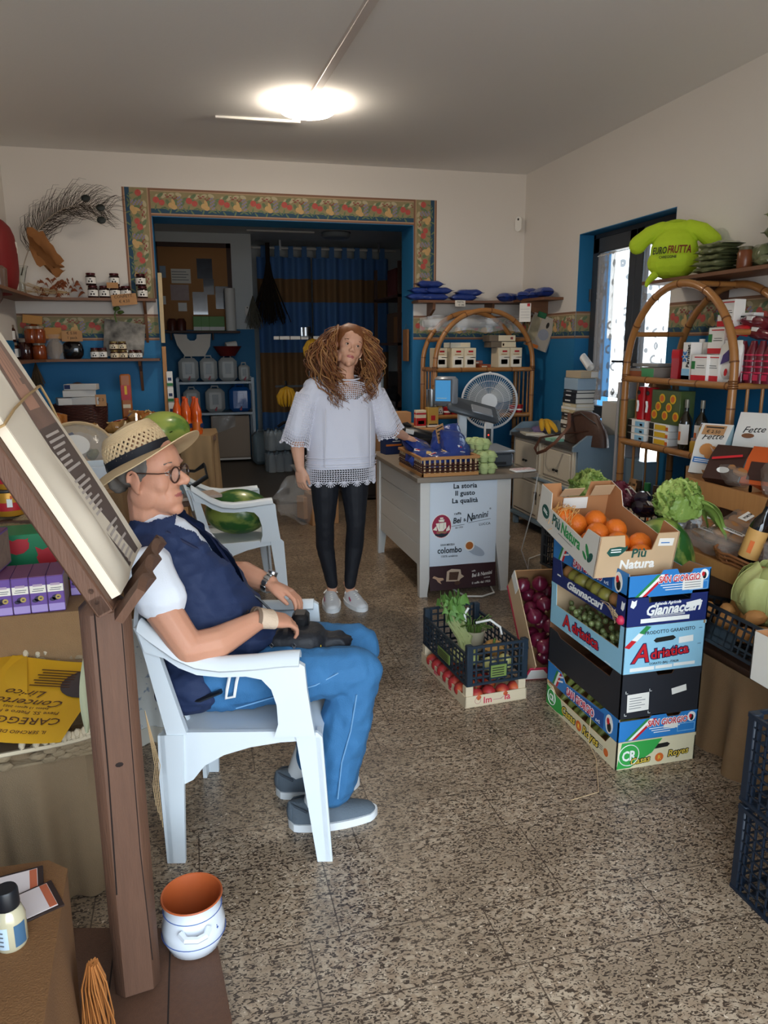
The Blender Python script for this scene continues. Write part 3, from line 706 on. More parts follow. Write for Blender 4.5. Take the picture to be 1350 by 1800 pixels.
bags=[((.1,.37,.12),(.5,.3,.7),'blue pasta bag at far end of counter basket, under the woman\'s hand'),((.18,.13,.09),(.1,-.25,.2),'blue pasta bag leaning in near end of the counter basket'),((.25,.3,.19),(-.4,-.5,1.2),'tall crumpled blue pasta bag standing in middle of counter basket'),((.27,.17,.16),(.3,-.8,1.7),'blue pasta bag propped at right rim of counter basket'),((.1,.22,.08),(.2,.1,-.3),'blue pasta bag lying low along left rim of counter basket')]
for i,(p,r,lb) in enumerate(bags):bluebag(lb,(1.325+p[0],4.27+p[1],CT+p[2]),r,seed=i*5,group='blue pasta bags in the basket')
t=thing('price_card','striped cardboard price card sticking up from counter basket','card',(1.53,4.5,CT+.18),0,None,(.2,-.35,.2))
b=B(KRAFT);b.box((0,0,.06),(.06,.003,.12));b.m(BLACKM)
for k in range(4):b.box((0,-.002,.03+.024*k),(.045,.001,.008))
b.build('card',t)
EGG=mk('egg_carton','b9c98a',.85,var=.2,vs=30)
def carton(loc,rz,label):
    t=thing('egg_carton',label,'egg carton',loc,rz,'green egg cartons on the counter')
    b=B(EGG)
    for ix in range(2):
        for iy in range(3):b.lathe([(.02,0),(.026,.01),(.03,.032),(.031,.036)],10,((ix-.5)*.05,(iy-1)*.05,0))
    b.slab(-.056,.056,-.081,.081,.03,.038,.003);b.build('tray',t)
    b=B(EGG)
    for ix in range(2):
        for iy in range(3):b.lathe([(.032,.036),(.028,.055),(.018,.066),(0,.068)],10,((ix-.5)*.05,(iy-1)*.05,0))
    b.slab(-.054,.054,-.079,.079,.036,.05,.006);b.build('lid',t)
carton((1.755,4.35,CT),.1,'pale green egg carton at bottom of the carton pile by the scale');carton((1.76,4.36,CT+.07),.05,'pale green egg carton in middle of the carton pile by the scale');carton((1.735,4.42,CT+.14),.3,'pale green egg carton on top of the carton pile by the scale')
# scale
SCG=mk('scale_grey','43494f',.4);SCL=mk('scale_light_grey','8f949a',.35,metal=.3)
t=thing('shop_scale','grey electronic shop scale with raised customer display on the counter','scale',(1.83,4.66,CT),math.radians(-4))
b=B(SCG);b.box((.02,0,.05),(.34,.36,.09),.012);b.m(mk('teal_sticker','2fa39a',.5)).box((-.153,-.181,.05),(.05,.002,.04));b.m(BLACK).box((.1,-.181,.03),(.08,.002,.018));b.build('body',t)
b=B(SCL);b.box((.02,0,.105),(.36,.38,.018),.008);b.build('weighing_plate',t)
b=B(PLAST);b.box((-.02,.3,.17),(.06,.05,.34),.008);b.build('column',t)
b=B(SCG);K=place((.0,.27,.37),0,0,-.15)@Matrix.Rotation(.55,4,'X')@Matrix.Rotation(.32,4,'Y');b.box((.02,0,0),(.36,.2,.045),.014,None) if False else None
b.T=K;b.box((.04,-.03,0),(.38,.17,.05),.02);b.m(SCL).box((.1,-.05,.022),(.16,.09,.02),.008);b.build('keyboard',t)
b=B(SCL);b.T=place((-.15,.26,.47),0,0,-.5);b.box((0,0,0),(.16,.07,.2),.02);b.m(GREYP).box((-.012,-.035,0),(.125,.006,.17),.004);b.m(mk('lcd','3f7fae',.2,emit=.5)).box((-.012,-.039,.005),(.105,.003,.14));b.m(mk('lcd_text','a8cfe0',.4)).box((-.02,-.041,-.045),(.07,.001,.006));b.build('display',t)
t=thing('phone_case','white tablet-like device charging at right edge of counter','device',(2.0,4.31,CT),.1)
b=B(WHITE);b.box((0,0,.008),(.15,.085,.014),.005);b.build('body',t);b=B(mk('flower_print','c98f9a',.5,var=1,vs=60,col2='eeeae6',thr=.5));b.box((0,0,.016),(.14,.076,.002));b.build('cover',t)
b=B(WHITE);b.tube([(2.07,4.33,.78),(2.13,4.36,.74),(2.12,4.4,.5),(2.1,4.5,.2),(2.2,4.6,.03),(2.35,4.9,.012),(2.6,5.05,.012)],.004,6);tag(b.build('charging_cable'),'thin white cable hanging from right edge of counter to the floor','cable')
b=B(WHITE);b.tube([(1.55,4.5,.012),(1.6,4.22,.012),(1.7,4.19,.012),(1.8,4.24,.012),(1.86,4.5,.012)],.006,6);tag(b.build('floor_cable'),'white cable loop on the floor under the coffee poster','cable')
t=thing('card_terminal','black card payment terminal on the counter beside woman\'s hand','card terminal',(1.56,5.08,CT+.1),math.radians(-28),None)
b=B(BLACK);b.T=Matrix.Rotation(.22,4,'Y');b.box((0,0,.06),(.3,.1,.07),.02);b.m(WHITE).box((-.08,-.051,.07),(.06,.003,.03));b.m(BLACK).lathe([(0,0),(.03,0),(.035,.03),(0,.045)],14,(-.12,0,.08));b.build('body',t)
b=B(BLACK);b.box((.0,0,-.03),(.24,.14,.14),.006);b.build('stand',t)
t=thing('coffee_box','navy blue coffee box standing at rear left of the counter','box',(1.43,5.32,CT),math.radians(10))
b=B(NAVY);b.box((0,0,.085),(.17,.1,.17),.003);b.m(ORNG).box((0,-.051,.068),(.165,.002,.014));b.m(WHITE).disc(place((0,-.0505,.12))@RX90,.014,.016,12,.002);b.box((0,-.0515,.095),(.06,.002,.006));b.box((.06,-.0515,.05),(.02,.002,.02));b.build('carton',t)
# cartons behind the counter on a small stand
t=thing('storage_carton','large plain cardboard carton behind the counter under the coffee packs','box',(1.78,5.95,0))
b=B(KRAFT);b.slab(-.26,.24,-.24,.3,0,.896,.004);b.m(mk('tape','9a7a4e',.4)).slab(-.03,.03,-.2405,-.24,.1,.8);b.build('carton',t)
def pack(name,label,cat,loc,size,mat,rz=0,bands=(),texts=(),group=None,flap=0):
    """a printed carton: bands = (material, z0, z1[, x0, x1]) in fractions of the front, texts = (string, material, z, size)"""
    t=thing(name,label,cat,loc,rz,group);w,d,h=size
    b=B(mat);b.box((0,0,h/2),(w,d,h),.0025)
    for bd in bands:
        m_,z0,z1=bd[:3];x0,x1=bd[3:5] if len(bd)>3 else (0.02,.98)
        b.m(m_).box((w*((x0+x1)/2-.5),-d/2-.0006,h*(z0+z1)/2),(w*(x1-x0),.0016,h*(z1-z0)))
        if len(bd)==3:b.box((-w/2-.0006,0,h*(z0+z1)/2),(.0016,d*.96,h*(z1-z0)))
    for tx in texts:
        b.m(tx[1]).text(tx[0],place((0,-d/2-.0016,h*tx[2]))@RX90,tx[3],bold=.02)
    b.build('carton',t)
    if flap:b=B(mat);b.box((0,-d*.2,h+.006),(w*.9,d*.5,.003),0,Matrix.Rotation(-.25,4,'X'));b.build('flap',t)
    return t
pack('cocoa_pack','red and cream coffee pack left of the gold pack behind counter','pack',(1.8,5.86,.898),(.085,.06,.14),CREAM,0,((REDB,.1,.55),(RED,.75,.85),(WHITE,.2,.4,.2,.8)))
pack('cocoa_pack','gold coffee pack with round red emblem under the steel beaker','pack',(1.9,5.86,.898),(.09,.07,.16),mk('gold_card','c9a24e',.4),0,((WHITE,.02,.12),(RED,.35,.6,.3,.7),(BLACKM,.12,.18,.1,.9)))
b=B(KRAFT);b.box((0,0,.06),(.2,.14,.12),.003);tag(b.build('cardboard_box',loc=(1.64,5.98,.898)),'small plain cardboard box behind woman\'s arm on the side table','box')
t=thing('steel_beaker','shiny steel beaker standing on top of the gold coffee pack','beaker',(1.9,5.87,1.06))
b=B(STEEL);b.lathe([(0,0),(.043,0),(.045,.01),(.045,.14),(.047,.142),(.042,.142),(.041,.012),(0,.012)],24);b.build('cup',t)
b=B(BLACK);b.tube([(.045,.0,.03),(.075,0,.04),(.085,0,.075),(.075,0,.11),(.045,0,.12)],.006,6);b.build('handle',t)

# ------------------------------------------------------------------ bamboo shelf at the back: rusk cartons, jars
zs=BKZ[2]+.005;yb=BK['y']+.12
RB=((mk('carton_white','efe9da',.5),.05,.6,.1,.9),(REDB,.78,.87,.35,.75),(mk('oval_print','c9c2b4',.6),.18,.42,.25,.8),(BLACKM,.5,.54,.5,.95))
rows=[(-.36,.2,'cream rusk carton, leftmost upright on top level of back bamboo shelf'),(-.24,.1,'cream rusk carton, second upright from the left on back bamboo shelf'),(-.125,.1,'cream rusk carton, third upright from left on back bamboo shelf'),(.2,.1,'cream rusk carton, left of the two uprights at right of back bamboo shelf'),(.317,.1,'cream rusk carton, rightmost upright on top level of back bamboo shelf')]
for x,dy,lb in rows:pack('rusk_carton',lb,'carton',(BK['x']+x,yb+(dy-.1),zs),(.112,.17,.175),CREAM,0,RB+((KRAFT,.66,.7,.25,.75),),(),'cream rusk cartons on the back bamboo shelf')
t=pack('rusk_carton','cream rusk carton lying flat on the left upright cartons','carton',(BK['x']-.21,yb+.03,zs+.177),(.19,.17,.045),mk('pale_carton','d9d6c6',.55),.05,((CREAM,.2,.9,.5,.98),),(),'cream rusk cartons on the back bamboo shelf')
t=pack('rusk_carton','cream rusk carton lying flat on the right upright cartons, lower of two','carton',(BK['x']+.2,yb+.02,zs+.177),(.24,.17,.052),mk('brown_carton_side','6f6252',.6),0,((CREAM,.05,.95,.42,.99),(REDB,.3,.7,.46,.52)),(),'cream rusk cartons on the back bamboo shelf')
t=pack('rusk_carton','topmost cream rusk carton on right pile of back bamboo shelf','carton',(BK['x']+.19,yb+.02,zs+.231),(.25,.17,.055),mk('brown_carton_side','6f6252',.6),-.03,((CREAM,.05,.95,.35,.99),(REDB,.3,.7,.8,.9)),(),'cream rusk cartons on the back bamboo shelf')
t=pack('biscuit_pack','small flat orange-brown biscuit pack between rusk cartons on back bamboo shelf','pack',(BK['x']+.02,yb+.0,zs),(.11,.14,.03),mk('biscuit_red','a8512e',.45),.2,((CREAM,.2,.6,.1,.6),))
t=pack('biscuit_pack','second small biscuit pack leaning on flat one on back bamboo shelf','pack',(BK['x'],yb+.06,zs+.032),(.09,.1,.03),mk('biscuit_red','a8512e',.45),-.3,((CREAM,.2,.6,.1,.6),))
# wrapped roll lying across the top between the arches
t=thing('wrapped_roll','long plastic-wrapped white roll lying across top of back bamboo shelf','roll',(BK['x']-.05,6.78,1.745))
b=B(mk('roll_white','d8d8d6',.4,var=.5,vs=9,col2='8d8f92',bump=.4,bs=20));b.tube([(-.4,0,0),(-.2,.005,.01),(.1,0,.0),(.32,0,.01),(.36,0,.01)],[.035,.04,.042,.038,.02],10);b.build('roll',t)
b=B(CLEARP);b.sheet(lambda u,v:(-.45+u*1.0,-.055+.02*math.sin(u*23),-.07+.13*v+.012*math.sin(u*17+v*5)),22,6,.001);b.build('wrapping',t)
GJ=mk('jar_cream','cfc3ac',.35,coat=.4);GL=mk('jar_lid_gold','b39a55',.3,metal=.7)
def jar(label,loc,r,h,body,lid,lab=None,group=None,name='jar',rz=0,lh=.16,ztext=None):
    t=thing(name,label,'jar',loc,rz,group)
    b=B(body);b.lathe([(0,0),(r*.93,0),(r,h*.05),(r,h*.72),(r*.82,h*(1-lh)),(0,h*(1-lh))],18);b.build('glass',t)
    b=B(lid);b.lathe([(0,h*(1-lh)),(r*.86,h*(1-lh)),(r*.88,h*.985),(r*.84,h),(0,h)],18);b.build('lid',t)
    if lab:
        b=B(lab);n=14
        b.sheet(lambda u,v:(r*1.012*math.sin((u-.5)*2.6),-r*1.012*math.cos((u-.5)*2.6),h*(.14+.5*v)),n,1)
        b.m(BLACKM)
        for q in (-.25,.25):b.disc(Matrix.Translation((r*math.sin(q),-r*1.02*math.cos(q),h*.3))@Matrix.Rotation(q,4,'Z')@RX90,r*.16,r*.2,8,.0008)
        b.disc(Matrix.Translation((0,-r*1.02,h*.5))@RX90,r*.22,r*.1,8,.0008)
        b.build('label',t)
    return t
zs=BKZ[1]+.005
for k,(dx,z,lb) in enumerate(((-.4,0,'pale glass jar, bottom of jar column on middle level of back bamboo shelf'),(-.4,.085,'pale glass jar, middle of jar column on middle level of back bamboo shelf'),(-.42,.17,'pale glass jar, top of jar column on middle level of back bamboo shelf'))):
    jar(lb,(BK['x']+dx,BK['y']+.06,zs+z),.034,.082,GJ,GL,WHITE,'pale jars on the back bamboo shelf')
REDT=mk('red_tub','a3161f',.35,coat=.3)
tubs=((-.33,.05,0,0),(-.26,.05,0,0),(-.19,.05,0,0),(-.315,.04,.075,1),(-.24,.06,.075,0),(-.345,.05,.15,1),(.33,.1,0,0),(.39,.1,0,0))
nm=['red tub at bottom left of the red tub pile behind the scale','red tub at bottom centre of red tub pile behind the scale','red tub at bottom right of red tub pile behind the scale','red tub tipped forward showing round lid in middle of the tub pile','red tub behind the tipped middle tub on back bamboo shelf','red tub tipped forward on top of the tub pile','red tub right of the fan on back bamboo shelf, inner one','red tub right of the fan on back bamboo shelf, outer one']
for (x,y,z,tip),lb in zip(tubs,nm):
    t=thing('sweets_tub',lb,'tub',(BK['x']+x,BK['y']+y,zs+z+(.035 if tip else 0)),0,'red tubs on the back bamboo shelf',(1.25 if tip else 0,0,0))
    z0=-.035 if tip else 0
    b=B(REDT);b.lathe([(0,z0),(.03,z0),(.036,z0+.06),(0,z0+.06)],16);b.m(WHITE).lathe([(.0335,z0+.02),(.0345,z0+.035)],16);b.build('tub',t)
    b=B(REDB);b.lathe([(.039,z0+.06),(.04,z0+.07),(0,z0+.071)],18);b.m(YELL).disc(Matrix.Translation((0,0,z0+.071)),.024,.013,12,.001);b.m(ORNG).disc(Matrix.Translation((0,0,z0+.0715)),.016,.008,12,.001);b.build('lid',t)
zs=BKZ[0]+.005
for k in range(4):jar('glass jar with red lid on lowest level of back bamboo shelf behind fan',(BK['x']+.02+.1*k,BK['y']+.08,zs),.042,.11,mk('jar_dim','b9a892',.3),REDB,None,'red-lidded jars on the lowest shelf behind the fan')
b=B(mk('dark_box','1c2024',.5));b.box((0,0,.09),(.3,.2,.18),.004);tag(b.build('storage_box',loc=(BK['x']-.28,BK['y']+.16,zs)),'dark box on lowest level of the back bamboo shelf','box')

# ------------------------------------------------------------------ corner wall shelf at the back right
t=thing('wall_shelf','brown L-shaped wall shelf high in right back corner with blue pasta packs','wall shelf',(2.08,YB,1.93))
b=B(WOOD);b.prism([(-.02,0),(-.02,-.22),(.62,-.22),(.86,-.34),(.86,-.52),(.92,-.85),(XR-2.08,-.85),(XR-2.08,0)],0,.022);b.build('board',t)
for x in (.14,.72):b=B(WOOD);b.prism([(-.0,0),(-.2,0),(-.19,-.06),(-.1,-.1),(-.05,-.13),(0,-.15)],-.012,.012,Matrix.Translation((x,0,0))@Matrix.Rotation(PI/2,4,'Z')@RX90);b.build('bracket',t)
b=B(WOOD);b.prism([(0,0),(-.26,0),(-.25,-.05),(-.14,-.1),(-.08,-.18),(-.02,-.26),(0,-.27)],-.011,.011,Matrix.Translation((XR-2.08,-.55,0))@RX90);b.build('bracket',t)
z0=1.93+.022
def spag(label,loc,rz,seed,win=.3,s=(.29,.1,.06),tilt=0):
    t=thing('spaghetti_pack',label,'pasta pack',loc,0,'blue pasta packs on the corner shelf',(0,tilt,rz))
    b=B(PBAG,PASTA);pillow(b,*s,wob=.005,seed=seed);b.build('pack',t)
    b=B(PASTA);b.box((.0,-s[1]*.36,0),(s[0]*.55,s[1]*.2,s[2]*.55),.006);b.build('window',t)
for i,(x,y,z,rz) in enumerate(((.02,-.12,.032,.1),(.16,-.13,.03,-.05),(.06,-.1,.09,.06),(.2,-.12,.09,0),(.12,-.11,.148,.08),(.44,-.13,.03,.0),(.5,-.12,.075,.03))):
    spag(['blue pasta pack hanging over left end of corner shelf','blue pasta pack lying at bottom of the left pile on corner shelf','blue pasta pack, second layer left of the pile on corner shelf','blue pasta pack, second layer right of the pile on corner shelf','pale-topped pasta pack on top of the left pile on corner shelf','single blue pasta pack lying right of the pile on corner shelf','pasta pack stacked on the single one on corner shelf'][i],(2.08+x,YB+y,z0+z),rz,i*3)
for i,(x,y,z,rz) in enumerate(((.82,-.3,.025,.6),(.9,-.45,.028,1.2),(1.0,-.52,.028,1.0),(.99,-.68,.05,1.5),(1.02,-.4,.06,.8))):
    spag(['open blue pasta pack at bend of the corner shelf','blue pasta pack past the bend of corner shelf','blue pasta pack near wall past the bend of the corner shelf','pale clear pasta pack at near end of corner shelf','long blue pasta pack lying on top of the others at near end of corner shelf'][i],(2.08+x,YB+y,z0+z),rz,20+i*3,s=(.27,.12,.08))
t=thing('price_tag','small handwritten price tag on edge of the corner shelf','price tag',(2.46,YB-.228,1.925))
b=B(PAPER);b.box((0,0,0),(.1,.003,.055));b.m(BLACKM).text('PASTA',place((0,-.002,.005))@RX90,.022);b.text('€ 1.80',place((.01,-.002,-.02))@RX90,.02);b.build('card',t)
t=thing('wall_calendar','small white calendar sheet hanging from the corner shelf edge','calendar',(2.93,6.38,1.83),-.6)
b=B(WHITE);b.box((0,0,0),(.1,.004,.16));b.m(RED).box((.03,-.003,.065),(.025,.002,.025));b.m(GREYP)
for k in range(4):b.box((0,-.0025,.03-.025*k),(.08,.0008,.0012))
b.build('sheet',t)
t=thing('magazine','grey illustrated magazine hanging crooked under the corner shelf','magazine',(3.1,6.42,1.66),0,None,(.1,.35,-.75))
b=B(mk('magazine_grey','a39b90',.4));b.box((0,0,0),(.22,.012,.3));b.m(mk('mag_photo','6b6a55',.5,var=.8,vs=18,col2='c9b898')).box((-.06,-.007,.02),(.08,.002,.22));b.m(mk('mag_plate','8d93a0',.5,var=.5,vs=12)).disc(place((.04,-.0065,-.01))@RX90,.05,.05,16,.001);b.m(BLACKM).disc(place((.05,-.0065,.08))@RX90,.014,.028,10,.001);b.m(ORNG).box((-.03,-.007,-.13),(.12,.002,.03));b.build('cover',t)
b=B(PAPER);b.box((.004,.014,-.004),(.215,.012,.295));b.build('pages',t)
b=B(mk('green_clip','1d5a3a',.4));b.box((-.03,-.01,.15),(.08,.012,.05),.004);b.build('clip',t)
t=thing('cork_tile','brown cork tile hanging on right jamb of the back-room opening','cork tile',(OX1-.012,7.14,1.55))
b=B(mk('cork','a06f45',.9,var=.6,vs=30,col2='5e3c20',bump=.6,bs=60));b.box((-.02,0,0),(.02,.16,.3),.004);b.build('tile',t)
b=B(STEEL);b.tube([(-.02,-.05,.14),(-.02,0,.2),(-.02,.05,.14)],.0015,4);b.build('hanging_wire',t)
# ------------------------------------------------------------------ on the sideboard
st=sH
for i,(h,m_,w,dx,lb) in enumerate(((.04,'3a3f4a',.24,0,'bottom book of the stack by the side door, behind the papers'),(.04,'c9c0aa',.23,.004,'second lowest book of the stack by side door'),(.035,'2b2a30',.24,0,'dark book third from the bottom of the stack by side door'),(.03,'e8e4da',.24,0,'pale book fourth from the bottom of the stack by the side door'),(.03,'5a4a3a',.23,.003,'brown book fifth from the bottom of the stack'),(.03,'1b1c22',.23,.004,'black book low in the stack by the side door'),(.025,'cbb98f',.22,-.004,'beige book low in the stack by the side door'),(.02,'f0ece2',.24,.0,'white book in middle of the stack by the side door'),(.028,'d8c9a4',.22,.005,'cream book in middle of the stack by side door'),(.04,'141519',.21,0,'lower of the two thick black books in the stack'),(.04,'17181d',.205,.004,'upper of the two thick black books in the stack'),(.022,'22242a',.21,.008,'thin dark book above the two thick black books'))):
    t=thing('book',lb,'book',(2.99,5.46,st),0,'books stacked on the sideboard')
    b=B(mk('cover_'+m_,m_,.5));b.box((dx,0,h/2),(.02 if False else .15,w,.001+h*.08)) if False else None
    b.box((dx,0,.0015),(.16,w,.003));b.box((dx,0,h-.0015),(.16,w,.003));b.box((dx-.079,0,h/2),(.003,w,h));b.m(WHITE).box((dx-.081,.02,h/2),(.001,w*.4,h*.25));b.build('cover',t)
    b=B(PAPER);b.box((dx+.002,0,h/2),(.15,w-.006,h-.006));b.build('pages',t);st += h+.001
pack('tissue_box','pale blue plastic box on top of the book stack','box',(3.0,5.46,st),(.16,.22,.09),mk('pale_blue_plastic','9fb6c8',.35,alpha=1),0)
pack('parcel','beige flat parcel on the pale blue box over the books','parcel',(3.0,5.44,st+.092),(.15,.24,.055),mk('parcel_tan','bfae92',.7),0,((WHITE,.1,.9,.6,.98),))
b=B(WHITE);b.sheet(lambda u,v:(.06*math.cos(6.28*v)*(1-.3*u),.1*u,.03*math.sin(6.28*v)+.05*u),8,12,.001);tag(b.build('paper_sheet',loc=(3.03,5.36,st+.17),rot=(.4,0,.6)),'crumpled white paper on the parcel above books','paper')
BROWN=mk('brown_leather','4d3327',.5,var=.3,vs=16,bump=.25,bs=40)
t=thing('handbag','brown leather shoulder bag on near end of sideboard, strap hanging down','bag',(2.9,5.14,sH+.005))
t.scale=(1.25,1.45,1.08);b=B(BROWN);b.sheet(lambda u,v:(.075*math.cos(2*PI*u)*(1-.55*v**2),.2*math.sin(2*PI*u)*(1-.35*v**3)+.02*v,.2*v+.012*math.sin(2*PI*u*2)*v),28,8,0,True);b.ell((0,.01,.19),(.04,.135,.035),14);b.build('body',t)
b=B(mk('brown_strap','6b4433',.5));b.tube([(0,.12,.18),(-.06,.1,.2),(-.12,.0,.12),(-.2,.0,.02),(-.235,.06,-.05),(-.235,.16,-.09),(-.225,.2,-.06),(-.2,.18,.02),(-.1,.08,.06),(-.05,-.1,.1)],.011,6,flat=.3);b.build('strap',t)
b=B(STEEL);b.tube([(-.04,-.14,.16),(-.045,0,.215),(-.04,.14,.17)],.003,5);b.build('zip',t)
BAN=mk('banana','dca92c',.5,var=.35,vs=9,col2='8e6a20',thr=.66,sharp=.12)
def banana(b,base,ang,lean,L=.19,r=.018,tw=0):
    pts=[];rs=[]
    for i in range(9):
        s=i/8;a=lean+1.1*(s-.5);pts.append(None);rs.append(r*(.35+.65*math.sin(PI*min(max(s*.92+.06,0),1))**.5))
    p=Vector(base);pts[0]=p.copy()
    for i in range(1,9):
        a=lean-1.0*(i/8-.2)
        p=p +Vector((math.cos(ang)*math.cos(a),math.sin(ang)*math.cos(a),math.sin(a)))*L/8;pts[i]=p.copy()
    b.tube(pts,rs,7)
t=thing('banana_bunch','three bananas lying on papers at far end of sideboard','bananas',(2.82,5.62,sH+.03))
t.scale=(1.4,1.4,1.4)
for a,ln in ((-2.0,.4),(-1.75,.3),(-1.5,.35)):
    b=B(BAN);banana(b,(.04,.17,.05),a,ln-.2);b.build('banana',t)
for i,(x,y,z,s,rz,m_,lb) in enumerate(((2.86,5.62,0,(.22,.3,.006),.2,'f0eee8','white paper sheet under the bananas on sideboard'),(2.79,5.85,0,(.16,.22,.018),-.2,'d8d3c2','cream notebook at far end of the sideboard'),(2.8,5.95,.019,(.13,.17,.015),.3,'6b6d72','grey folder on the cream notebook'),(2.9,5.5,.007,(.2,.24,.005),-.4,'e9edf2','tilted white leaflet beside the bananas'),(2.76,5.38,0,(.09,.13,.02),.1,'9fd8bc','pale mint green packet beside the handbag'))):
    b=B(mk('sheet_'+m_,m_,.6));b.box((0,0,s[2]/2),s,.001);tag(b.build('paper' if i != 4 else 'packet',loc=(x,y,sH+z),rot=(0,0,rz)),lb,'paper' if i != 4 else 'packet')
b=B(mk('purple_cloth','7a6a94',.8,var=.5,vs=20));b.ell((0,0,.03),(.06,.08,.035),12,wob=.4);tag(b.build('scarf',loc=(2.86,5.88,sH+.0)),'small bunched purple scarf at far end of sideboard','scarf')
pack('white_carton','plain white carton between handbag and the lace curtain','box',(3.09,5.06,sH),(.12,.2,.32),mk('dull_white','c9c5bc',.7),0)
t=thing('wooden_board','tall pale grey-white board leaning beside right bamboo shelf','board',(2.91,4.6,0),0,None)
b=B(mk('grey_white_wood','b5b3b5',.6,var=.3,vs=8,col2='8f8d90',stretch=(8,8,.6)));b.slab(-.09,.1,-.014,.014,0,1.3,.003);b.build('plank',t)
# ------------------------------------------------------------------ people
def skinmat(name,c,c2):return mk(name,c,.5,var=.45,vs=14,col2=c2,sss=.12,bump=.08,bs=150,spec=.35)
SKM=skinmat('skin_man','c99478','b5755c');SKW=skinmat('skin_woman','dcab8f','cc9276')
LIPM=mk('lips_man','a8625a',.45);LIPW=mk('lips_woman','b06460',.4);EYEW=mk('eye_white','d8d2ca',.25);IRIS=mk('iris','3b2c20',.2)
def limb(b,pts,rad,n=12,flat=None):
    """tapered chain with round joints"""
    P=[Vector(p) for p in pts];pp,rr=[],[]
    for i in range(len(P)-1):
        k=max(2,int((P[i+1]-P[i]).length/.025))
        for j in range(k):pp.append(P[i].lerp(P[i+1],j/k));rr.append(rad[i]+(rad[i+1]-rad[i])*j/k)
    pp.append(P[-1]);rr.append(rad[-1]);b.tube(pp,rr,n,flat=flat)
    for p,r in ((P[0],rad[0]),(P[-1],rad[-1])):b.ell(p,r,n)
    for p,r in zip(P[1:-1],rad[1:-1]):b.ell(p,r,n)
def add_hand(b,M,side,curl=(.5,.6,.4),spread=.06,thumb=.7,k=1.0,tc=.5):
    """palm, four unequal bent fingers, thumb from the palm's side; x along the fingers, z = back of the hand, side=+1 puts the thumb at +y"""
    T0=b.T;b.T=T0@M
    b.ell((.045*k,0,0),(.052*k,.04*k,.0165*k),14,sq=.8);b.ell((.078*k,0,.002),(.02*k,.039*k,.014*k),12);b.ell((.008*k,0,0),(.032*k,.028*k,.019*k),12)
    for y,L,r in ((.029,.072,.0092),(.0095,.08,.0095),(-.0105,.074,.0092),(-.029,.058,.008)):
        p=Vector((.088*k,y*side*k,0));a=0;pts=[p-Vector((.03*k,0,0)),p];q=p.copy()
        for seg,c in zip((.46,.3,.24),curl):
            a += c;sp=y/.03*spread*side
            q=q +Vector((math.cos(a)*math.cos(sp),math.cos(a)*math.sin(sp),-math.sin(a)))*L*seg*k;pts.append(q.copy())
        limb(b,pts,[r*k*1.05,r*k*1.05,r*k,r*k*.92,r*k*.78],9)
    p=Vector((.022*k,.03*side*k,-.006*k));d1=Vector((math.cos(thumb),side*math.sin(thumb),-.25)).normalized();d2=Vector((math.cos(thumb-tc),side*math.sin(thumb-tc),-.35)).normalized()
    limb(b,[p-d1*.02*k,p+d1*.03*k,p+d1*.03*k+d2*.032*k,p+d1*.03*k+d2*.058*k],[.014*k,.0115*k,.01*k,.008*k],9)
    b.T=T0
def wrist_frame(p,d,back):
    """frame at the wrist: x towards the fingers, z the back of the hand"""
    x=Vector(d).normalized();z=Vector(back);z=(z-x*z.dot(x)).normalized();y=z.cross(x)
    return Matrix(((x.x,y.x,z.x,p[0]),(x.y,y.y,z.y,p[1]),(x.z,y.z,z.z,p[2]),(0,0,0,1)))
def add_head(b,H,man=True):
    """head in frame H: x forward, y to the person's left, z up, origin between the ears"""
    T0=b.T;b.T=T0@H;f=1.0 if man else .94
    E=lambda c,r,**k:b.ell(tuple(v*f for v in c),tuple(v*f for v in r),18,**k)
    E((-.015,0,.045),(.098,.077,.088));E((.03,0,.03),(.07,.07,.085));E((.03,0,-.02),(.062,.064,.07))
    E((.042,0,-.068),(.055,.052 if man else .046,.045));E((.074,0,-.1),(.024,.027 if man else .018,.019))
    for s in (-1,1):
        E((.05,s*.036,-.022),(.028,.026,.028));E((.008,s*.05,-.052),(.042,.017,.042));E((.082,s*.03,.034),(.014,.024,.009 if man else .006))
        b.ell((-.002*f,s*.077*f,-.008*f),(.017*f,.006*f,.031*f),14,Matrix.Rotation(s*.35,4,'Z')@Matrix.Rotation(-.15,4,'Y'))
        b.tube([(f*(-.002+.017*math.cos(a)),s*f*(.083+.004*math.cos(a-2)),f*(-.006+.03*math.sin(a))) for a in [-.9+i*.42 for i in range(11)]],.0042*f,6)
        b.ell((.004*f,s*.076*f,-.036*f),(.009*f,.005*f,.01*f),8)
        E((.099,s*.011,-.022),(.012,.009,.009))
    w=1 if man else .82
    limb(b,[tuple(v*f for v in p) for p in ((.084,0,.028),(.096,0,.008),(.113*(.5+.5*w)*1.02,0,-.014),(.112*(.5+.5*w),0,-.02))],[.0085*f*w,.009*f*w,.0125*f*w,.0115*f*w],10)
    lt=.0052 if man else .0068
    for z,x,r in ((-.0535,.094,lt*.9),(-.0625,.0915,lt)):
        b.tube([(f*(x-.020*(a/.024)**2*.9),f*a,f*(z+(.003 if z>-.055 else -.001)*(1-abs(a)/.024)-.002*(abs(a)/.024)**2)) for a in [-.026+.0052*i for i in range(11)]],[f*r*(.35+.65*math.cos((i-5)/5*1.4)) for i in range(11)],7)
    b.T=T0
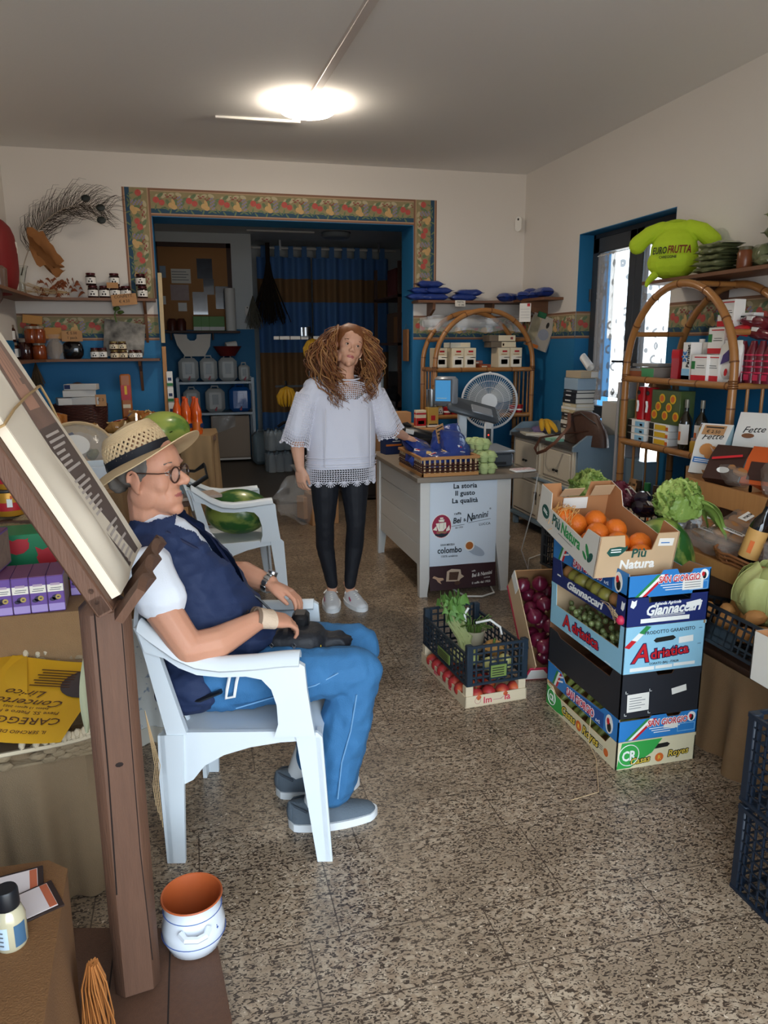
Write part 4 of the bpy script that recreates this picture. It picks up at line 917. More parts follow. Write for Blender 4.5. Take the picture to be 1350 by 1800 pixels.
def head_sculpt(H,man=True):
    Hi=H.inverted();f=1.0 if man else .94
    def fn(v):
        p=Hi@v
        if -.2<p.x<.2 and abs(p.y)<.12 and abs(p.z)<.2:
            for s in (-1,1):
                d=((p.y-s*.032*f)/.018)**2+((p.z-.012*f)/.011)**2
                if p.x>.03:p.x -= .0115*f*math.exp(-d*.8)
            if p.x>.05:p.x -= .004*math.exp(-((p.z+.058*f)/.0022)**2)*math.exp(-(p.y/.02)**4)
            if p.x>.05 and man:
                for s in (-1,1):p.x -= .003*math.exp(-((abs(p.y)-.034-.12*max(0,-.03-p.z))/.004)**2)*math.exp(-((p.z+.045)/.022)**2)
            v=H@p
        return v
    return fn
def paint(nb,H,lips,man,skin):
    """lips get their own surface"""
    Hi=H.inverted();f=1.0 if man else .94;k=nb.mats.index(lips)
    for fc in nb.bm.faces:
        p=Hi@fc.calc_center_median()
        if p.x>.06*f and ((p.y/(.024*f))**2+((p.z+.058*f)/((.0085 if not man else .0065)*f))**2)<1:fc.material_index=k
def eyes(H,parent,man=True,look=(1,0,0)):
    f=1.0 if man else .94;lk=Vector(look).normalized()
    for s in (-1,1):
        c=Vector((.0735*f,s*.032*f,.0125*f));b=B(EYEW);b.T=H;b.ell(c,.0118*f,14)
        M=Matrix.Translation(c+lk*.0112*f)@lk.to_track_quat('Z','Y').to_matrix().to_4x4();b.m(IRIS).disc(M,.0056*f,.0056*f,14,.0012*f);b.build('eye',parent)
        b=B(SKM if man else SKW);b.T=H
        b.tube([c+Vector((.0095*f-.35*abs(t)**2*.016*f,t*.0125*f,(.0068-.005*t*t)*f)) for t in [-1+.2*i for i in range(11)]],.0027*f,6)
        b.tube([c+Vector((.0095*f-.35*abs(t)**2*.016*f,t*.0125*f,(-.0066+.005*t*t)*f)) for t in [-1+.2*i for i in range(11)]],.0024*f,6)
        if not man:b.m(IRIS).tube([c+Vector((.0118*f-.35*abs(t)**2*.016*f,t*.0125*f,(.0058-.005*t*t)*f)) for t in [-1+.2*i for i in range(11)]],.0011,5)
        b.build('eyelid',parent)
        b=B(mk('brow_grey','6e6259',.9) if man else mk('brow_brown','5a3d2b',.9));b.T=H
        b.tube([(f*(.0905-.022*(t-.0)**2*.6),s*f*(.032+.021*t),f*(.0345+.004*(1-t*t)+.002*t)) for t in [-1+.25*i for i in range(9)]],[f*(.0012+.0017*math.cos((i-3)/6*1.5)) for i in range(9)],6,flat=1.3);b.build('eyebrow',parent)
def folds(amp,sc,st=(1,1,1)):
    def fn(v):
        q=Vector((v.x*sc*st[0],v.y*sc*st[1],v.z*sc*st[2]))
        return v +Vector((noise.noise(q),noise.noise(q+Vector((7.1,3,1))),noise.noise(q+Vector((1,9.2,5)))))*amp
    return fn
def shoe(parent,M,L,upper,sole,lace,name='shoe',high=.085,wid=.05):
    """sole, upper, collar and laces of one shoe; x towards the toe"""
    W=lambda u:wid*(.62+.5*math.sin(PI*min(1,u*.95+.08))**.8)*(1 if u<.9 else 1-((u-.9)/.1)**2*.75)*(.35+.65*min(1,u/.06)**.5)
    out=[(L*u,W(u)*1.03+.004*math.sin(PI*u)) for u in [i/20 for i in range(21)]];poly=out+[(x,-w) for x,w in out[::-1]]
    b=B(sole);b.T=M;b.prism(poly,0,.026);o=b.build(name,parent)
    b=B(upper);b.T=M
    hh=lambda u:(high if u<.3 else high*(1-.52*((u-.3)/.7)**.9))*(1 if u<.93 else 1-.5*((u-.93)/.07)**2)
    def up(u,v):
        a=PI*v;w=W(u)*.97;h=hh(u);c=math.copysign(abs(math.cos(a))**.75,math.cos(a))
        q=1
        return (L*(.01+.98*u),w*c*(1-.22*math.sin(a)),.02+(h-.02)*math.sin(a)**.7*q)
    b.sheet(up,22,16);b.ell((L*.03,0,.05),(.014,wid*.62,.034),12);b.build('upper',o)
    b=B(lace);b.T=M
    for k in range(4):
        u=.4+.085*k;w=W(u)*.45;z=hh(u)*.96+.004
        b.tube([(L*(u-.02),-w,z-.012),(L*u,0,z),(L*(u+.02),w,z-.012)],.0028,5);b.tube([(L*(u-.02),w,z-.012),(L*u,0,z+.001),(L*(u+.02),-w,z-.012)],.0028,5)
    b.tube([(L*(.6+.34*math.sin(PI*i/14)),W(.75)*.62*math.cos(PI*i/14),hh(.6+.34*math.sin(PI*i/14))*.9-.006*abs(math.cos(PI*i/14))**2*2) for i in range(15)],.0022,5)
    b.tube([(L*.2,-W(.2)*.9,high*.8),(L*.08,-wid*.5,high*.93),(L*.02,0,high*.95),(L*.08,wid*.5,high*.93),(L*.2,W(.2)*.9,high*.8)],.004,6)
    b.build('laces',o)
    return o

# ---- the seated man: frame of the chair, x forward, y to his left
man=thing('person','seated person in straw hat, navy vest and jeans holding a black pouch','person',CH1,CRZ)
HM=Matrix.Translation((-.295,.0,1.165))@Matrix.Rotation(math.radians(-10),4,'Z')@Matrix.Rotation(math.radians(-2),4,'Y')@Matrix.Diagonal((1.1,1.04,1.06,1))
b=B(SKM,LIPM);b.T=Matrix.Identity(4)
add_head(b,HM)
limb(b,[(-.30,0,1.1),(-.30,0,1.03),(-.275,0,.95)],[.06,.058,.062]);limb(b,[(-.255,0,1.05),(-.262,0,.97)],[.032,.042])
limb(b,[(-.25,0,.92),(-.2,0,.78),(-.12,0,.56)],[.085,.1,.1])
limb(b,[(-.26,-.12,.91),(-.24,-.2,.9),(-.2,-.255,.82),(-.13,-.265,.705)],[.05,.052,.052,.046])     # near arm
limb(b,[(-.13,-.265,.705),(-.06,-.225,.705),(.045,-.125,.735),(.06,-.11,.737)],[.046,.049,.031,.03])
limb(b,[(-.26,.12,.91),(-.24,.2,.9),(-.2,.26,.84),(-.12,.275,.76)],[.05,.052,.05,.046])
limb(b,[(-.12,.275,.76),(-.06,.255,.765),(.03,.19,.755),(.04,.185,.755)],[.046,.047,.032,.031])
WN=wrist_frame((.06,-.112,.737),(.92,.62,-.33),(-.1,-.35,1));add_hand(b,WN,1,(.45,.75,.5),thumb=.55)
WF=wrist_frame((.04,.185,.755),(.95,-.42,-.33),(.15,.3,1));add_hand(b,WF,-1,(.3,.5,.4),thumb=.35)
nb=remesh(b,.0042,5,.5,head_sculpt(HM));paint(nb,HM,LIPM,True,SKM);nb.build('body',man,sharp=180)
eyes(HM,man,True,(1,-.12,.0))
b=B(mk('grey_hair','6f6a64',.9,var=.6,vs=60,col2='3a3632'));b.T=HM;b.ell((-.019,0,.043),(.1,.079,.086),20)
for s in (-1,1):b.ell((-.022,s*.066,.018),(.04,.014,.04),12);b.ell((.024,s*.068,.03),(.012,.007,.028),8)
b.ell((-.085,0,-.01),(.025,.055,.045),12);nb=remesh(b,.006,2,.5,folds(.002,90));nb.build('hair',man,sharp=180)
TSH=mk('tshirt_white','dfe3ea',.85,bump=.1,bs=200);VEST=mk('vest_navy','1b2b4e',.75,var=.25,vs=7,col2='142040',bump=.12,bs=120);DENIM=mk('denim','37709f',.8,var=.45,vs=7,col2='285985',bump=.25,bs=260)
b=B(TSH)                                                            # T-shirt
limb(b,[(-.275,0,.985),(-.25,0,.92),(-.17,0,.75),(-.12,0,.58)],[.078,.118,.14,.13]);b.ell((-.265,0,.93),(.085,.18,.06),16)
for s in (-1,1):limb(b,[(-.255,s*.15,.925),(-.247,s*.195,.92),(-.218,s*(.232),.875),(-.207,s*.242,.852)],[.062,.07,.072,.075])
nb=remesh(b,.006,9,.5,folds(.007,12,(1,1,.6)));nb.build('tshirt',man,sharp=180)
b=B(VEST)                                                           # vest, open collar, belly folds over the lap
limb(b,[(-.275,0,.985),(-.255,0,.915),(-.195,0,.8),(-.14,0,.67),(-.14,0,.55)],[.095,.15,.178,.185,.165])
b.ell((-.265,0,.945),(.108,.197,.072),18);b.ell((-.275,0,.995),(.092,.105,.045),14);b.ell((-.08,0,.71),(.12,.17,.11),16);b.ell((-.01,-.0,.655),(.11,.15,.06),14);b.ell((-.17,-.13,.52),(.11,.085,.085),14);b.ell((-.12,.1,.55),(.12,.1,.1),12)
wf=folds(.009,11,(1.3,.8,1.6));w2=folds(.004,34,(1,.5,1.4))
nb=remesh(b,.0045,5,.5,lambda v:w2(wf(v)))
bad=[f for f in nb.bm.faces if (lambda c:c.x>-.2 and c.z>.82 and abs(c.y+.0)<.01+.3*(c.z-.82))(f.calc_center_median()) or (lambda c:c.z>.985 and (c.x+.275)**2/.0066+c.y**2/.0062<1)(f.calc_center_median())]
bmesh.ops.delete(nb.bm,geom=bad,context='FACES');vo=nb.build('vest',man,sharp=180)
b=B(mk('vest_trim','101a3a',.6))                                  # front edges, zip and pocket seam
b.tube([(-.03+.0,-.012,.79),(-.06,-.045,.86),(-.13,-.085,.95),(-.22,-.1,1.01)],.005,6);b.tube([(-.03,.012,.79),(-.06,.045,.86),(-.13,.085,.95),(-.22,.1,1.01)],.005,6)
b.m(BLACK).tube([(-.03,-.0,.8),(.03,0,.765),(.075,0,.715)],.004,6);b.tube([(-.02,-.13,.72),(.02,-.13,.77)],.004,5);b.build('trim',vo)
b=B(DENIM)                                                          # jeans
b.ell((-.11,0,.525),(.15,.19,.095),16)
for s,kn,an in ((-1,(.375,-.075,.535),(.25,-.055,.195)),(1,(.365,.14,.535),(.2,.125,.17))):
    limb(b,[(-.1,s*.095,.53),(.12,(s*.1+kn[1])/2,.54),(kn[0]-.04,kn[1],.545)],[.1,.092,.078]);b.ell((kn[0]-.02,kn[1],.54),(.072,.07,.07),14)
    limb(b,[(kn[0]-.03,kn[1],.51),((kn[0]+an[0])/2-.02,(kn[1]+an[1])/2,.32),(an[0],an[1],.15)],[.072,.086,.09])
j1=folds(.007,13,(1.8,.6,1.1));j2=folds(.004,30,(1.4,.5,1))
nb=remesh(b,.007,3,.5,lambda v:j2(j1(v)));jo=nb.build('jeans',man,sharp=180)
b=B(mk('denim_seam','6f9cc4',.85))
b.tube([(.29,-.155,.575),(.22,-.165,.54),(.1,-.178,.51),(-.02,-.192,.48)],.0022,5);b.tube([(.345,-.15,.5),(.325,-.152,.38),(.295,-.15,.27),(.28,-.147,.14)],.0022,5);b.build('seam',jo)
b=B(mk('white_cord','e6e6e4',.8));b.tube([(-.03,-.19,.6),(-.04,-.205,.55),(-.045,-.205,.52),(-.02,-.205,.525),(-.012,-.2,.57),(-.0,-.19,.615)],.005,6);b.build('cord',jo)
b=B(BLACK);b.tube([(-.2,-.16,.5),(-.12,-.2,.515),(-.06,-.2,.54)],.018,8,flat=.4);b.m(STEEL).ell((-.15,-.2,.51),.009,8);b.build('belt',jo)
SHG=mk('shoe_grey','5f6a74',.8,var=.25,vs=20,bump=.3,bs=160);SOLEW=mk('sole_white','e4e8ea',.6);SOCK=mk('sock','d6d8d8',.9)
shoe(man,Matrix.Translation((.11,-.075,0))@Matrix.Rotation(math.radians(11),4,'Z'),.3,SHG,SOLEW,mk('lace_dark','47505a',.8),wid=.052)
shoe(man,Matrix.Translation((.045,.11,0))@Matrix.Rotation(math.radians(9),4,'Z'),.3,SHG,SOLEW,mk('lace_dark','47505a',.8),wid=.052)
b=B(SOCK);limb(b,[(.19,-.062,.05),(.225,-.058,.17)],[.036,.038]);b.build('sock',man);b=B(SOCK);limb(b,[(.115,.12,.05),(.16,.122,.18)],[.036,.038]);b.build('sock',man)
# straw hat
hat=None
b=B(STRAW);HH=Matrix.Translation((-.312,0,1.213))@Matrix.Rotation(math.radians(-10),4,'Z')@Matrix.Rotation(math.radians(-25),4,'Y');b.T=HH
def brim(u,v):
    a=2*PI*u;r=.092+.093*v;dz=-.012*v+.016*v*v*math.cos(2*a)-.035*(v**2)*max(0,-math.cos(a))
    return (r*math.cos(a)*1.08,r*math.sin(a)*.94,dz)
b.sheet(brim,56,6,.003,True);hat=b.build('straw_hat',man)
b=B(STRAW);b.T=HH
cr=lambda a,t:(.1*(1-.1*t-.28*t**4)*math.cos(a)*1.04,.083*(1-.1*t-.25*t**4)*math.sin(a),.108*t+.006*math.cos(a)*t)
for k in range(34):
    for sg in (-1,1):b.tube([cr(2*PI*(k/34)+sg*.5*i/9,.18+.5*i/9) for i in range(10)],.0041,5)
for t in (.62,.66,.7,.74,.78,.82,.86):b.tube([cr(2*PI*i/40,t) for i in range(40)],.004,5,closed=True)
b.sheet(lambda u,v:(cr(2*PI*u,.62+.2*min(1,v*2.5))[0]*(1-max(0,v-.4)/.6),cr(2*PI*u,.62+.2*min(1,v*2.5))[1]*(1-max(0,v-.4)/.6),cr(2*PI*u,.62+.2*min(1,v*2.5))[2]+.03*math.sin(max(0,v-.4)/.6*PI/2)-.012*v**3),36,8,.002,True)
b.tube([(0,0,.095),(.004,.002,.11),(.012,.004,.122)],[.006,.005,.002],6)
b.build('crown',hat)
b=B(mk('hat_band','14141a',.7));b.T=HH;b.sheet(lambda u,v:(.1025*math.cos(2*PI*u)*1.04,.0855*math.sin(2*PI*u),.002+.026*v),40,2,.002,True);b.build('band',hat)
# glasses, cords, watch, band
gl=B(mk('glasses_brown','3a241b',.3));gl.T=HM
for s in (-1,1):
    gl.tube([(.1-.10*abs(s*.034+.025*math.cos(a)-0)**1.5*1.6,s*.034+.0265*math.cos(a)*(1+.08*math.sin(a)),.004+.0215*math.sin(a)-.002*math.cos(a)*s) for a in [2*PI*i/24 for i in range(24)]],   .0025,6,closed=True)
    gl.tube([(.092,s*.06,.014),(.07,s*.076,.014),(.0,s*.083,.018),(-.02,s*.08,.005)],.0018,6)
gl.tube([(.1,-.009,.012),(.104,0,.015),(.1,.009,.012)],.0017,6);gl.tube([(.1,-.02,.024),(.105,0,.024),(.1,.02,.024)],.0013,6)
go=gl.build('glasses',man)
for s in (-1,1):b=B(mk('lens','d8b8a8',.05,alpha=.16));b.T=HM@Matrix.Translation((.0955,s*.034,.004))@Matrix.Rotation(s*.18,4,'Z')@Matrix.Rotation(PI/2,4,'Y');b.disc(Matrix.Identity(4),.0205,.0255,20,.0008);b.build('lens',go)
b=B(BLACK);b.tube([(-.35,-.075,1.0),(-.27,-.1,.99),(-.18,-.075,.93),(-.11,-.02,.87),(-.09,0,.855)],.003,6);b.build('neck_cord',man)
b=B(mk('bandage','cdb59c',.9,bump=.3,bs=150));b.T=WN;b.lathe([(.034,-.05),(.036,-.045),(.0365,.0),(.038,.03),(.036,.032)],20,sy=.9) if False else b.sheet(lambda u,v:(-.02+.055*v,(.0335+.006*v)*math.cos(2*PI*u),(.0325-.006*v)*math.sin(2*PI*u)),24,5,.002,True);wo=b.build('wrist_support',man)
b=B(mk('brown_band','75604f',.6));b.T=WN;b.sheet(lambda u,v:(-.03+.012*v,.0355*math.cos(2*PI*u),.0345*math.sin(2*PI*u)),24,2,.002,True);b.build('wristband',man)
b=B(STEEL);b.T=WF;b.sheet(lambda u,v:(-.012+.018*v,.0345*math.cos(2*PI*u),.0335*math.sin(2*PI*u)),24,2,.003,True)
for i in range(12):a=2*PI*i/12;b.box((-.003,.036*math.cos(a),.035*math.sin(a)),(.02,.012,.004),.001,Matrix.Rotation(a-PI/2,4,'X'))
b.cyl((-.003,0,.033),(-.003,0,.042),.017,n=20);b.build('wristwatch',man)
pt=thing('camera_pouch','black zipped camera pouch held in seated person\'s lap','pouch',(.144,2.318,.62),CRZ)
b=B(mk('pouch_black','17191f',.6,bump=.2,bs=90));b.ell((.13,-.0,.0),(.115,.085,.052),18,sq=.6);b.ell((.25,.005,-.01),(.075,.045,.035),14,sq=.8,wob=.3);nb=remesh(b,.006,2,.5,folds(.003,30));nb.build('body',pt,sharp=60)
b=B(STEEL)
for y,x in ((-.088,.08),(-.09,.15)):b.box((x,y,.0),(.008,.004,.03),.001);b.tube([(x,y-.003,.012),(x+.006,y-.003,.02),(x,y-.003,.028),(x-.006,y-.003,.02)],.0015,5,closed=True)
b.build('zip_pulls',pt)
b=B(mk('camera_black','0f1013',.3));b.box((.16,.03,.055),(.055,.075,.06),.012);b.build('camera',pt)
b=B(YELL);b.box((.215,-.055,-.0),(.03,.008,.026),.004,Matrix.Rotation(.5,4,'Y'));b.m(RED).box((.2,-.055,.008),(.012,.007,.03),.003,Matrix.Rotation(.5,4,'Y'));b.build('yellow_clip',pt)

# ---- the standing woman, at the counter: x to the right of the picture, -y towards the entrance
wx,wy=.835,4.33
wom=thing('person','standing person with long curly auburn hair, white crochet top and black leggings','person',(wx,wy,0))
HW_=Matrix.Translation((.062,-.02,1.535))@Matrix.Rotation(math.radians(-90),4,'Z')@Matrix.Rotation(math.radians(-14),4,'X')@Matrix.Rotation(math.radians(-5),4,'Y')
b=B(SKW,LIPW);add_head(b,HW_,False)
limb(b,[(.055,.0,1.46),(.045,.01,1.4),(.03,.015,1.3)],[.047,.048,.08],14);b.ell((.03,.03,1.3),(.14,.065,.06),16)
limb(b,[(.03,.03,1.25),(.01,.03,1.0),(0,.03,.9)],[.08,.08,.09])
limb(b,[(-.12,.02,1.31),(-.195,.01,1.22),(-.245,.0,1.05)],[.045,.046,.042]);limb(b,[(-.245,0,1.05),(-.252,-.03,.97),(-.245,-.05,.86)],[.041,.04,.026])
limb(b,[(.17,.02,1.31),(.225,.03,1.23),(.275,.05,1.13)],[.045,.046,.042]);limb(b,[(.275,.05,1.13),(.33,.1,1.06),(.47,.24,.985)],[.041,.04,.026])
add_hand(b,wrist_frame((-.245,-.05,.86),(.05,-.06,-1),(-.75,-.6,0)),1,(.35,.5,.35),thumb=.45,k=.94)
add_hand(b,wrist_frame((.47,.24,.985),(.85,.5,-.32),(.1,-.35,1)),1,(.4,.5,.4),thumb=.5,k=.94)
nb=remesh(b,.0045,3,.45,head_sculpt(HW_,False));paint(nb,HW_,LIPW,False,SKW);nb.build('body',wom,sharp=180)
eyes(HW_,wom,False,(1,.06,.02))
LEG=mk('leggings_black','12151d',.7,bump=.1,bs=180)
b=B(LEG);b.ell((0,.03,.9),(.165,.11,.13),16)
for hx,kx,ky,ax_,ay in ((-.088,-.098,0,-.055,.03),(.088,.088,-.02,.05,.0)):
    limb(b,[(hx,.02,.86),((hx+kx)/2,.0,.68),(kx,ky,.5),(kx*.9+ax_*.1,ky+.03,.36),(ax_,ay,.12)],[.095,.08,.057,.056,.036],14)
nb=remesh(b,.006,3,.5,folds(.0022,22));nb.build('leggings',wom,sharp=180)
SNW=mk('sneaker_white','e2e4e6',.5);b=None
for (x,y,a,lb) in ((-.06,.075,-97,0),(.05,.05,-80,1)):
    o=shoe(wom,Matrix.Translation((x,y,0))@Matrix.Rotation(math.radians(a),4,'Z'),.25,SNW,SOLEW,WHITE,'sneaker',.08,.046)
    b=B(mk('pink_patch','b54a6a',.5));b.T=Matrix.Translation((x,y,0))@Matrix.Rotation(math.radians(a),4,'Z');b.box((.13,-.043,.05),(.03,.004,.014),.001,Matrix.Rotation(.5,4,'Y'));b.build('stripe',o)
    b=B(SKW);b.cyl((x+.004,y-.035,.07),(x*.9+.0,y-.04,.13),.03,.033);b.build('ankle',wom)
LACEW=mk('crochet_white','e3e2ea',.85,bump=.25,bs=240);TOPW=mk('top_white','dcdde8',.85,var=.12,vs=26,col2='c6c8d8',bump=.15,bs=130)
b=B(TOPW)                                                           # loose top, to the hip
b.sheet(lambda u,v:((.205-.035*v**3)*math.cos(2*PI*u)*(1+.03*math.sin(6*PI*u+2)*(1-v))+.005+.022*v,.02+(.125-.012*v)*math.sin(2*PI*u)*(1+.05*math.sin(10*PI*u)*(1-v)),.845+.44*v),60,14,0,True)
b.ell((.03,.015,1.285),(.185,.112,.08),20);b.ell((-.13,.02,1.318),(.075,.07,.06),14);b.ell((.19,.025,1.318),(.075,.07,.06),14);b.ell((.035,.03,1.325),(.14,.075,.065),16)
b.sheet(lambda u,v:(.005+(.205*math.cos(2*PI*u))*v,.02+.125*math.sin(2*PI*u)*v,.846),60,2,0,True)
for P in ([(-.12,.015,1.315),(-.2,.01,1.22),(-.245,.0,1.09),(-.25,0,1.06)],[(.18,.02,1.315),(.24,.03,1.22),(.285,.05,1.1),(.295,.055,1.075)]):limb(b,P,[.062,.066,.072,.07],14)
c1=folds(.008,9,(1.6,1,.5));nb=remesh(b,.0062,3,.5,c1)
yk=[f for f in nb.bm.faces if (lambda c:c.y<.03 and c.z>1.25+.7*max(0,abs(c.x-.045)-.05) and abs(c.x-.045)<.1)(f.calc_center_median()) or (lambda c:c.z>1.33 and (c.x-.048)**2+c.y**2<.0064)(f.calc_center_median())]
bmesh.ops.delete(nb.bm,geom=yk,context='FACES');tp=nb.build('crochet_top',wom,sharp=180)
def net(b,fn,nu,nv,r,rows=None):
    """crochet net: closed rings and verticals over fn(u,v)"""
    for j in (rows or range(nv+1)):b.tube([fn(i/nu,j/nv) for i in range(nu)],r,4,closed=True)
    for i in range(nu):b.tube([fn(i/nu+(.5/nu if j % 2 else 0),j/nv) for j in range(nv+1)],r,4)
hem=lambda u,v:(.207*math.cos(2*PI*u)*(1+.03*math.sin(6*PI*u+2))+.005,.02+.127*math.sin(2*PI*u)*(1+.05*math.sin(10*PI*u)),.85-.075*v)
b=B(LACEW);net(b,hem,84,6,.0022)
for k in range(16):
    a=k/16
    for q in range(7):u=a+(q-3)/16/7;p0=Vector(hem(a,.95));p1=Vector(hem(u,1.0))-Vector((0,0,.028*math.cos((q-3)/3.4*1.4)));b.tube([p0,p1],.0026,4);b.ell(p1,.0042,6)
b.build('lace_hem',tp)
b=B(LACEW)
for i,zz in enumerate((.865,.878,.905,.915)):b.tube([(x*1.02-.0,y*1.02,zz) for x,y,z in [hem(k/60,0) for k in range(60)]],.0032 if i != 2 else .002,5,closed=True)
b.build('hem_band',tp)
for s,P,R in ((-1,((-.175,.012,1.27),(-.26,-.005,1.0)),(.073,.086)),(1,((.215,.022,1.27),(.325,.07,1.045)),(.072,.088))):
    M,Ln=frame_to(*P);b=B(LACEW)
    fn=lambda u,v,M=M,Ln=Ln,R=R:tuple(M@Vector(((R[0]+(R[1]-R[0])*v)*math.cos(2*PI*u)*.85,(R[0]+(R[1]-R[0])*v)*math.sin(2*PI*u),Ln*(1.04*v)+.008*math.sin(8*PI*u)*v)))
    net(b,fn,38,20,.0022)
    for k in range(14):
        p=Vector(fn(k/14,1));b.ell(p,.008,7)
    b.build('crochet_sleeve',tp)
b=B(LACEW)                                                          # open yoke over the chest
yf=lambda x,z:(.04+x,.015-.1*math.sqrt(max(.02,1-(x/.19)**2))*(1-.6*max(0,(z-1.29)/.08)**1.5),z)
for k in range(13):z=1.215+.0115*k;b.tube([yf(-.115+.0115*i,z-.0006*(i-10)**2*.35) for i in range(21)],.0016 if k<11 else .003,4)
for i in range(21):b.tube([yf(-.115+.0115*i+(.004 if k % 2 else 0),1.215+.0115*k-.0006*(i-10)**2*.35) for k in range(13)],.0016,4)
for r in (.034,.022,.008):b.tube([(yf(r*math.cos(a)+.005,0)[0],yf(r*math.cos(a)+.005,1.262)[1]-.004,1.262+r*math.sin(a)) for a in [0,PI/2,PI,3*PI/2]],.003,5,closed=True)
b.tube([(.045+.085*math.cos(a),.0+.062*math.sin(a)*1.0,1.37-.014*math.cos(a*1)*0+.012*math.sin(a)) for a in [2*PI*i/36 for i in range(36)]],.0045,6,closed=True)
b.build('lace_yoke',tp)
b=B(LACEW);b.tube([(-.1,-.125,1.2),(-.105,-.125,1.05),(-.11,-.115,.86)],.0025,5);b.tube([(.165,-.1,1.2),(.165,-.1,1.05),(.165,-.09,.86)],.0025,5);b.build('seam',tp)
# hair: curly locks over a cap
HA=[mk('hair_auburn','8a5530',.5,var=.5,vs=30,col2='5a321c'),mk('hair_golden','b07f4c',.5,var=.5,vs=30,col2='805232'),mk('hair_dark','5f3620',.6)]
b=B(*HA);b.T=HW_;b.m(HA[0]).ell((-.022,0,.056),(.1,.092,.087),20,wob=.12);b.m(HA[2]).ell((-.075,0,-.03),(.06,.095,.1),16,wob=.2);b.T=Matrix.Identity(4)
r3=random.Random(11)
hc=HW_@Vector((-.02,0,.04))
for k in range(900):
    a=r3.uniform(-2.5,2.5);el=math.asin(r3.uniform(-.15,.98))       # angle round the head from its back, height on the scalp
    hd=Vector((-math.cos(a)*math.cos(el)*.098-.02,math.sin(a)*math.cos(el)*.086,.04+math.sin(el)*.09))
    if hd.x>.035 and hd.z<.088:continue
    p=HW_@hd;out=Vector((p.x-hc.x,p.y-hc.y,0));out=out.normalized() if out.length>.004 else Vector((r3.uniform(-1,1),.3,0)).normalized()
    side=-1 if out.x<0 else 1
    if out.y<-.55 and abs(out.x)<.8:out=Vector((math.copysign(.85,out.x),-.4,0))
    vol=r3.uniform(.3,1.0)*(.19 if side<0 else .115);low=(1.17 if side<0 else 1.215)+r3.uniform(0,.15)+.25*max(0,el-.9)*0
    rr0=r3.uniform(.0022,.0052);n=18;ph=r3.uniform(0,6.28);cr_=r3.uniform(.008,.026);tw=r3.uniform(12,24);pts=[]
    for i in range(n):
        s=i/(n-1);z=p.z+.018*math.sin(min(s*5,PI))+(low-p.z)*max(0,s-.04)**1.15
        o=vol*math.sin(min(1,s*1.5)*PI/2)**.8*(1-.72*max(0,s-.5)/.5);o=max(o,.0)
        w=cr_*min(1,s*4)*(1+.5*s)
        q=Vector((p.x,p.y,z))+out*o+Vector((math.cos(ph+s*tw)*w,math.sin(ph+s*tw)*w,math.sin(ph*1.3+s*tw*.7)*w*.5))
        if z<1.33:q.y=min(q.y,.05) if out.y<0 else q.y;q.y -= .06*min(1,(1.33-z)/.08) if out.y<.2 else 0
        wl=.075*min(1,max(0,(1.715-z)/.1))**.6;ax=hc.x-.018
        if out.y<.5 and 1.4<z and abs(q.x-ax)<wl:q.x=ax+side*wl
        pts.append(q)
    mm=HA[r3.choice((0,0,1,1,2))] if out.y<.35 else HA[r3.choice((0,2,2))]
    b.m(mm).tube(pts,[rr0*(1-.8*(i/(n-1))**3) for i in range(n)],4)
b.build('hair',wom,sharp=180)
b=B(WHITE)
for s in (-1,1):b.ell(HW_@Vector((.0,s*.077,-.045)),.005,8)
b.build('earrings',wom)
# ------------------------------------------------------------------ fruit and vegetables
ORM=mk('orange_peel','e2741c',.45,var=.3,vs=12,col2='c9560f',bump=.25,bs=120);PEACH=mk('peach_skin','a02a2c',.5,var=.9,vs=7,col2='d8742f',thr=.62,sharp=.12);PEARM=mk('pear_skin','8f8b3d',.45,var=.6,vs=11,col2='6d5a2a',bump=.1,bs=40);KAKI=mk('kaki_skin','a87446',.5,var=.4,vs=9,col2='8a6a3a')
GRAPE=mk('grape_skin','7f8a55',.25,var=.3,vs=20,coat=.4);ONION=mk('onion_skin','7a1f3c',.3,var=.6,vs=6,col2='4d1128',stretch=(1,1,.3),coat=.4);POT=mk('potato_skin','b78046',.7,var=.45,vs=14,col2='8f5d2e',bump=.2,bs=40)
MELON=mk('watermelon_rind','285a22',.35,var=.9,vs=15,col2='93a04a',thr=.5,sharp=.06,stretch=(1,.35,.6),coat=.3);MELON2=mk('watermelon_light','a3b456',.35,var=.85,vs=11,col2='4f7f2c',thr=.52,sharp=.07,stretch=(.4,1,1),coat=.3)
LETT=mk('lettuce_leaf','8fa548',.5,var=.55,vs=9,col2='bcc680',bump=.4,bs=40);LETD=mk('lettuce_dark','6d8b3a',.5,var=.5,vs=10,col2='98ac58',bump=.4,bs=40);CABB=mk('cabbage_leaf','a9ad62',.45,var=.5,vs=9,col2='cdcf98',bump=.5,bs=22);RADI=mk('radicchio','6b2433',.5,var=.6,vs=12,col2='c79aa0',thr=.62,sharp=.1);RADW=mk('radicchio_rib','ddd3c0',.5);STEMG=mk('stem_green','55702f',.6,var=.4,vs=20);AUB=mk('aubergine','241326',.2,coat=.5)
def melon(label,loc,r,rot,mat):
    t=thing('watermelon',label,'watermelon',loc,0,None,rot);b=B(mat);b.ell((0,0,0),r,36,wob=.02);b.build('fruit',t)
    b=B(STEMG);b.tube([(0,-r[1],0),(.004,-r[1]-.015,.004),(.012,-r[1]-.025,.012)],.005,6);b.build('stem',t);return t
melon('whole watermelon resting on seat of the rear plastic armchair',(.24,4.53,.434+.137),(.14,.195,.137),(0,0,1.5),MELON)
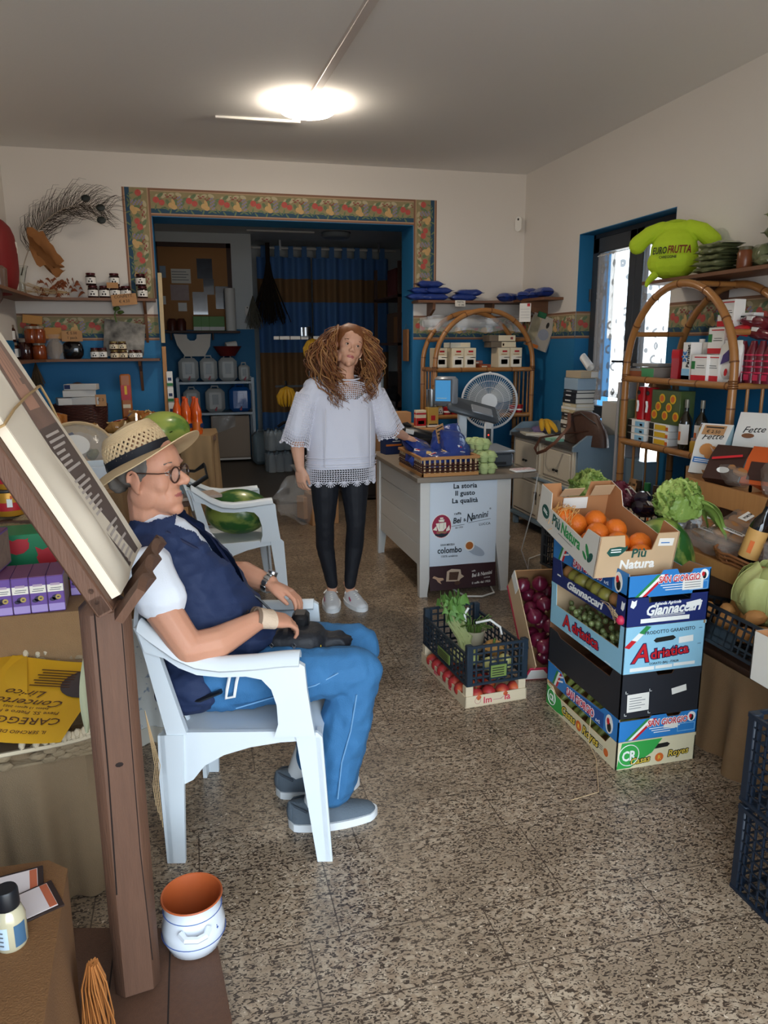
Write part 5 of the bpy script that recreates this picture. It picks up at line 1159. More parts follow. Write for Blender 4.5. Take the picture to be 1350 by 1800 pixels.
def leafball(b,c,r,n,mats,seed,ruf=.25,top=1.2,size=.8):
    """overlapping ruffled leaves round a heart"""
    q=random.Random(seed)
    b.m(mats[0]).ell(c,(r*.74,r*.74,r*.66),12,wob=.2,seed=seed)
    for k in range(int(n*1.5)):
        a=q.uniform(0,6.28);el=q.uniform(-.25,top);s=r*q.uniform(.5,.85)*size;b.m(mats[k % len(mats)])
        d=Vector((math.cos(a)*math.cos(el),math.sin(a)*math.cos(el),math.sin(el)));u0=d.cross(Vector((0,0,1)));u0=u0.normalized() if u0.length>.05 else Vector((1,0,0));v0=u0.cross(d)
        rl=Matrix.Rotation(q.uniform(-.7,.7),3,d);u0=rl@u0;v0=rl@v0;ph=q.uniform(0,6);op=q.uniform(-.12,.22)*(ruf/.3)
        def f(u,v):
            x=(u-.5)*2;y=v*1.4-.45;w=math.sqrt(max(0,1-(abs(y-.2)/.95)**2.4));e=max(abs(x),max(0,y))
            rad=r*(.84-.12*x*x+op*y*1.2+ruf*e**3*(math.sin(13*x+5*y+ph)*.3+math.sin(23*y+9*x)*.16))
            return Vector(c)+d*rad+u0*(x*w*s)+v0*(y*s)
        b.sheet(f,12,10,.001)
# ------------------------------------------------------------------ cardboard fruit boxes stacked by the produce table
SX,SY0,BW,BL=1.62,2.515,.335,.57
CB={'sg':mk('box_blue','2f7fc4',.5,var=.1,vs=5),'sgd':mk('box_deep_blue','1f4f93',.5),'gian':mk('box_navy','1c2a66',.5),'adr':mk('box_sky','8fc6de',.5,var=.2,vs=3,col2='b7dcea'),'blk':mk('box_black','23252b',.55),'cas':mk('box_cream','ddd2ae',.6),'casg':mk('box_green','37a34a',.5),'piu':mk('box_piu','c9ab86',.7,var=.15,vs=20),'piuw':mk('box_white','d9d4c8',.65,var=.08,vs=20)}
CW=mk('card_edge','a9825c',.8);LRED=mk('letter_red','c9202a',.5);LWH=mk('letter_white','f0f0ea',.5);LGR=mk('letter_green','2f8a4a',.5);LDG=mk('letter_dark_green','23544a',.5);LBK=mk('letter_black','20201c',.5);LYE=mk('letter_yellow','dfc04a',.5);LOR=mk('letter_orange','d86a2c',.5);LPK=mk('letter_pink_red','c42d4e',.5)
MF=Matrix.Translation((-BW/2,-BL/2,0))@RX90
MLF=Matrix.Translation((-BW/2,BL/2,0))@Matrix.Rotation(-PI/2,4,'Z')@RX90
MBK=Matrix.Translation((BW/2,BL/2,0))@Matrix.Rotation(PI,4,'Z')@RX90
MRT=Matrix.Translation((BW/2,-BL/2,0))@Matrix.Rotation(PI/2,4,'Z')@RX90
def fruit_box(label,z,front,side,mat,deco_f=None,deco_s=None,inner=None,loc=None,rot=None,W=BW,L=BL,smat=None,group='cardboard fruit boxes in the stack',hole=None):
    """open cardboard box: front and side outlines (x, z), printed decoration"""
    t=thing('fruit_box',label,'box',loc or (SX,SY0,z),0,group,rot)
    F=Matrix.Translation((-W/2,-L/2,0))@RX90;Lf=Matrix.Translation((-W/2,L/2,0))@Matrix.Rotation(-PI/2,4,'Z')@RX90
    K=Matrix.Translation((W/2,L/2,0))@Matrix.Rotation(PI,4,'Z')@RX90;Rt=Matrix.Translation((W/2,-L/2,0))@Matrix.Rotation(PI/2,4,'Z')@RX90
    b=B(mat,CW,KRAFT)
    for M_,poly,deco in ((F,front,deco_f),(Lf,side,deco_s),(K,front,None),(Rt,side,None)):
        mm=smat if (smat and M_ in (Lf,Rt)) else mat
        b.m(mm).prism(poly,-.0025,0,M_);b.m(inner or KRAFT).prism(poly,-.005,-.0027,M_)
        if deco:deco(b,M_)
    b.m(inner or KRAFT).slab(-W/2+.006,W/2-.006,-L/2+.006,L/2-.006,.001,.006)
    b.build('carton',t);return t
T_=lambda M,x,y,r=0,e=.0002:M@Matrix.Translation((x,y,e))@Matrix.Rotation(r,4,'Z')
# bottom: cream and green box
H=.112
def d(b,M):
    b.m(CB['casg']).prism([(.004,.004),(.02,H-.004),(.19,H-.004),(.15,.055),(.06,.004)],0,.0006,M)
    b.m(LWH);b.tube([M@Vector((.052+.042*math.cos(a),.056+.042*math.sin(a),.001)) for a in [2*PI*i/30 for i in range(30)]],.0018,4,closed=True);b.text('CR',T_(M,.052,.035,0,.0008),.055,bold=.03,sx=.8)
    b.m(LBK).text('Casas',T_(M,.1,.018,.06,.0008),.036,bold=.09,shear=.2);b.m(LYE).text('Casas',T_(M,.1,.018,.06,.0016),.036,bold=.01,shear=.2)
    b.m(LOR).disc(T_(M,.182,.03,0,.0008),.018,.018,16);b.m(LYE).text('R',T_(M,.182,.022,0,.0016),.024)
    b.m(LBK).text('Royes',T_(M,.262,.03,.06,.0008),.036,bold=.09,shear=.2);b.m(LYE).text('Royes',T_(M,.262,.03,.06,.0016),.036,bold=.01,shear=.2)
    b.m(LBK).prism([(.13,.066),(.215,.07),(.225,.08),(.213,.088),(.13,.084),(.122,.075)],0,.0005,M)
def ds(b,M):
    b.m(CB['casg']).prism([(.003,.003),(.003,.09),(.13,.072),(.16,.012),(.1,.003)],0,.0006,M);b.m(LWH);b.tube([M@Vector((.05+.034*math.cos(a),.05+.034*math.sin(a),.001)) for a in [2*PI*i/30 for i in range(30)]],.0018,4,closed=True);b.text('CR',T_(M,.05,.034,0,.0008),.04,bold=.03,sx=.8)
    for tx,x,col in (('Casas',.2,0),('Royes',.38,0)):b.m(LBK).text(tx,T_(M,x,.024,0,.0008),.05,bold=.09,shear=.2);b.m(LYE).text(tx,T_(M,x,.024,0,.0016),.05,bold=.01,shear=.2)
    b.m(LOR).disc(T_(M,.29,.037,0,.0008),.022,.022,16);b.m(LYE).text('R',T_(M,.29,.028,0,.0016),.026);b.m(LOR).disc(T_(M,.5,.036,0,.0008),.016,.016,16);b.m(GREYP)
    for k in range(3):b.rect(T_(M,.43,.03+.008*k,0,.0005),0,.045,0,.002)
fruit_box('cream and green cardboard fruit box on the floor at bottom of the stack',0,[(0,0),(BW,0),(BW,H),(0,H)],[(0,0),(BL,0),(BL,H),(BL-.05,H),(BL-.08,.075),(.08,.075),(.05,.1),(0,.1)],CB['cas'],d,ds)
# blue box, twice
def san(z,label,paper):
    H=.092
    fr=[(0,0),(BW,0),(BW,H),(BW-.07,H),(BW-.08,H-.014),(BW-.13,H-.014),(BW-.14,H+.004),(.14,H+.004),(.13,H-.01),(0,H-.01)]
    sd=[(0,0),(BL,0),(BL,H),(BL-.1,H),(BL-.13,.07),(.16,.05),(.12,H-.01),(0,H-.005)]
    def df(b,M):
        for m_,x in ((LGR,.03),(LWH,.045),(LRED,.06)):b.m(m_).prism([(x,.003),(x+.014,.003),(x+.1,H-.012),(x+.086,H-.012)],0,.0006,M)
        for m_,e,bo in ((LWH,.0008,.08),(LRED,.0016,.015)):b.m(m_).text('SAN GIORGIO',T_(M,.205,.05,.0,e),.034,bold=bo,sx=.78,shear=.1)
        b.m(LWH)
        for k in range(3):b.rect(T_(M,.13+.01*k,.038-.009*k,0,.0006),0,.13-.03*k,0,.003)
        b.disc(T_(M,BW-.028,.068,0,.0008),.018,.02,16);b.m(LBK).disc(T_(M,BW-.027,.064,0,.0014),.008,.013,10);b.m(LRED).disc(T_(M,BW-.033,.07,0,.0018),.006,.009,8)
        b.m(SKYB);M2=T_(M,BW-.085,.012,0,.0006)
        for x0,x1,y0,y1 in ((0,.075,0,.002),(0,.075,.03,.032),(0,.002,0,.032),(.073,.075,0,.032)):b.rect(M2,x0,x1,y0,y1)
        b.m(PAPER)
        if paper:b.rect(T_(M,BW-.115,.015,0,.001),0,.085,0,.05);b.m(GREYP);[b.rect(T_(M,BW-.107,.023+.009*k,0,.0016),0,.066,0,.002) for k in range(4)]
        else:b.rect(T_(M,.19,.036,-.1,.001),0,.06,0,.026)
    def dsd(b,M):
        b.m(CB['sgd']).prism([(.16,.004),(BL-.1,.004),(BL-.1,.066),(.18,.046)],0,.0005,M)
        for m_,x in ((LGR,.05),(LWH,.065),(LRED,.08)):b.m(m_).prism([(x,.003),(x+.014,.003),(x+.05,H-.016),(x+.036,H-.016)],0,.0008,M)
        for m_,e,bo in ((LWH,.0008,.08),(LPK,.0016,.015)):b.m(m_).text('SAN GIORGIO',T_(M,.29,.012,.02,e),.046,bold=bo,sx=.75)
        b.m(LWH).text('s.r.l.',T_(M,.43,.012,0,.0008),.02);b.disc(T_(M,BL-.06,.045,0,.001),.026,.038,18);b.m(LBK).disc(T_(M,BL-.058,.034,0,.0016),.014,.02,10);b.m(LRED).disc(T_(M,BL-.066,.055,0,.002),.01,.014,8);b.m(LWH)
        for k in range(2):b.rect(T_(M,.1,.03+.02*k,.3,.0008),0,.045,0,.007)
    return fruit_box(label,z,fr,sd,CB['sg'],df,dsd)
san(.114,'blue cardboard fruit box with red lettering, second from the bottom of stack',False)
# black box
H=.175
def d(b,M):
    b.m(PAPER).rect(T_(M,.03,.025,.03,.0006),0,.09,0,.07);b.m(GREYP)
    for k in range(5):b.rect(T_(M,.038,.038+.01*k,.03,.0012),0,.05+.015*(k % 2),0,.002)
    b.m(PAPER).rect(T_(M,.215,.075,.18,.0006),0,.062,0,.025);b.m(LWH)
    for x,y in ((.02,.012),(.118,.1),(.02,.1),(.118,.012)):b.rect(T_(M,x,y,0,.0006),0,.01,0,.002);b.rect(T_(M,x,y,0,.0006),0,.002,0,.01)
fruit_box('plain black cardboard fruit box in the middle of the stack',.206,[(0,0),(BW,0),(BW,H),(.22,H),(.21,H-.016),(.15,H-.016),(.14,H),(0,H)],[(0,0),(BL,0),(BL,H),(BL-.06,H),(BL-.08,.135),(.1,.135),(.07,.15),(0,.15)],CB['blk'],d,None,mk('brown_inner','6f4a30',.8))
# sky blue box
H=.18
def d(b,M):
    b.m(LRED).prism([(.004,.13),(.004,.155),(.028,.155),(.028,.135)],0,.0006,M) if False else None
    for m_,o in ((LRED,0),(LWH,.028),(LGR,.056)):b.m(m_).prism([(.002+o,.105+o*.9),(.03+o,.13+o*.9),(.03+o+.02,.125+o*.9-.0),(.022+o,.098+o*.9)],0,.0006,M)
    b.m(INK).text('PRODOTTO GARANTITO',T_(M,.185,.147,.01,.0006),.019,sx=.95)
    for m_,e,bo in ((NAVY,.0006,.09),(LRED,.0014,.02)):
        b.m(m_).text('A',T_(M,.07,.042,0,e),.1,bold=bo*.5,shear=.2,sx=1.0);b.text('driatica',T_(M,.112,.05,.07,e),.052,'LEFT',bold=bo,sx=1.02)
    b.m(INK).text('CORATO (BA) - ITALIA',T_(M,.17,.028,.01,.0006),.012);b.m(LWH).rect(T_(M,.03,.008,0,.0006),0,.1,0,.014);b.rect(T_(M,.135,.01,0,.0006),0,.07,0,.012);b.rect(T_(M,.21,.012,0,.0006),0,.09,0,.012)
    b.m(LBK).prism([(.13,.112),(.2,.116),(.212,.124),(.2,.134),(.13,.13),(.12,.121)],0,.0006,M)
    b.m(LWH).rect(T_(M,.225,.1,.06,.0008),0,.06,0,.024);b.m(NAVY)
    for x,y in ((.25,.15),(.305,.09),(.305,.152)):b.rect(T_(M,x,y,0,.0006),0,.014,0,.0015)
def ds(b,M):
    for m_,e,bo in ((NAVY,.0006,.09),(LRED,.0014,.02)):
        b.m(m_).text('A',T_(M,.15,.022,0,e),.08,bold=bo*.5,sx=1.2);b.text('driatica',T_(M,.195,.028,0,e),.06,'LEFT',bold=bo,sx=1.15)
    b.m(LWH)
    for x,y in ((.16,.004),(.3,.004),(.45,.004)):b.rect(T_(M,x,y,0,.0006),0,.04,0,.003)
fruit_box('sky blue cardboard fruit box of grapes in middle of the stack',.383,[(0,0),(BW,0),(BW,H-.012),(BW-.012,H-.012),(BW-.012,H),(.0,H),(0,H-.03)],[(0,0),(BL,0),(BL,H),(BL-.03,H),(BL-.035,.088),(.05,.088),(.045,H),(0,H)],CB['adr'],d,ds,KRAFTL)
# navy box
H=.118
def d(b,M):
    b.m(LWH).text('Giannaccari',T_(M,.19,.04,.02,.0006),.052,bold=.03,shear=.3,sx=.92);b.text('Azienda Agricola',T_(M,.165,.074,.02,.0006),.016,shear=.3,bold=.02);b.rect(T_(M,.06,.01,0,.0006),0,.2,0,.016)
    for k in range(2):b.rect(T_(M,.1,.029+.005*k,.01,.0006),0,.14,0,.002)
    b.rect(T_(M,.245,.052,.14,.0012),0,.06,0,.022);b.prism([(.015,.075),(.02,.1),(.03,.094),(.04,.1),(.038,.08),(.028,.068)],0,.0006,M)
def ds(b,M):
    b.text('Giannaccari',(b.m(LWH),T_(M,.27,.012,0,.0006))[1],.045,bold=.03,shear=.3,sx=1.3);b.rect(T_(M,.05,.04,0,.0006),0,.03,0,.006);b.prism([(.535,.06),(.54,.09),(.55,.084),(.56,.09),(.555,.065),(.548,.055)],0,.0006,M)
    b.m(LPK).ell(M@Vector((.545,.02,.004)),.018,10);b.m(STRAW)
    for k in range(6):b.tube([M@Vector((.4+.02*k,.045,.002)),M@Vector((.47+.01*k,.06-.012*k,.012)),M@Vector((.545,.03,.01+.004*(k % 3)))],.0016,4)
fruit_box('navy cardboard fruit box of pears with white script lettering',.565,[(0,0),(BW,0),(BW,H),(BW-.07,H),(BW-.075,.085),(.09,.085),(.085,H-.006),(0,H-.006)],[(0,0),(BL,0),(BL,H),(BL-.06,H),(BL-.065,.05),(.09,.05),(.07,H-.01),(0,H-.01)],CB['gian'],d,ds,mk('navy_inner','3a3f58',.7))
san(.672,'upper blue cardboard fruit box with red lettering, under the oranges box',True)
# orange box on top, tipped towards the entrance
H,PW_,PL_=.165,.315,.5
def d(b,M):
    b.m(LDG).prism([(.035,.1),(.045,.118),(.08,.122),(.105,.118),(.112,.125),(.115,.112),(.1,.096),(.085,.085),(.05,.084)],0,.0006,M);b.m(LWH)
    for k in range(2):b.rect(T_(M,.05,.1+.009*k,0,.0012),0,.04,0,.004)
    b.m(LDG).text('Più',T_(M,.165,.075,0,.0006),.05,bold=.02);b.m(LWH).text('Natura',T_(M,.165,.03,.0,.0006),.052,bold=.03,sx=.95);b.m(PAPER).rect(T_(M,.235,.115,-.05,.0006),0,.06,0,.03);b.m(BLUE).rect(T_(M,.245,.125,-.05,.001),0,.035,0,.004)
def ds(b,M):
    b.m(LDG).disc(T_(M,.07,.072,-.2,.0006),.034,.028,16);b.m(LWH).rect(T_(M,.05,.07,-.2,.0012),0,.04,0,.004);b.rect(T_(M,.05,.078,-.2,.0012),0,.035,0,.004)
    b.m(LDG).text('Più',T_(M,.17,.05,0,.0006),.062,bold=.02,sx=.95);b.m(LGR).text('Natura',T_(M,.295,.05,0,.0006),.062,bold=.02,sx=.9)
    b.m(LGR).disc(T_(M,.43,.075,.6,.0006),.01,.028,10);b.disc(T_(M,.415,.05,1.0,.0006),.008,.02,10);b.m(LDG).disc(T_(M,.455,.06,-.6,.0006),.014,.026,10);b.m(GREYP).rect(T_(M,.2,.035,0,.0006),0,.12,0,.002)
TILT=math.radians(12);ob=fruit_box('open oranges box tipped on top of stack, white sides with green lettering',0,[(0,0),(PW_,0),(PW_,H),(PW_-.085,H),(PW_-.1,.1),(.11,.1),(.095,H),(0,H)],[(0,0),(PL_,0),(PL_,H),(PL_-.09,H-.01),(PL_-.12,.1),(.11,.1),(.1,H),(0,H)],CB['piu'],d,ds,mk('orange_box_inner','b27c50',.8),loc=(SX-.095,SY0+.04,.782),rot=(TILT,0,math.radians(-1)),W=PW_,L=PL_,smat=CB['piuw'])
b=B(PAPER);b.box((0,PL_/2-.012,.075),(.11,.002,.05));b.build('label_card',ob)
b=B(CB['piu']);b.box((-.04,PL_/2-.045,.14),(.09,.06,.003),0,Matrix.Rotation(-.9,4,'X'));b.box((.1,PL_/2-.04,.14),(.09,.06,.003),0,Matrix.Rotation(-1.1,4,'X'));b.build('flap',ob)
def fruit(label,name,cat,loc,r,mat,group,stem=True,wob=.03,seed=0,squash=1,rot=None):
    t=thing(name,label,cat,loc,0,group,rot);b=B(mat);b.ell((0,0,0),(r,r,r*squash),16,wob=wob,seed=seed);b.build('flesh',t)
    if stem:b=B(STEMG);b.cyl((0,0,r*squash*.95),(.002,0,r*squash*1.08),.003,n=6);b.build('stem',t)
    return t
KB=Matrix.Translation((SX-.095,SY0+.04,.782))@Matrix.Rotation(math.radians(-1),4,'Z')@Matrix.Rotation(TILT,4,'X')
for (x,y,z),lb in zip(((-.06,.1,.045),(.03,.11,.05),(-.02,.0,.05),(.07,.02,.05),(-.075,-.06,.045),(.02,-.09,.05),(.1,-.11,.05),(-.04,-.17,.045),(.06,-.19,.045)),('orange at far left of the tipped box, beside straw net','orange at far side of the tipped box under the label card','orange in the middle of tipped box, front of straw net','orange at right wall of the tipped box','orange low by the left wall of tipped box','orange near the front notch of tipped box','orange at right by front notch of tipped box','orange in left front corner of the tipped box','orange at front right of the tipped box')):
    fruit(lb,'orange','orange',KB@Vector((x,y,z)),.045,ORM,'oranges in the tipped box',False,.02)
t=thing('netted_orange','orange wrapped in straw at far left of the tipped box','orange',KB@Vector((-.1,.13,.06)))
b=B(ORM);b.ell((0,0,0),.045,14);b.build('flesh',t);b=B(mk('straw_net','d9a560',.7));q=random.Random(3)
for k in range(60):
    p=Vector((q.uniform(-1,1),q.uniform(-1,1),q.uniform(0,1))).normalized()*.047;u=p.orthogonal().normalized()*q.uniform(.02,.06);v=p.cross(u).normalized()*q.uniform(-.03,.03);b.tube([p-u,p*1.1+v,p+u+Vector((0,0,-.01))],.0011,4)
b.build('straw',t)
for k in range(8):
    y=-.21+.06*k;fruit(['pear nearest the front corner','second pear from the front corner','third pear from front corner','fourth pear from front corner','fifth pear from front corner','sixth pear from front corner','seventh pear from front corner','pear farthest from front corner'][k]+' along open side of the navy box','pear','pear',(SX-.125+.008*math.sin(k*2),SY0+y,.565+.055),.034+.003*math.sin(k*3),KAKI if k in (1,7) else PEARM,'pears along the side of the navy box',True,.06,k,.95)
for k in range(5):fruit('pear in second row of navy box behind the open side','pear','pear',(SX-.05,SY0-.2+.09*k,.565+.06),.034,PEARM,'pears in the second row of the navy box',True,.06,k+9)
q=random.Random(5)
for k in range(70):b=B(GRAPE) if k==0 else None;
_g=None
pos=[]
for k in range(400):
    p=Vector((SX-BW/2+.02+q.uniform(0,.12),SY0+q.uniform(-.24,.24),.383+.016+q.uniform(0,.085)+.0*k))
    if all((p-o).length>.021 for o in pos):pos.append(p)
    if len(pos)>110:break
t=thing('grape','green grape in the sky blue box','grape',pos[0],0,'green grapes in the sky blue box');b=B(GRAPE);b.ell((0,0,0),(.0115,.0115,.0125),10);b.build('berry',t)
for p in pos[1:]:dup(t,p)
CUC=mk('corn_green','7a8a3e',.55,var=.5,vs=30,col2='b3a55c')
for k,(z,n) in enumerate(((.114+.012,9),(.0+.014,9))):
    for i in range(n):
        t=thing('green_bean_pod' if k else 'courgette',('courgette in the lower blue box of the stack' if not k else 'pale green pod in the bottom cream box'),'courgette' if not k else 'bean pod',(SX-.1,SY0-.22+.052*i,z+.02),0,'courgettes in the lower blue box' if not k else 'pods in the bottom cream box',(0,.0,.25*math.sin(i*2.1)))
        b=B(CUC);b.tube([(-.05,0,.0),(-.02,.004,.012+.01*(i % 3)),(.03,0,.012),(.08,-.004,.0)],[.009,.017,.017,.01],8);b.build('pod',t)
        b=B(STEMG);b.tube([(-.05,0,0),(-.063,.003,.006)],[.006,.004],6);b.build('stem',t)
b=B(STRAW)
b.tube([(SX-BW/2-.004,SY0-.1,.13),(SX-BW/2-.02,SY0-.12,.03),(SX-BW/2-.03,SY0-.2,.004),(SX-.3,2.12,.003),(SX-.42,2.1,.003)],.0016,4);tag(b.build('raffia_string'),'thin pale string trailing on floor from the cardboard stack','string')

# ------------------------------------------------------------------ plastic and wooden crates
def lattice_wall(b,M,L,H,nx,nz,bar=.004,th=.004,solid=(0,0),rim=.012):
    """one wall of a plastic crate: rim, foot and a grid of bars"""
    b_=lambda x0,x1,y0,y1,t=th:b.prism([(x0,y0),(x1,y0),(x1,y1),(x0,y1)],-t/2,t/2,M)
    b_(0,L,0,rim,th*1.6);b_(0,L,H-rim,H,th*2.2)
    for i in range(nx+1):x=rim/2+(L-rim)*i/nx;b_(x-bar/2,x+bar/2,0,H)
    for k in range(1,nz):z=H*k/nz;b_(0,L,z-bar/2,z+bar/2)
    if solid[1]:b_(L*solid[0],L*solid[1],H*.1,H*.52)
def crate(label,loc,W,L,H,mat,rz=0,nx=9,ny=14,nz=5,group=None,dips=True,bar=.004,deco=None):
    t=thing('plastic_crate',label,'crate',loc,rz,group)
    walls=((Matrix.Translation((-W/2,-L/2,0))@RX90,W,nx,'end_wall'),(Matrix.Translation((W/2,L/2,0))@Matrix.Rotation(PI,4,'Z')@RX90,W,nx,'end_wall'),(Matrix.Translation((-W/2,L/2,0))@Matrix.Rotation(-PI/2,4,'Z')@RX90,L,ny,'side_wall'),(Matrix.Translation((W/2,-L/2,0))@Matrix.Rotation(PI/2,4,'Z')@RX90,L,ny,'side_wall'))
    for i,(M,ln,n,nm) in enumerate(walls):
        b=B(mat);hh=H if nm=='end_wall' or not dips else H*.8
        lattice_wall(b,M,ln,hh,n,nz,bar,solid=(.36,.66) if i in (0,2) else (0,0))
        if deco and i in (0,2):deco(b,M,ln,hh)
        b.build(nm,t)
    b=B(mat)
    for i in range(int(W/.05)+1):x=-W/2+W*i/int(W/.05);b.slab(x-.005,x+.005,-L/2,L/2,.004,.01)
    for i in range(int(L/.05)+1):y=-L/2+L*i/int(L/.05);b.slab(-W/2,W/2,y-.005,y+.005,.004,.01)
    b.build('base',t)
    for sx in (-1,1):
        for sy in (-1,1):
            b=B(mat);b.box((sx*(W/2-.012),sy*(L/2-.012),H/2),(.03,.03,H+.006),.004)
            b.build('corner_post',t)
    return t
IMW,IML=.30,.53;IMX,IMY=1.215,3.11;IRZ=math.radians(4)
WD=mk('crate_poplar','d3c2a4',.7,var=.25,vs=8,col2='b49f7c',stretch=(1,8,8))
t=thing('wooden_crate','small pale wooden fruit crate of peaches on floor under the dark plastic crate','crate',(IMX,IMY,0),IRZ)
for i,(M,ln) in enumerate(((Matrix.Translation((-IMW/2,-IML/2,0))@RX90,IMW),(Matrix.Translation((IMW/2,IML/2,0))@Matrix.Rotation(PI,4,'Z')@RX90,IMW),(Matrix.Translation((-IMW/2,IML/2,0))@Matrix.Rotation(-PI/2,4,'Z')@RX90,IML),(Matrix.Translation((IMW/2,-IML/2,0))@Matrix.Rotation(PI/2,4,'Z')@RX90,IML))):
    b=B(WD);b.prism([(0,.004),(ln,.004),(ln,.052),(0,.052)],-.005,0,M)
    b.m(LPK);b.text('Im',T_(M,ln*.36,.012,0,.0005),.042,bold=.01);b.text('la',T_(M,ln*.68,.014,0,.0005),.046,bold=.01);b.m(mk('print_faded','b98a86',.7));b.tube([T_(M,ln*.2+.014*math.cos(a),.028+.014*math.sin(a),0,.001)@Vector((0,0,0)) for a in [2*PI*i/16 for i in range(16)]],.0012,4,closed=True);b.rect(T_(M,ln*.45,.02,0,.0005),0,ln*.14,0,.003);b.rect(T_(M,ln*.57,.02,.5,.0005),0,.02,0,.003)
    b.build('slat',t)
b=B(WD);b.slab(-IMW/2,IMW/2,-IML/2,IML/2,0,.005);b.build('bottom',t)
for sx in (-1,1):
    for sy in (-1,1):b=B(WD);b.box((sx*(IMW/2-.022),sy*(IML/2-.022),.05),(.035,.035,.09),.001);b.build('corner_post',t)
R2=lambda x,y,z:Matrix.Translation((IMX,IMY,0))@Matrix.Rotation(IRZ,4,'Z')@Vector((x,y,z))
pk=[(-.085,-.235),(-.02,-.23),(.045,-.235),(.105,-.23)] +[(-.125,-.165+.068*k) for k in range(6)] +[(-.05+.07*(k % 2),-.15+.07*(k//2)) for k in range(8)]
nmz=['leftmost peach showing at front of the small wooden crate','second peach from left at the front of small wooden crate','third peach from left at the front of small wooden crate','rightmost peach showing at front of the small wooden crate']
for i,(x,y) in enumerate(pk):
    lb=nmz[i] if i<4 else ('peach along left side of the small wooden crate, %s from the front' % ['first','second','third','fourth','fifth','sixth'][i-4] if i<10 else 'peach inside the small wooden crate hidden under the dark plastic crate')
    fruit(lb,'peach','peach',R2(x,y,.042),.033,PEACH,'peaches in the small wooden crate' if i<10 else 'peaches hidden inside the small wooden crate',i<10,.03,i,.95,(i*.7,i*.4,i))
DCR=mk('crate_dark_blue','1d2a36',.45)
def lab(b,M,L,H):
    b.m(mk('crate_label','6f8440',.6)).prism([(L*.38,H*.16),(L*.64,H*.16),(L*.64,H*.46),(L*.38,H*.46)],0,.0055,M);b.m(LBK)
    for k in range(4):b.rect(T_(M,L*.4,H*(.2+.06*k),0,.0056),0,L*.2,0,.004)
    b.m(DCR)
crate('dark blue plastic crate of mixed vegetables on top of the small wooden crate',(IMX+.005,IMY,.098),.29,.52,.185,DCR,IRZ,nx=8,ny=13,nz=5,deco=lab,bar=.008)
VZ=.11
def veg(label,name,cat,x,y,z):return thing(name,label,cat,R2(x,y,z))
t=veg('wilted celery bunch with leafy green tops in the dark blue crate','celery','celery',-.03,.03,VZ+.03)
b=B(mk('celery_stalk','a8b27a',.5,var=.4,vs=20));q=random.Random(8)
for k in range(9):b.tube([(q.uniform(-.04,.04),-.09,.02),(q.uniform(-.04,.04),.0,.06),(q.uniform(-.05,.03),.1,.11+.03*q.random()),(q.uniform(-.07,.02),.14+.03*q.random(),.17+.04*q.random())],[.012,.011,.007,.003],6)
b.build('stalks',t);b=B(mk('celery_leaf','4f7a35',.6,var=.5,vs=30,col2='7fa24e'))
for k in range(46):
    p=Vector((q.uniform(-.09,.05),q.uniform(.04,.18),q.uniform(.1,.22)));a=q.uniform(0,6);s=q.uniform(.018,.034)
    b.sheet(lambda u,v:p+Vector((math.cos(a)*(u-.5)*s*2*(1-.6*v),math.sin(a)*(u-.5)*s*2*(1-.6*v)+.01*v,v*s*1.3-.02*abs(u-.5)+.006*math.sin(u*12))),4,3,.0008)
b.build('leaves',t)
t=veg('glass-like pot of fresh herbs beside celery in the dark blue crate','herb_pot','herb pot',.05,.08,VZ+.005)
b=B(mk('pot_cloudy','a59c84',.4));b.lathe([(0,0),(.04,0),(.055,.1),(.05,.1),(.037,.006),(0,.006)],18);b.build('pot',t);b=B(STEMG)
for k in range(24):a=k*2.4;b.tube([(.02*math.cos(a),.02*math.sin(a),.05),(.04*math.cos(a),.04*math.sin(a),.13),(.08*math.cos(a),.08*math.sin(a)-.03,.15+.02*math.sin(k))],.003,4)
b.build('herbs',t);b=B(WHITE);b.tube([(-.03,.02,.08),(-.04,.03,.17),(-.02,.03,.2)],.006,6);b.tube([(.0,-.02,.14),(.06,-.05,.16),(.1,-.08,.13),(.1,-.1,.1)],.006,6);b.build('spring_onion',t)
for i,(x,y,r,m_,lb,nm) in enumerate(((-.1,-.06,.038,mk('pale_squash','c4c27e',.5),'pale yellow squash at left wall of the dark blue crate','squash'),(-.05,-.1,.04,mk('pale_squash2','a9b06a',.5),'pale green squash in front of the yellow squash in dark blue crate','squash'),(.08,-.19,.036,mk('pale_squash','c4c27e',.5),'pale squash seen through front bars of the dark blue crate','squash'),(.0,-.2,.036,mk('pale_squash','c4c27e',.5),'second pale squash behind front bars of the dark blue crate','squash'))):
    t=veg(lb,nm,nm,x,y,VZ+.05);b=B(m_);b.ell((0,0,0),(r*.85,r*1.3,r*.85),14,wob=.06,seed=i);b.build('fruit',t);b=B(STEMG);b.cyl((0,r*1.2,0),(0,r*1.5,.006),.006,n=6);b.build('stem',t)
t=veg('ribbed orange gourd in middle of the dark blue crate','gourd','gourd',.07,-.09,VZ+.075);b=B(mk('gourd','b98a4a',.6,var=.4,vs=18));b.lathe([(0,-.03),(.03,-.028),(.05,0),(.03,.028),(.008,.024),(0,.02)],32,wob=lambda a,z:.08*math.cos(a*8));b.build('fruit',t);b=B(STEMG);b.cyl((0,0,.02),(.004,0,.045),.006,n=6);b.build('stem',t)
# red onions in a tipped carton

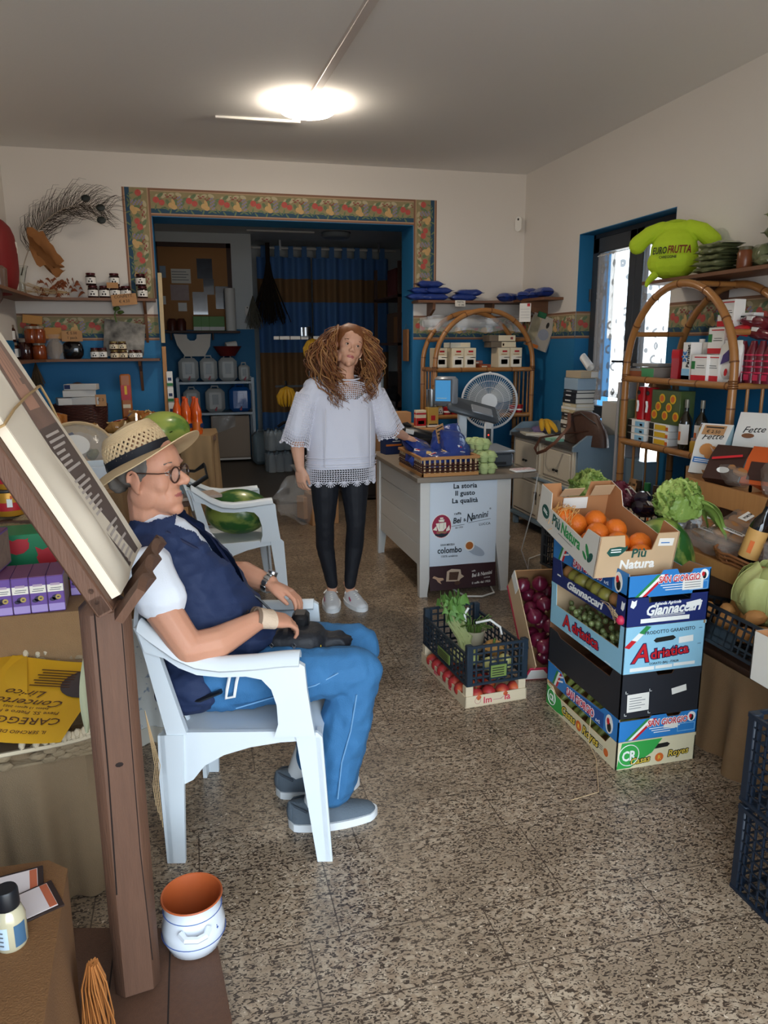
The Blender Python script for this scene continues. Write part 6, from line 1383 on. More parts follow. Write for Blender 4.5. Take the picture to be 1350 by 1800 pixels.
OKM=Matrix.Translation((1.465,3.03,0))@Matrix.Rotation(-.12,4,'Z')@Matrix.Rotation(math.radians(44),4,'X')
t=thing('onion_carton','tipped pink and white carton of red onions behind the fruit box stack','box',(0,0,0));t.matrix_world=OKM
b=B(KRAFTL,LWH,LPK);W2,L2,H2=.3,.5,.17
b.m(KRAFT).slab(0,W2,0,L2,0,.006);b.slab(W2-.005,W2,0,L2,0,H2);b.slab(0,W2,L2-.005,L2,0,H2)
b.m(KRAFTL).slab(0,.004,0,L2,0,H2);b.m(LPK).slab(-.001,.0,0,L2,0,.02);b.m(LWH).slab(-.002,.0,L2-.1,L2,H2-.06,H2)
M=RX90;b.m(LPK).prism([(-.02,0),(W2,0),(W2,.15),(W2-.05,.15),(W2-.08,.09),(.09,.09),(.06,.14),(-.02,.14)],-.004,0,M);b.m(LWH).prism([(-.01,.012),(W2,.012),(W2,.13),(W2-.045,.13),(W2-.08,.07),(.08,.07),(.05,.12),(-.01,.12)],0,.001,M);b.m(SKYB).disc(T_(M,.17,.04,0,.0012),.03,.03,18)
b.build('carton',t)
q=random.Random(4);pos=[]
for lay in range(3):
    for k in range(500):
        p=Vector((q.uniform(.045,.25),q.uniform(.05,.45),.045+.058*lay))
        if all((p-o).length>.076 for o in pos):pos.append(p)
pos=[OKM@p for p in pos]
t0=thing('red_onion','red onion piled in the tipped pink and white carton','onion',pos[0],0,'red onions in the tipped carton')
b=B(ONION);b.lathe([(0,-.034),(.014,-.033),(.036,-.012),(.039,.006),(.03,.026),(.012,.038),(.005,.052),(0,.054)],20,wob=lambda a,z:.02*math.cos(a*7));b.build('bulb',t0);b=B(STRAW)
for k in range(5):b.tube([(0,0,-.032),(.006*math.cos(k*1.3),.006*math.sin(k*1.3),-.044)],.0012,4)
b.build('roots',t0)
for p in pos[1:]:dup(t0,p,rot=(q.uniform(-1.2,1.2),q.uniform(-1.2,1.2),q.uniform(0,6)))
# ------------------------------------------------------------------ produce table on the right
def drape(name,label,pts,z0,z1,mat,amp=.03,waves=9,top=None,cat='cloth',th=.003,seed=0):
    """cloth skirt hung along a plan polyline, with folds that deepen downwards, and a flat top"""
    t=thing(name,label,cat,(0,0,0));P=[Vector((*p,0)) for p in pts]
    seg=[(P[i+1]-P[i]).length for i in range(len(P)-1)];tot=sum(seg)
    def along(s):
        d=s*tot
        for i,L in enumerate(seg):
            if d <= L or i==len(seg)-1:return P[i].lerp(P[i+1],min(1,d/L)),(P[i+1]-P[i]).normalized()
            d -= L
    def f(u,v):
        p,d=along(u);n=Vector((d.y,-d.x,0));k=(1-v)**.7
        w=amp*k*(math.sin(u*waves*2*PI+seed)+.5*math.sin(u*waves*4.3*PI+seed*2+v*2));return p+n*(w+amp*.4*k)+Vector((0,0,z0+(z1-z0)*v+.004*math.sin(u*31)*(1-v)))
    b=B(mat);b.sheet(f,int(tot*70)+16,12,th);b.build('skirt',t)
    if top:b=B(mat);b.prism(top,z1-.006,z1+.002);b.build('table_cover',t)
    return t
drape('burlap_skirt','brown burlap skirt hanging in folds from produce table behind the box stack',[(3.1,1.1),(1.86,1.1),(1.86,1.75),(1.84,2.35),(1.88,2.75),(1.84,2.95),(1.8,3.0),(1.8,3.6),(2.4,3.65)],.0,.4,BURL,.034,13,seed=1)
t=thing('produce_table','low wooden produce table under the burlap skirt on the right','table',(0,0,0))
b=B(OLDW);b.slab(1.88,3.1,1.12,3.0,.37,.405,.003);b.slab(1.82,2.4,3.0,3.6,.37,.405,.003);b.build('top',t)
for x,y in ((1.95,1.2),(3.0,1.2),(1.95,2.85),(3.0,2.85),(1.9,3.5),(2.3,3.5)):b=B(OLDW);b.slab(x,x+.06,y,y+.06,0,.37);b.build('leg',t)
# stepped display shelf
t=thing('display_step','stepped wooden display shelf carrying bread packs and bottles beside big watermelon','display shelf',(2.02,1.3,.405))
b=B(PINE);b.slab(.02,1.0,0,1.78,.24,.262,.003);b.slab(.01,.024,-.005,1.78,.215,.285,.003);b.build('lower_tread',t)
b=B(PINE);b.slab(.36,1.0,.0,1.9,.46,.48,.003);b.slab(.345,.36,.0,1.9,.4,.5,.003);b.build('upper_tread',t)
b=B(OLDW);b.slab(.02,.05,.02,1.6,0,.24);b.slab(.4,.43,.02,1.7,.262,.46);b.build('support',t)
# potato crate
PC=(1.955,2.17,.44);PT=math.radians(-12)
pc=crate('black plastic crate of potatoes tilted towards the aisle on burlap-skirted table',PC,   .34,.5,.135,mk('crate_black','1b1e22',.5),0,nx=9,ny=14,nz=4,dips=False,bar=.008);pc.rotation_euler=(0,-PT*1.2,0)
KP=Matrix.Translation(PC)@Matrix.Rotation(-PT*1.2,4,'Y')
q=random.Random(12);pos=[]
for k in range(900):
    p=Vector((q.uniform(-.125,.12),q.uniform(-.2,.2),q.uniform(.05,.14)))
    if all((p-o).length>.068 for o in pos):pos.append(p)
    if len(pos)>21:break
t0=thing('potato','brown potato in the black crate on the burlap-skirted table','potato',KP@pos[0],0,'potatoes in the black crate');b=B(POT);b.ell((0,0,0),(.03,.042,.029),14,wob=.12);b.build('tuber',t0)
for p in pos[1:]:dup(t0,KP@p,rot=(q.uniform(-.4,.4),q.uniform(-.4,.4),q.uniform(0,6)))
t=thing('cabbage','pale green cabbage lying on the potatoes in the black crate','cabbage',(2.03,2.2,.64));b=B(CABB,CABB);b.ell((0,0,0),(.12,.125,.108),24,wob=.06)
for k in range(7):
    dd=Vector((math.cos(k*1.3),math.sin(k*1.3),.1+.25*(k % 3))).normalized();ua=dd.cross(Vector((0,0,1))).normalized();va=ua.cross(dd)
    def cl(u,v):
        x=(u-.5)*2.1*math.sin(PI*min(.96,v*.8+.12))**.6;q_=(dd+ua*x+va*(v*1.7-.9)).normalized();r_=.126+.012*v*v+.004*math.sin(x*9+k)+.006*max(0,v-.85)*10*abs(math.sin(x*5+k));return Vector((q_.x*r_,q_.y*r_,q_.z*r_*.92))
    b.sheet(cl,14,12,.0015);b.tube([Vector(cl(.5,i/8))*1.012 for i in range(9)],[.004-.0004*i for i in range(9)],5)
b.build('head',t)
t0=None
for k in range(18):
    p=Vector((1.98+q.uniform(-.04,.1),2.03+q.uniform(-.1,.04),.6+q.uniform(0,.03)))
    if t0 is None:
        t0=thing('green_bean','green bean in the loose heap beside the cabbage','green bean',p,0,'green beans beside the cabbage');b=B(STEMG);b.tube([(-.06,0,0),(-.02,.008,.008),(.03,.008,.006),(.07,-.004,-.01)],[.002,.0045,.0045,.0015],6);b.build('pod',t0)
    else:dup(t0,p,rot=(q.uniform(-.3,.3),q.uniform(-.6,.4),q.uniform(0,6)))
# big watermelon with salad on it, crates of salad
melon('big dark watermelon standing behind the fruit box stack under a lettuce',(1.87,2.66,.405+.225),(.14,.145,.215),(0,.08,.5),MELON)
t=thing('lettuce','bright green lettuce lying on top of the big watermelon','lettuce',(1.97,2.7,.875));b=B(LETT,LETD);leafball(b,(0,0,0),.1,24,(LETT,LETD),5,ruf=.3,size=.9)
for k in range(5):
    a=-1.0+.35*k;b.m(LETD).sheet(lambda u,v:(.06+.16*v*math.cos(a),.16*v*math.sin(a)+(u-.5)*.12*math.sin(PI*min(1,v+.15)),.03-.14*v*v+.012*math.sin(u*9+k)),8,8,.0015)
b.build('head',t)
crate('black plastic crate of salads behind the oranges box',(1.97,3.28,.405),.36,.56,.34,mk('crate_black','1b1e22',.5),.08,nx=8,ny=12,nz=6,dips=False,bar=.007)
for (x,y,z,r,m_,sd,lb) in ((1.86,3.22,.835,.095,(LETT,LETD),11,'curly green lettuce above far corner of the oranges box'),(1.93,3.36,.825,.085,(LETT,LETT),12,'second green lettuce behind the oranges box, farther back')):
    t=thing('lettuce',lb,'lettuce',(x,y,z));b=B(*m_);leafball(b,(0,0,0),r,26,m_,sd,ruf=.4,size=1.0);b.build('head',t)
t=thing('radicchio','radicchio with white root end in front of the curly lettuce','radicchio',(1.8,3.06,.8),0);b=B(RADI,RADW);b.m(RADI).ell((.0,0,-.03),(.075,.07,.06),14,wob=.25)
for k in range(14):a=k*.45;b.m(RADW if k % 2 else RADI).tube([(0,-.045,.02),(.045*math.cos(a),-.04,.02+.035*math.sin(a)),(.075*math.cos(a),.02,.0+.05*math.sin(a))],[.013,.009,.004],6)
b.m(RADW).ell((-.02,-.06,.015),(.028,.04,.026),12);b.build('head',t)
t=thing('radicchio','dark red radicchio right of the curly lettuce','radicchio',(2.06,3.3,.79));b=B(RADI,RADW);leafball(b,(0,0,0),.08,16,(RADI,),21,ruf=.3)
for k in range(9):a=k*.7;b.m(RADW).tube([(.02*math.cos(a),.02*math.sin(a),.05),(.06*math.cos(a),.06*math.sin(a),.06),(.09*math.cos(a),.09*math.sin(a),.03)],[.006,.005,.002],5)
b.build('head',t)
for i,(x,y,z,rz,lb) in enumerate(((2.1,3.12,.77,.5,'dark aubergine in clear wrap right of the radicchio'),(2.13,3.2,.80,.9,'second wrapped aubergine behind the first'),(2.0,3.05,.70,.2,'dark aubergine with barcode sticker inside black salad crate'))):
    t=thing('aubergine',lb,'aubergine',(x,y,z),0,None,(0,.3,rz));b=B(AUB);b.lathe([(0,-.1),(.03,-.09),(.042,-.03),(.034,.04),(.018,.08),(0,.085)],16);b.T=Matrix.Identity(4);o=b.build('fruit',t);o.rotation_euler=(0,PI/2,0)
    b=B(STEMG);b.cyl((.08,0,0),(.115,0,.01),.012,.006,8);b.build('stem',t)
    b=B(PAPER);b.box((-.03,-.03,.03),(.04,.004,.025),0,Matrix.Rotation(-.8,4,'X'));b.build('sticker',t)
# bread packs, wine and biscuits
BREAD=mk('bread','b27c48',.7,var=.5,vs=14,col2='7e5230');PFILM=mk('pack_film','b3a79c',.18,var=.4,vs=9,col2='8e8077',alpha=.32,bump=.6,bs=24,spec=.9)
def breadpack(label,loc,rot,s=(.3,.14,.08),seed=0,filmc=PFILM):
    t=thing('bread_pack',label,'bread pack',loc,0,'wrapped bread packs on the display shelf',rot)
    pillow(B(filmc),*s,wob=.01,seed=seed).build('wrapping',t)
    b=B(BREAD)
    for k in range(3):b.ell((s[0]*(-.2+.2*k),.0,s[2]*.3),(s[0]*.12,s[1]*.33,s[2]*.24),12,wob=.1,seed=k)
    b.build('bread',t)
    b=B(WHITE);b.box((.03,-s[1]*.1,s[2]*.56),(.09,.04,.003));b.m(BLACKM).text('FORTINI',place((.03,-s[1]*.1-.008,s[2]*.56+.002)),.018,bold=.02);b.build('label',t)
    b=B(CLEARP);b.sheet(lambda u,v:(s[0]*.48+.05*u,(v-.5)*s[1]*(.2+.8*u),.02+.04*u+.015*math.sin(v*9+u*4)),5,8,.001);b.build('twist',t)
for i,(x,y,z,r,lb,s) in enumerate((
    (2.12,2.66,.70,(.1,-.15,1.9),'wrapped loaf at front edge of the display shelf beside big watermelon',(.3,.15,.08)),
    (2.16,2.56,.715,(.05,-.25,2.1),'long grey wrapped loaf in front of the wine bottle on display shelf',(.34,.13,.08)),
    (2.22,2.86,.72,(.2,-.2,1.2),'clear bread bag with tied end above the lettuce on the watermelon',(.28,.16,.09)),
    (2.32,2.74,.74,(.2,-.25,.3),'bread bag with paper label in the middle of display shelf',(.3,.16,.09)),
    (2.48,2.98,.93,(.15,-.2,1.3),'bread bag at far end of the upper display step',(.28,.16,.09)),
    (2.52,2.72,.935,(.15,-.25,.9),'large bread bag on the upper display step above wine bottle',(.34,.2,.11)),
    (2.62,2.48,.935,(.1,-.25,.5),'bread bag at near end of upper display step',(.34,.2,.1)))):breadpack(lb,(x,y,z+.02),r,s,i*7)
WBOT=mk('wine_glass','120d0c',.08,coat=.5);WLAB=mk('wine_label','d0a05c',.6,var=.3,vs=12,col2='b57f3f');FOIL=mk('wine_foil','5a3a24',.35,metal=.3)
def bottle(label,loc,rot,h=.3,r=.038,body=WBOT,lab=WLAB,cap=FOIL,group=None,name='wine_bottle',cat='bottle',lz=(.12,.52),neck=.32):
    t=thing(name,label,cat,loc,0,group,rot);b=B(body)
    b.lathe([(0,0),(r*.95,0),(r,h*.03),(r,h*.56),(r*.85,h*.63),(r*neck*1.15,h*.74),(r*neck,h*.8),(r*neck,h*.97),(0,h*.97)],20);b.build('glass',t)
    b=B(cap);b.lathe([(r*neck*1.08,h*.84),(r*neck*1.12,h*.85),(r*neck*1.12,h),(0,h)],14);b.build('cap',t)
    if lab:b=B(lab);b.sheet(lambda u,v:(r*1.015*math.sin((u-.5)*3.0),-r*1.015*math.cos((u-.5)*3.0),h*(lz[0]+(lz[1]-lz[0])*v)),16,1);b.m(LOR).box((0,-r*1.02,h*(lz[0]+lz[1])/2-.01),(.016,.003,.05));b.build('label',t)
    return t
bottle('wine bottle with tan label leaning in the wicker tray',(2.1,2.43,.69),(-.05,.25,-.9))
bottle('second wine bottle with tan label behind the biscuit bag',(2.26,2.36,.69),(-.1,.25,-.9))
t=thing('wicker_tray','shallow brown wicker tray at front of the display shelf under wine bottle','tray',(2.17,2.36,.668));b=B(WICK)
for z,e in ((.012,0),(.03,.006),(.05,.012),(.066,.018)):b.tube([((.13+e)*math.copysign(abs(math.cos(a))**.5,math.cos(a)),(.2+e)*math.copysign(abs(math.sin(a))**.5,math.sin(a)),z+.004*math.sin(a*17)) for a in [2*PI*i/60 for i in range(60)]],.006,5,closed=True)
for i in range(30):a=2*PI*i/30;ca=math.copysign(abs(math.cos(a))**.5,math.cos(a));sa=math.copysign(abs(math.sin(a))**.5,math.sin(a));b.tube([(.12*ca,.19*sa,.0),(.15*ca,.22*sa,.07)],.003,4)
b.slab(-.12,.12,-.19,.19,0,.006);b.build('weave',t)
AMAR=mk('biscuit','b5783c',.7,var=.5,vs=20,col2='8a5426')
for (x,y,z,lb) in ((2.17,2.3,.765,'clear bag of round brown biscuits right of the wine bottle'),(2.4,2.4,.86,'second bag of biscuits behind the first at the right edge')):
    t=thing('biscuit_bag',lb,'biscuit bag',(x,y,z),0,'biscuit bags in the wicker tray');b=B(AMAR);q2=random.Random(6)
    for k in range(26):p=Vector((q2.uniform(-.05,.05),q2.uniform(-.05,.05),q2.uniform(-.07,.05)));b.ell(p,(.026,.026,.012),9,place((0,0,0),q2.uniform(0,3),q2.uniform(0,3),0))
    b.build('biscuits',t)
    b=B(CLEARP);b.lathe([(0,-.085),(.06,-.082),(.08,-.03),(.076,.03),(.045,.07),(.012,.085),(.03,.11),(.045,.13)],18,wob=lambda a,z:.08*math.sin(a*5+z*40));b.build('film',t)
    b=B(STEMG);b.tube([(.014*math.cos(a),.014*math.sin(a),.086) for a in [2*PI*i/12 for i in range(12)]],.004,5,closed=True);b.tube([(0,-.014,.086),(.04,-.05,.09),(.08,-.06,.06)],.004,5,flat=.4);b.build('ribbon',t)
t=thing('wooden_box','small pale wooden box beneath the biscuit pouches at the end of bamboo shelf','box',(2.6,3.1,.885));b=B(KRAFT)
for x0,x1,y0,y1 in ((-.14,.2,-.24,-.23),(-.14,.2,.23,.24),(-.14,-.13,-.24,.24),(.19,.2,-.24,.24)):b.slab(x0,x1,y0,y1,-.06,.05)
b.slab(-.14,.2,-.24,.24,-.06,-.055);b.build('carton',t)
FW_=mk('pouch_white','d9d6cf',.5);FB=mk('pouch_pale_blue','a9c2c9',.5)
def pouch(label,loc,rot,m1,deco,w=.15,h=.27,d=.1):
    t=thing('biscuit_pouch',label,'biscuit pouch',loc,0,'biscuit pouches at the end of bamboo shelf',rot)
    b=B(m1,FB);b.add([(-w/2,-d/2,0),(w/2,-d/2,0),(w/2,d/2,0),(-w/2,d/2,0),(-w/2,-d/2*.9,h*.62),(w/2,-d/2*.9,h*.62),(w/2,d/2*.9,h*.62),(-w/2,d/2*.9,h*.62),(-w/2*1.02,-.004,h),(w/2*1.02,-.004,h),(w/2*1.02,.004,h),(-w/2*1.02,.004,h)],[(3,2,1,0),(0,1,5,4),(2,3,7,6),(4,5,9,8),(6,7,11,10),(8,9,10,11)])
    b.m(FB).add([(-w/2,-d/2,0),(w/2,-d/2,0),(w/2,d/2,0),(-w/2,d/2,0),(-w/2,-d/2*.9,h*.62),(w/2,-d/2*.9,h*.62),(w/2,d/2*.9,h*.62),(-w/2,d/2*.9,h*.62),(-w/2*1.02,-.004,h),(w/2*1.02,-.004,h),(w/2*1.02,.004,h),(-w/2*1.02,.004,h)],[(1,2,6,5),(3,0,4,7),(5,6,10,9),(7,4,8,11)])
    deco(b,Matrix.Translation((0,-d/2-.0015,0))@RX90,Matrix.Translation((0,-d/2*.9-.0015,h*.62))@Matrix.Rotation(math.atan2(d/2*.9,h*.38),4,'X').inverted()@RX90)
    b.build('pouch',t);return t
def d1(b,M,U):
    b.m(BLACKM).text('Fette',T_(U,0,.015,.1),.05,shear=.4);b.m(mk('rusk','c07f42',.6)).disc(T_(M,-.01,.125,.5),.034,.03,14,.001);b.disc(T_(M,.015,.11,1.0,.001),.036,.026,14,.001);b.m(BLUE).rect(T_(M,-.065,.055,-.03),0,.125,0,.028);b.m(LWH).rect(T_(M,-.058,.07,-.03,.0008),0,.1,0,.004);b.rect(T_(M,-.058,.061,-.03,.0008),0,.11,0,.004)
    b.m(KRAFT).rect(T_(U,-.06,.04,.0,.002),0,.11,0,.06,.002);b.m(BLACKM).text('€ 2.50',T_(U,-.005,.05,0,.0045),.026);b.rect(T_(U,-.05,.082,0,.0042),0,.09,0,.008)
pouch('white biscuit pouch with golden rusks and cardboard price card',(2.5,3.22,.9),(-.35,0,-1.05),FW_,d1)
def d2(b,M,U):
    b.m(BLACKM).text('Fette',T_(U,0,.02,.1),.05,shear=.4);b.m(mk('rusk_brown','7a4f33',.6));b.box(M@Vector((.0,.1,0)),(.05,.003,.016));b.box(M@Vector((.02,.06,0)),(.04,.003,.026));b.disc(T_(U,-.02,.0,0),.03,.014,12)
pouch('white biscuit pouch with brown rusks behind the priced pouch',(2.64,3.1,.9),(-.3,0,-1.0),FW_,d2,.17,.33)
def d3(b,M,U):
    b.m(LRED).rect(T_(M,-.07,.1,.2),0,.14,0,.012);b.m(LWH).disc(T_(M,0,.05,0),.03,.016,14)
pouch('dark brown biscuit pouch in front of the white pouches',(2.42,3.0,.905),(-.6,0,-1.1),mk('pouch_brown','3a211a',.4),d3,.17,.2,.08)
pouch('orange-edged biscuit pouch at right edge of picture beside dark brown pouch',(2.5,2.84,.905),(-.5,0,-1.1),mk('pouch_orange','c4551f',.4),lambda b,M,U:b.m(mk('pouch_brown','3a211a',.4)).rect(T_(M,-.06,.02,0),0,.12,0,.09),.17,.2,.08)

# ------------------------------------------------------------------ right bamboo shelf
RZ=-PI/2
yx=lambda px,X=2.8:at(px,665,X=X).y
z3,z2,z1=1.35,.95,.365
def rpack(name,label,cat,px,z,size,mat,bands=(),texts=(),X=2.8,rz=0,group=None):return pack(name,label,cat,(X,yx(px,X),z),size,mat,RZ+rz,bands,texts,group)
rpack('flat_carton','flat brown-edged carton at far end of top level of right bamboo shelf','carton',1135,z3,(.16,.22,.05),mk('grey_brown_card','7d746b',.6),((mk('rust_print','8a4a2a',.6),.05,.7),),(),2.85,.3)
rpack('flat_carton','green and grey flat carton beside the brown-edged one','carton',1163,z3,(.2,.2,.06),mk('grey_brown_card','7d746b',.6),((mk('mint_print','4fa06a',.6),.05,.9),),(),2.85,-.15)
rpack('flat_carton','grey carton lying on top of the green flat carton','carton',1150,z3+.062,(.24,.16,.02),mk('grey_carton','8d8a86',.6),(),(),2.86,.1)
rpack('tube_pack','upright glossy red tube pack left of the milk carton','pack',1192,z3,(.07,.06,.17),REDB,((LRED,.7,.95),),(),2.79)
def milk(label,px,X,cap=True,col=None,z=z3):
    t=rpack('milk_carton',label,'carton',px,z,(.072,.07,.21),WHITE,((SKYB,.02,.3),(mk('milk_blue','3f78a8',.5),.02,.12)),(),X,0,'milk cartons on top level of right bamboo shelf')
    if cap:b=B(WHITE);b.cyl((0,0,.21),(0,0,.228),.016);b.build('cap',t)
    return t
t=milk('white and blue milk carton with flower emblem and upright lettering',1213,2.77,False);b=B(LBK);b.text('Parmalat',place((.03,-.0375,.07))@RX90@Matrix.Rotation(PI/2,4,'Z'),.036,'LEFT',bold=.02);b.m(BLUE)
for k in range(6):b.disc(place((-.012+.016*math.cos(k*1.05),-.0375,.13+.022*math.sin(k*1.05)))@RX90@Matrix.Rotation(k*1.05,4,'Z'),.012,.006,10,.001)
b.build('lettering',t)
milk('white-capped milk carton behind lettered one, left',1229,2.88);milk('white-capped milk carton behind lettered one, right',1247,2.88)
WG=((LRED,.02,.22),(GREEN,.45,.75,.02,.25),(LRED,.88,.92,.2,.98),(LBK,.5,.52,.35,.9),(LBK,.58,.6,.4,.85))
for px,z,X,lb in ((1236,0,2.76,'white snack box with red foot right of the lettered milk carton'),(1257,0,2.78,'second white snack box partly behind the bamboo post'),(1262,.145,2.84,'white snack box stacked on the others behind bamboo arch'),(1275,.29,2.86,'topmost white snack box with green side behind the bamboo arch')):
    rpack('snack_box',lb,'box',px,z3+z,(.13,.07,.143),WHITE,WG,(),X,0,'white snack boxes on the right bamboo shelf')
rpack('letter_box','small box with black and white lettered strip on top of the snack boxes','box',1298,z3+.29,(.22,.06,.07),WHITE,((LBK,.2,.8,.1,.95),),(('IMATA',WHITE,.32,.035),),2.9)
t=thing('white_pouch','white pouch with purple emblem leaning behind the near bamboo post','pouch',(2.78,yx(1278,2.78),z3),0,None,(-.1,0,RZ));b=B(WHITE);pillow(b,.22,.16,.06,seed=4);o=b.build('pouch',t);o.rotation_euler=(0,-PI/2,PI/2*0);o.location=(0,0,.11);o.rotation_euler=(0,-PI/2,-PI/2)
b=B(mk('purple_print','4a3a7a',.5));b.prism([(-.03,.09),(.03,.11),(.02,.17),(-.02,.14)],0,.002,place((0,-.034,0))@RX90);b.m(LRED).disc(place((.02,-.034,.05))@RX90,.012,.02,8,.002);b.build('emblem',t)
BUR=mk('burgundy_film','6e1626',.3,coat=.5,var=.3,vs=12)
for i,px in enumerate((1302,1320,1336,1352)):
    t=thing('burgundy_bottle',['burgundy wrapped bottle nearest the bamboo post, standing right of it','second burgundy wrapped bottle right of bamboo post','third burgundy wrapped bottle right of bamboo post','burgundy wrapped bottle at right picture edge'][i],'bottle',(2.85,yx(px,2.85),z3),0,'burgundy bottles at the near end of right bamboo shelf',(.0,0,RZ+.12))
    b=B(BUR);b.lathe([(0,0),(.036,0),(.038,.1),(.034,.16),(.018,.2),(.015,.215),(0,.215)],16);b.build('bottle',t);b=B(LPK)
    for z in (.05,.08,.11,.14):b.lathe([(.0385,z),(.0388,z+.004),(.0385,z+.008)],16)
    b.box((0,-.037,.03),(.03,.004,.03));b.build('label',t)
for i,(px,z) in enumerate(((1335,.25),(1325,.31))):
    t=thing('burgundy_pack',['burgundy pack lying across the standing bottles, lower','burgundy pack lying across the standing bottles, upper with red net'][i],'pack',(2.87,yx(px,2.87),z3+z),0,None,(.1*i,.12,RZ));b=B(BUR);pillow(b,.26,.08,.06,seed=i);b.build('pack',t);b=B(WHITE);b.box((-.03,-.03,.02),(.04,.02,.02));b.build('label',t)
t=thing('red_net','bunched bright red net on burgundy packs','net',(2.85,yx(1300,2.85),z3+.27));b=B(LRED);b.ell((0,0,0),(.04,.07,.03),12,wob=.5);b.ell((0,.1,-.02),(.03,.06,.03),10,wob=.5);b.build('net',t)
rpack('green_box','grey-green box at far end of middle level of right bamboo shelf','box',1122,z2,(.09,.2,.24),mk('grey_green_card','76805c',.7,var=.6,vs=60),(),(),2.9)
for i,px in enumerate((1134,1150)):
    t=thing('snack_tube',['red snack tube standing on the packs, left','red snack tube standing on the packs, right'][i],'tube',(2.8,yx(px,2.8),z2+.132),RZ,'red snack tubes');b=B(REDB);b.lathe([(0,0),(.036,0),(.036,.2),(.037,.205),(0,.207)],20);b.build('tube',t);b=B(LWH);[b.tube([(-.012+.008*k,-.038,.05),(-.006+.008*k,-.038,.09),(-.014+.008*k,-.0375,.12)],.003,4) for k in range(3)];b.m(LBK).disc(place((0,-.0365,.17))@RX90,.018,.014,10,.002);b.build('label',t)
for i in range(3):
    rpack('cake_pack',['blue and white cake pack at bottom of the left column under red tubes','blue and white cake pack in the middle of left column under red tubes','blue and white cake pack on top of left column under red tubes'][i],'pack',1136,z2+.044*i,(.2,.1,.042),WHITE,((LBK,.05,.95,.02,.25),(SKYB,.1,.8,.45,.95),(LPK,.2,.5,.7,.85)),(),2.8,0,'blue and white cake packs')
    rpack('cake_pack',['yellow and white cake pack at bottom of the right column','yellow and white cake pack in the middle of right column','yellow and white cake pack on top of the right column'][i],'pack',1177,z2+.044*i,(.2,.1,.042),WHITE,((LBK,.05,.95,.02,.25),(YELL,.1,.8,.3,.85),(LOR,.1,.6,.86,.97)),(),2.8,0,'yellow and white cake packs')
t=rpack('lemon_bag','green film pack printed with lemon halves on middle level of right bamboo shelf','pack',1186,z2+.132,(.28,.1,.2),mk('green_film','4a5a2a',.35,coat=.4));b=B(YELL)
for k in range(7):b.m(YELL).disc(place((-.1+.035*k,-.052,.05+.05*(k % 3)))@RX90,.028,.028,14,.002);b.m(LOR).disc(place((-.1+.035*k,-.054,.05+.05*(k % 3)))@RX90,.018,.018,12,.002)
b.build('print',t)
OIL=mk('oil_glass','201c10',.08,coat=.6)
for px,X,lb in ((1212,2.76,'dark olive oil bottle with white label, left of the two'),(1240,2.8,'dark olive oil bottle with white label, right of the two')):bottle(lb,(X,yx(px,X),z2),(0,0,RZ),.29,.036,OIL,WHITE,mk('foil_grey','8f8a7c',.4,metal=.5),'olive oil bottles on the middle level','oil_bottle')
JY=mk('jar_yellow','c79a2a',.4,coat=.4)
for i,(px,z,X) in enumerate(((1234,0,2.745),(1249,.085,2.75),(1249,0,2.76),(1265,.085,2.78),(1265,0,2.78))):jar(['yellow-labelled jar in front of the oil bottles, bottom','yellow-labelled jar on top of another, left of bamboo post','yellow-labelled jar under another, left of bamboo post','yellow-labelled jar on top, partly behind bamboo post','yellow-labelled jar at bottom, partly behind bamboo post'][i],(X,yx(px,X),z2+z),.036,.083,JY,mk('lid_pink_grey','a8938c',.4),None,'yellow-labelled jars on middle level of right bamboo shelf',rz=RZ)
b=B(mk('dark_cork_fan','8f6a44',.7));b.T=place((0,0,0),0,0,RZ);b.prism([(.13*math.cos(a),.13*math.sin(a)) for a in [PI*i/18 for i in range(19)]],-.01,.01,RX90);tag(b.build('wooden_fan',loc=(2.98,yx(1160,2.98),z2+.26)),'half-round brown wooden panel behind red tubes on middle level','panel')
pack('red_white_box','red and white carton on lowest level of right bamboo shelf','box',(2.83,yx(1120,2.83),z1),(.14,.12,.26),mk('pale_carton2','c9b596',.6),RZ,((LRED,.05,.4),(WHITE,.12,.32,.2,.6)))
pack('blue_pack','pale blue shrink-wrapped pack behind red and white carton','pack',(2.95,yx(1133,2.95),z1),(.3,.12,.42),mk('pale_blue_film','6f8797',.35,coat=.4),RZ)
t=thing('price_card','small cardboard price card on the red and white carton','card',(2.78,yx(1125,2.78),z1+.29),RZ);b=B(KRAFT);b.box((0,0,0),(.09,.004,.07),0,Matrix.Rotation(-.2,4,'X'));b.m(BLACKM).text('€ 3.80',place((0,-.004,-.01))@RX90,.025);b.build('card',t)
for i,px in enumerate((1136,1152,1168)):bottle(['dark oil bottle with brown cap, left on lowest bamboo level','dark oil bottle with green cap in the middle on lowest bamboo level','dark oil bottle right on lowest bamboo level'][i],(2.8,yx(px,2.8),z1),(0,0,RZ),.32,.045,mk('oil_amber','3a2a12',.1,coat=.5),CREAM,GREEN if i==1 else mk('cap_brown','4a3526',.4),'oil bottles on the lowest level of right bamboo shelf','oil_bottle',neck=.4)

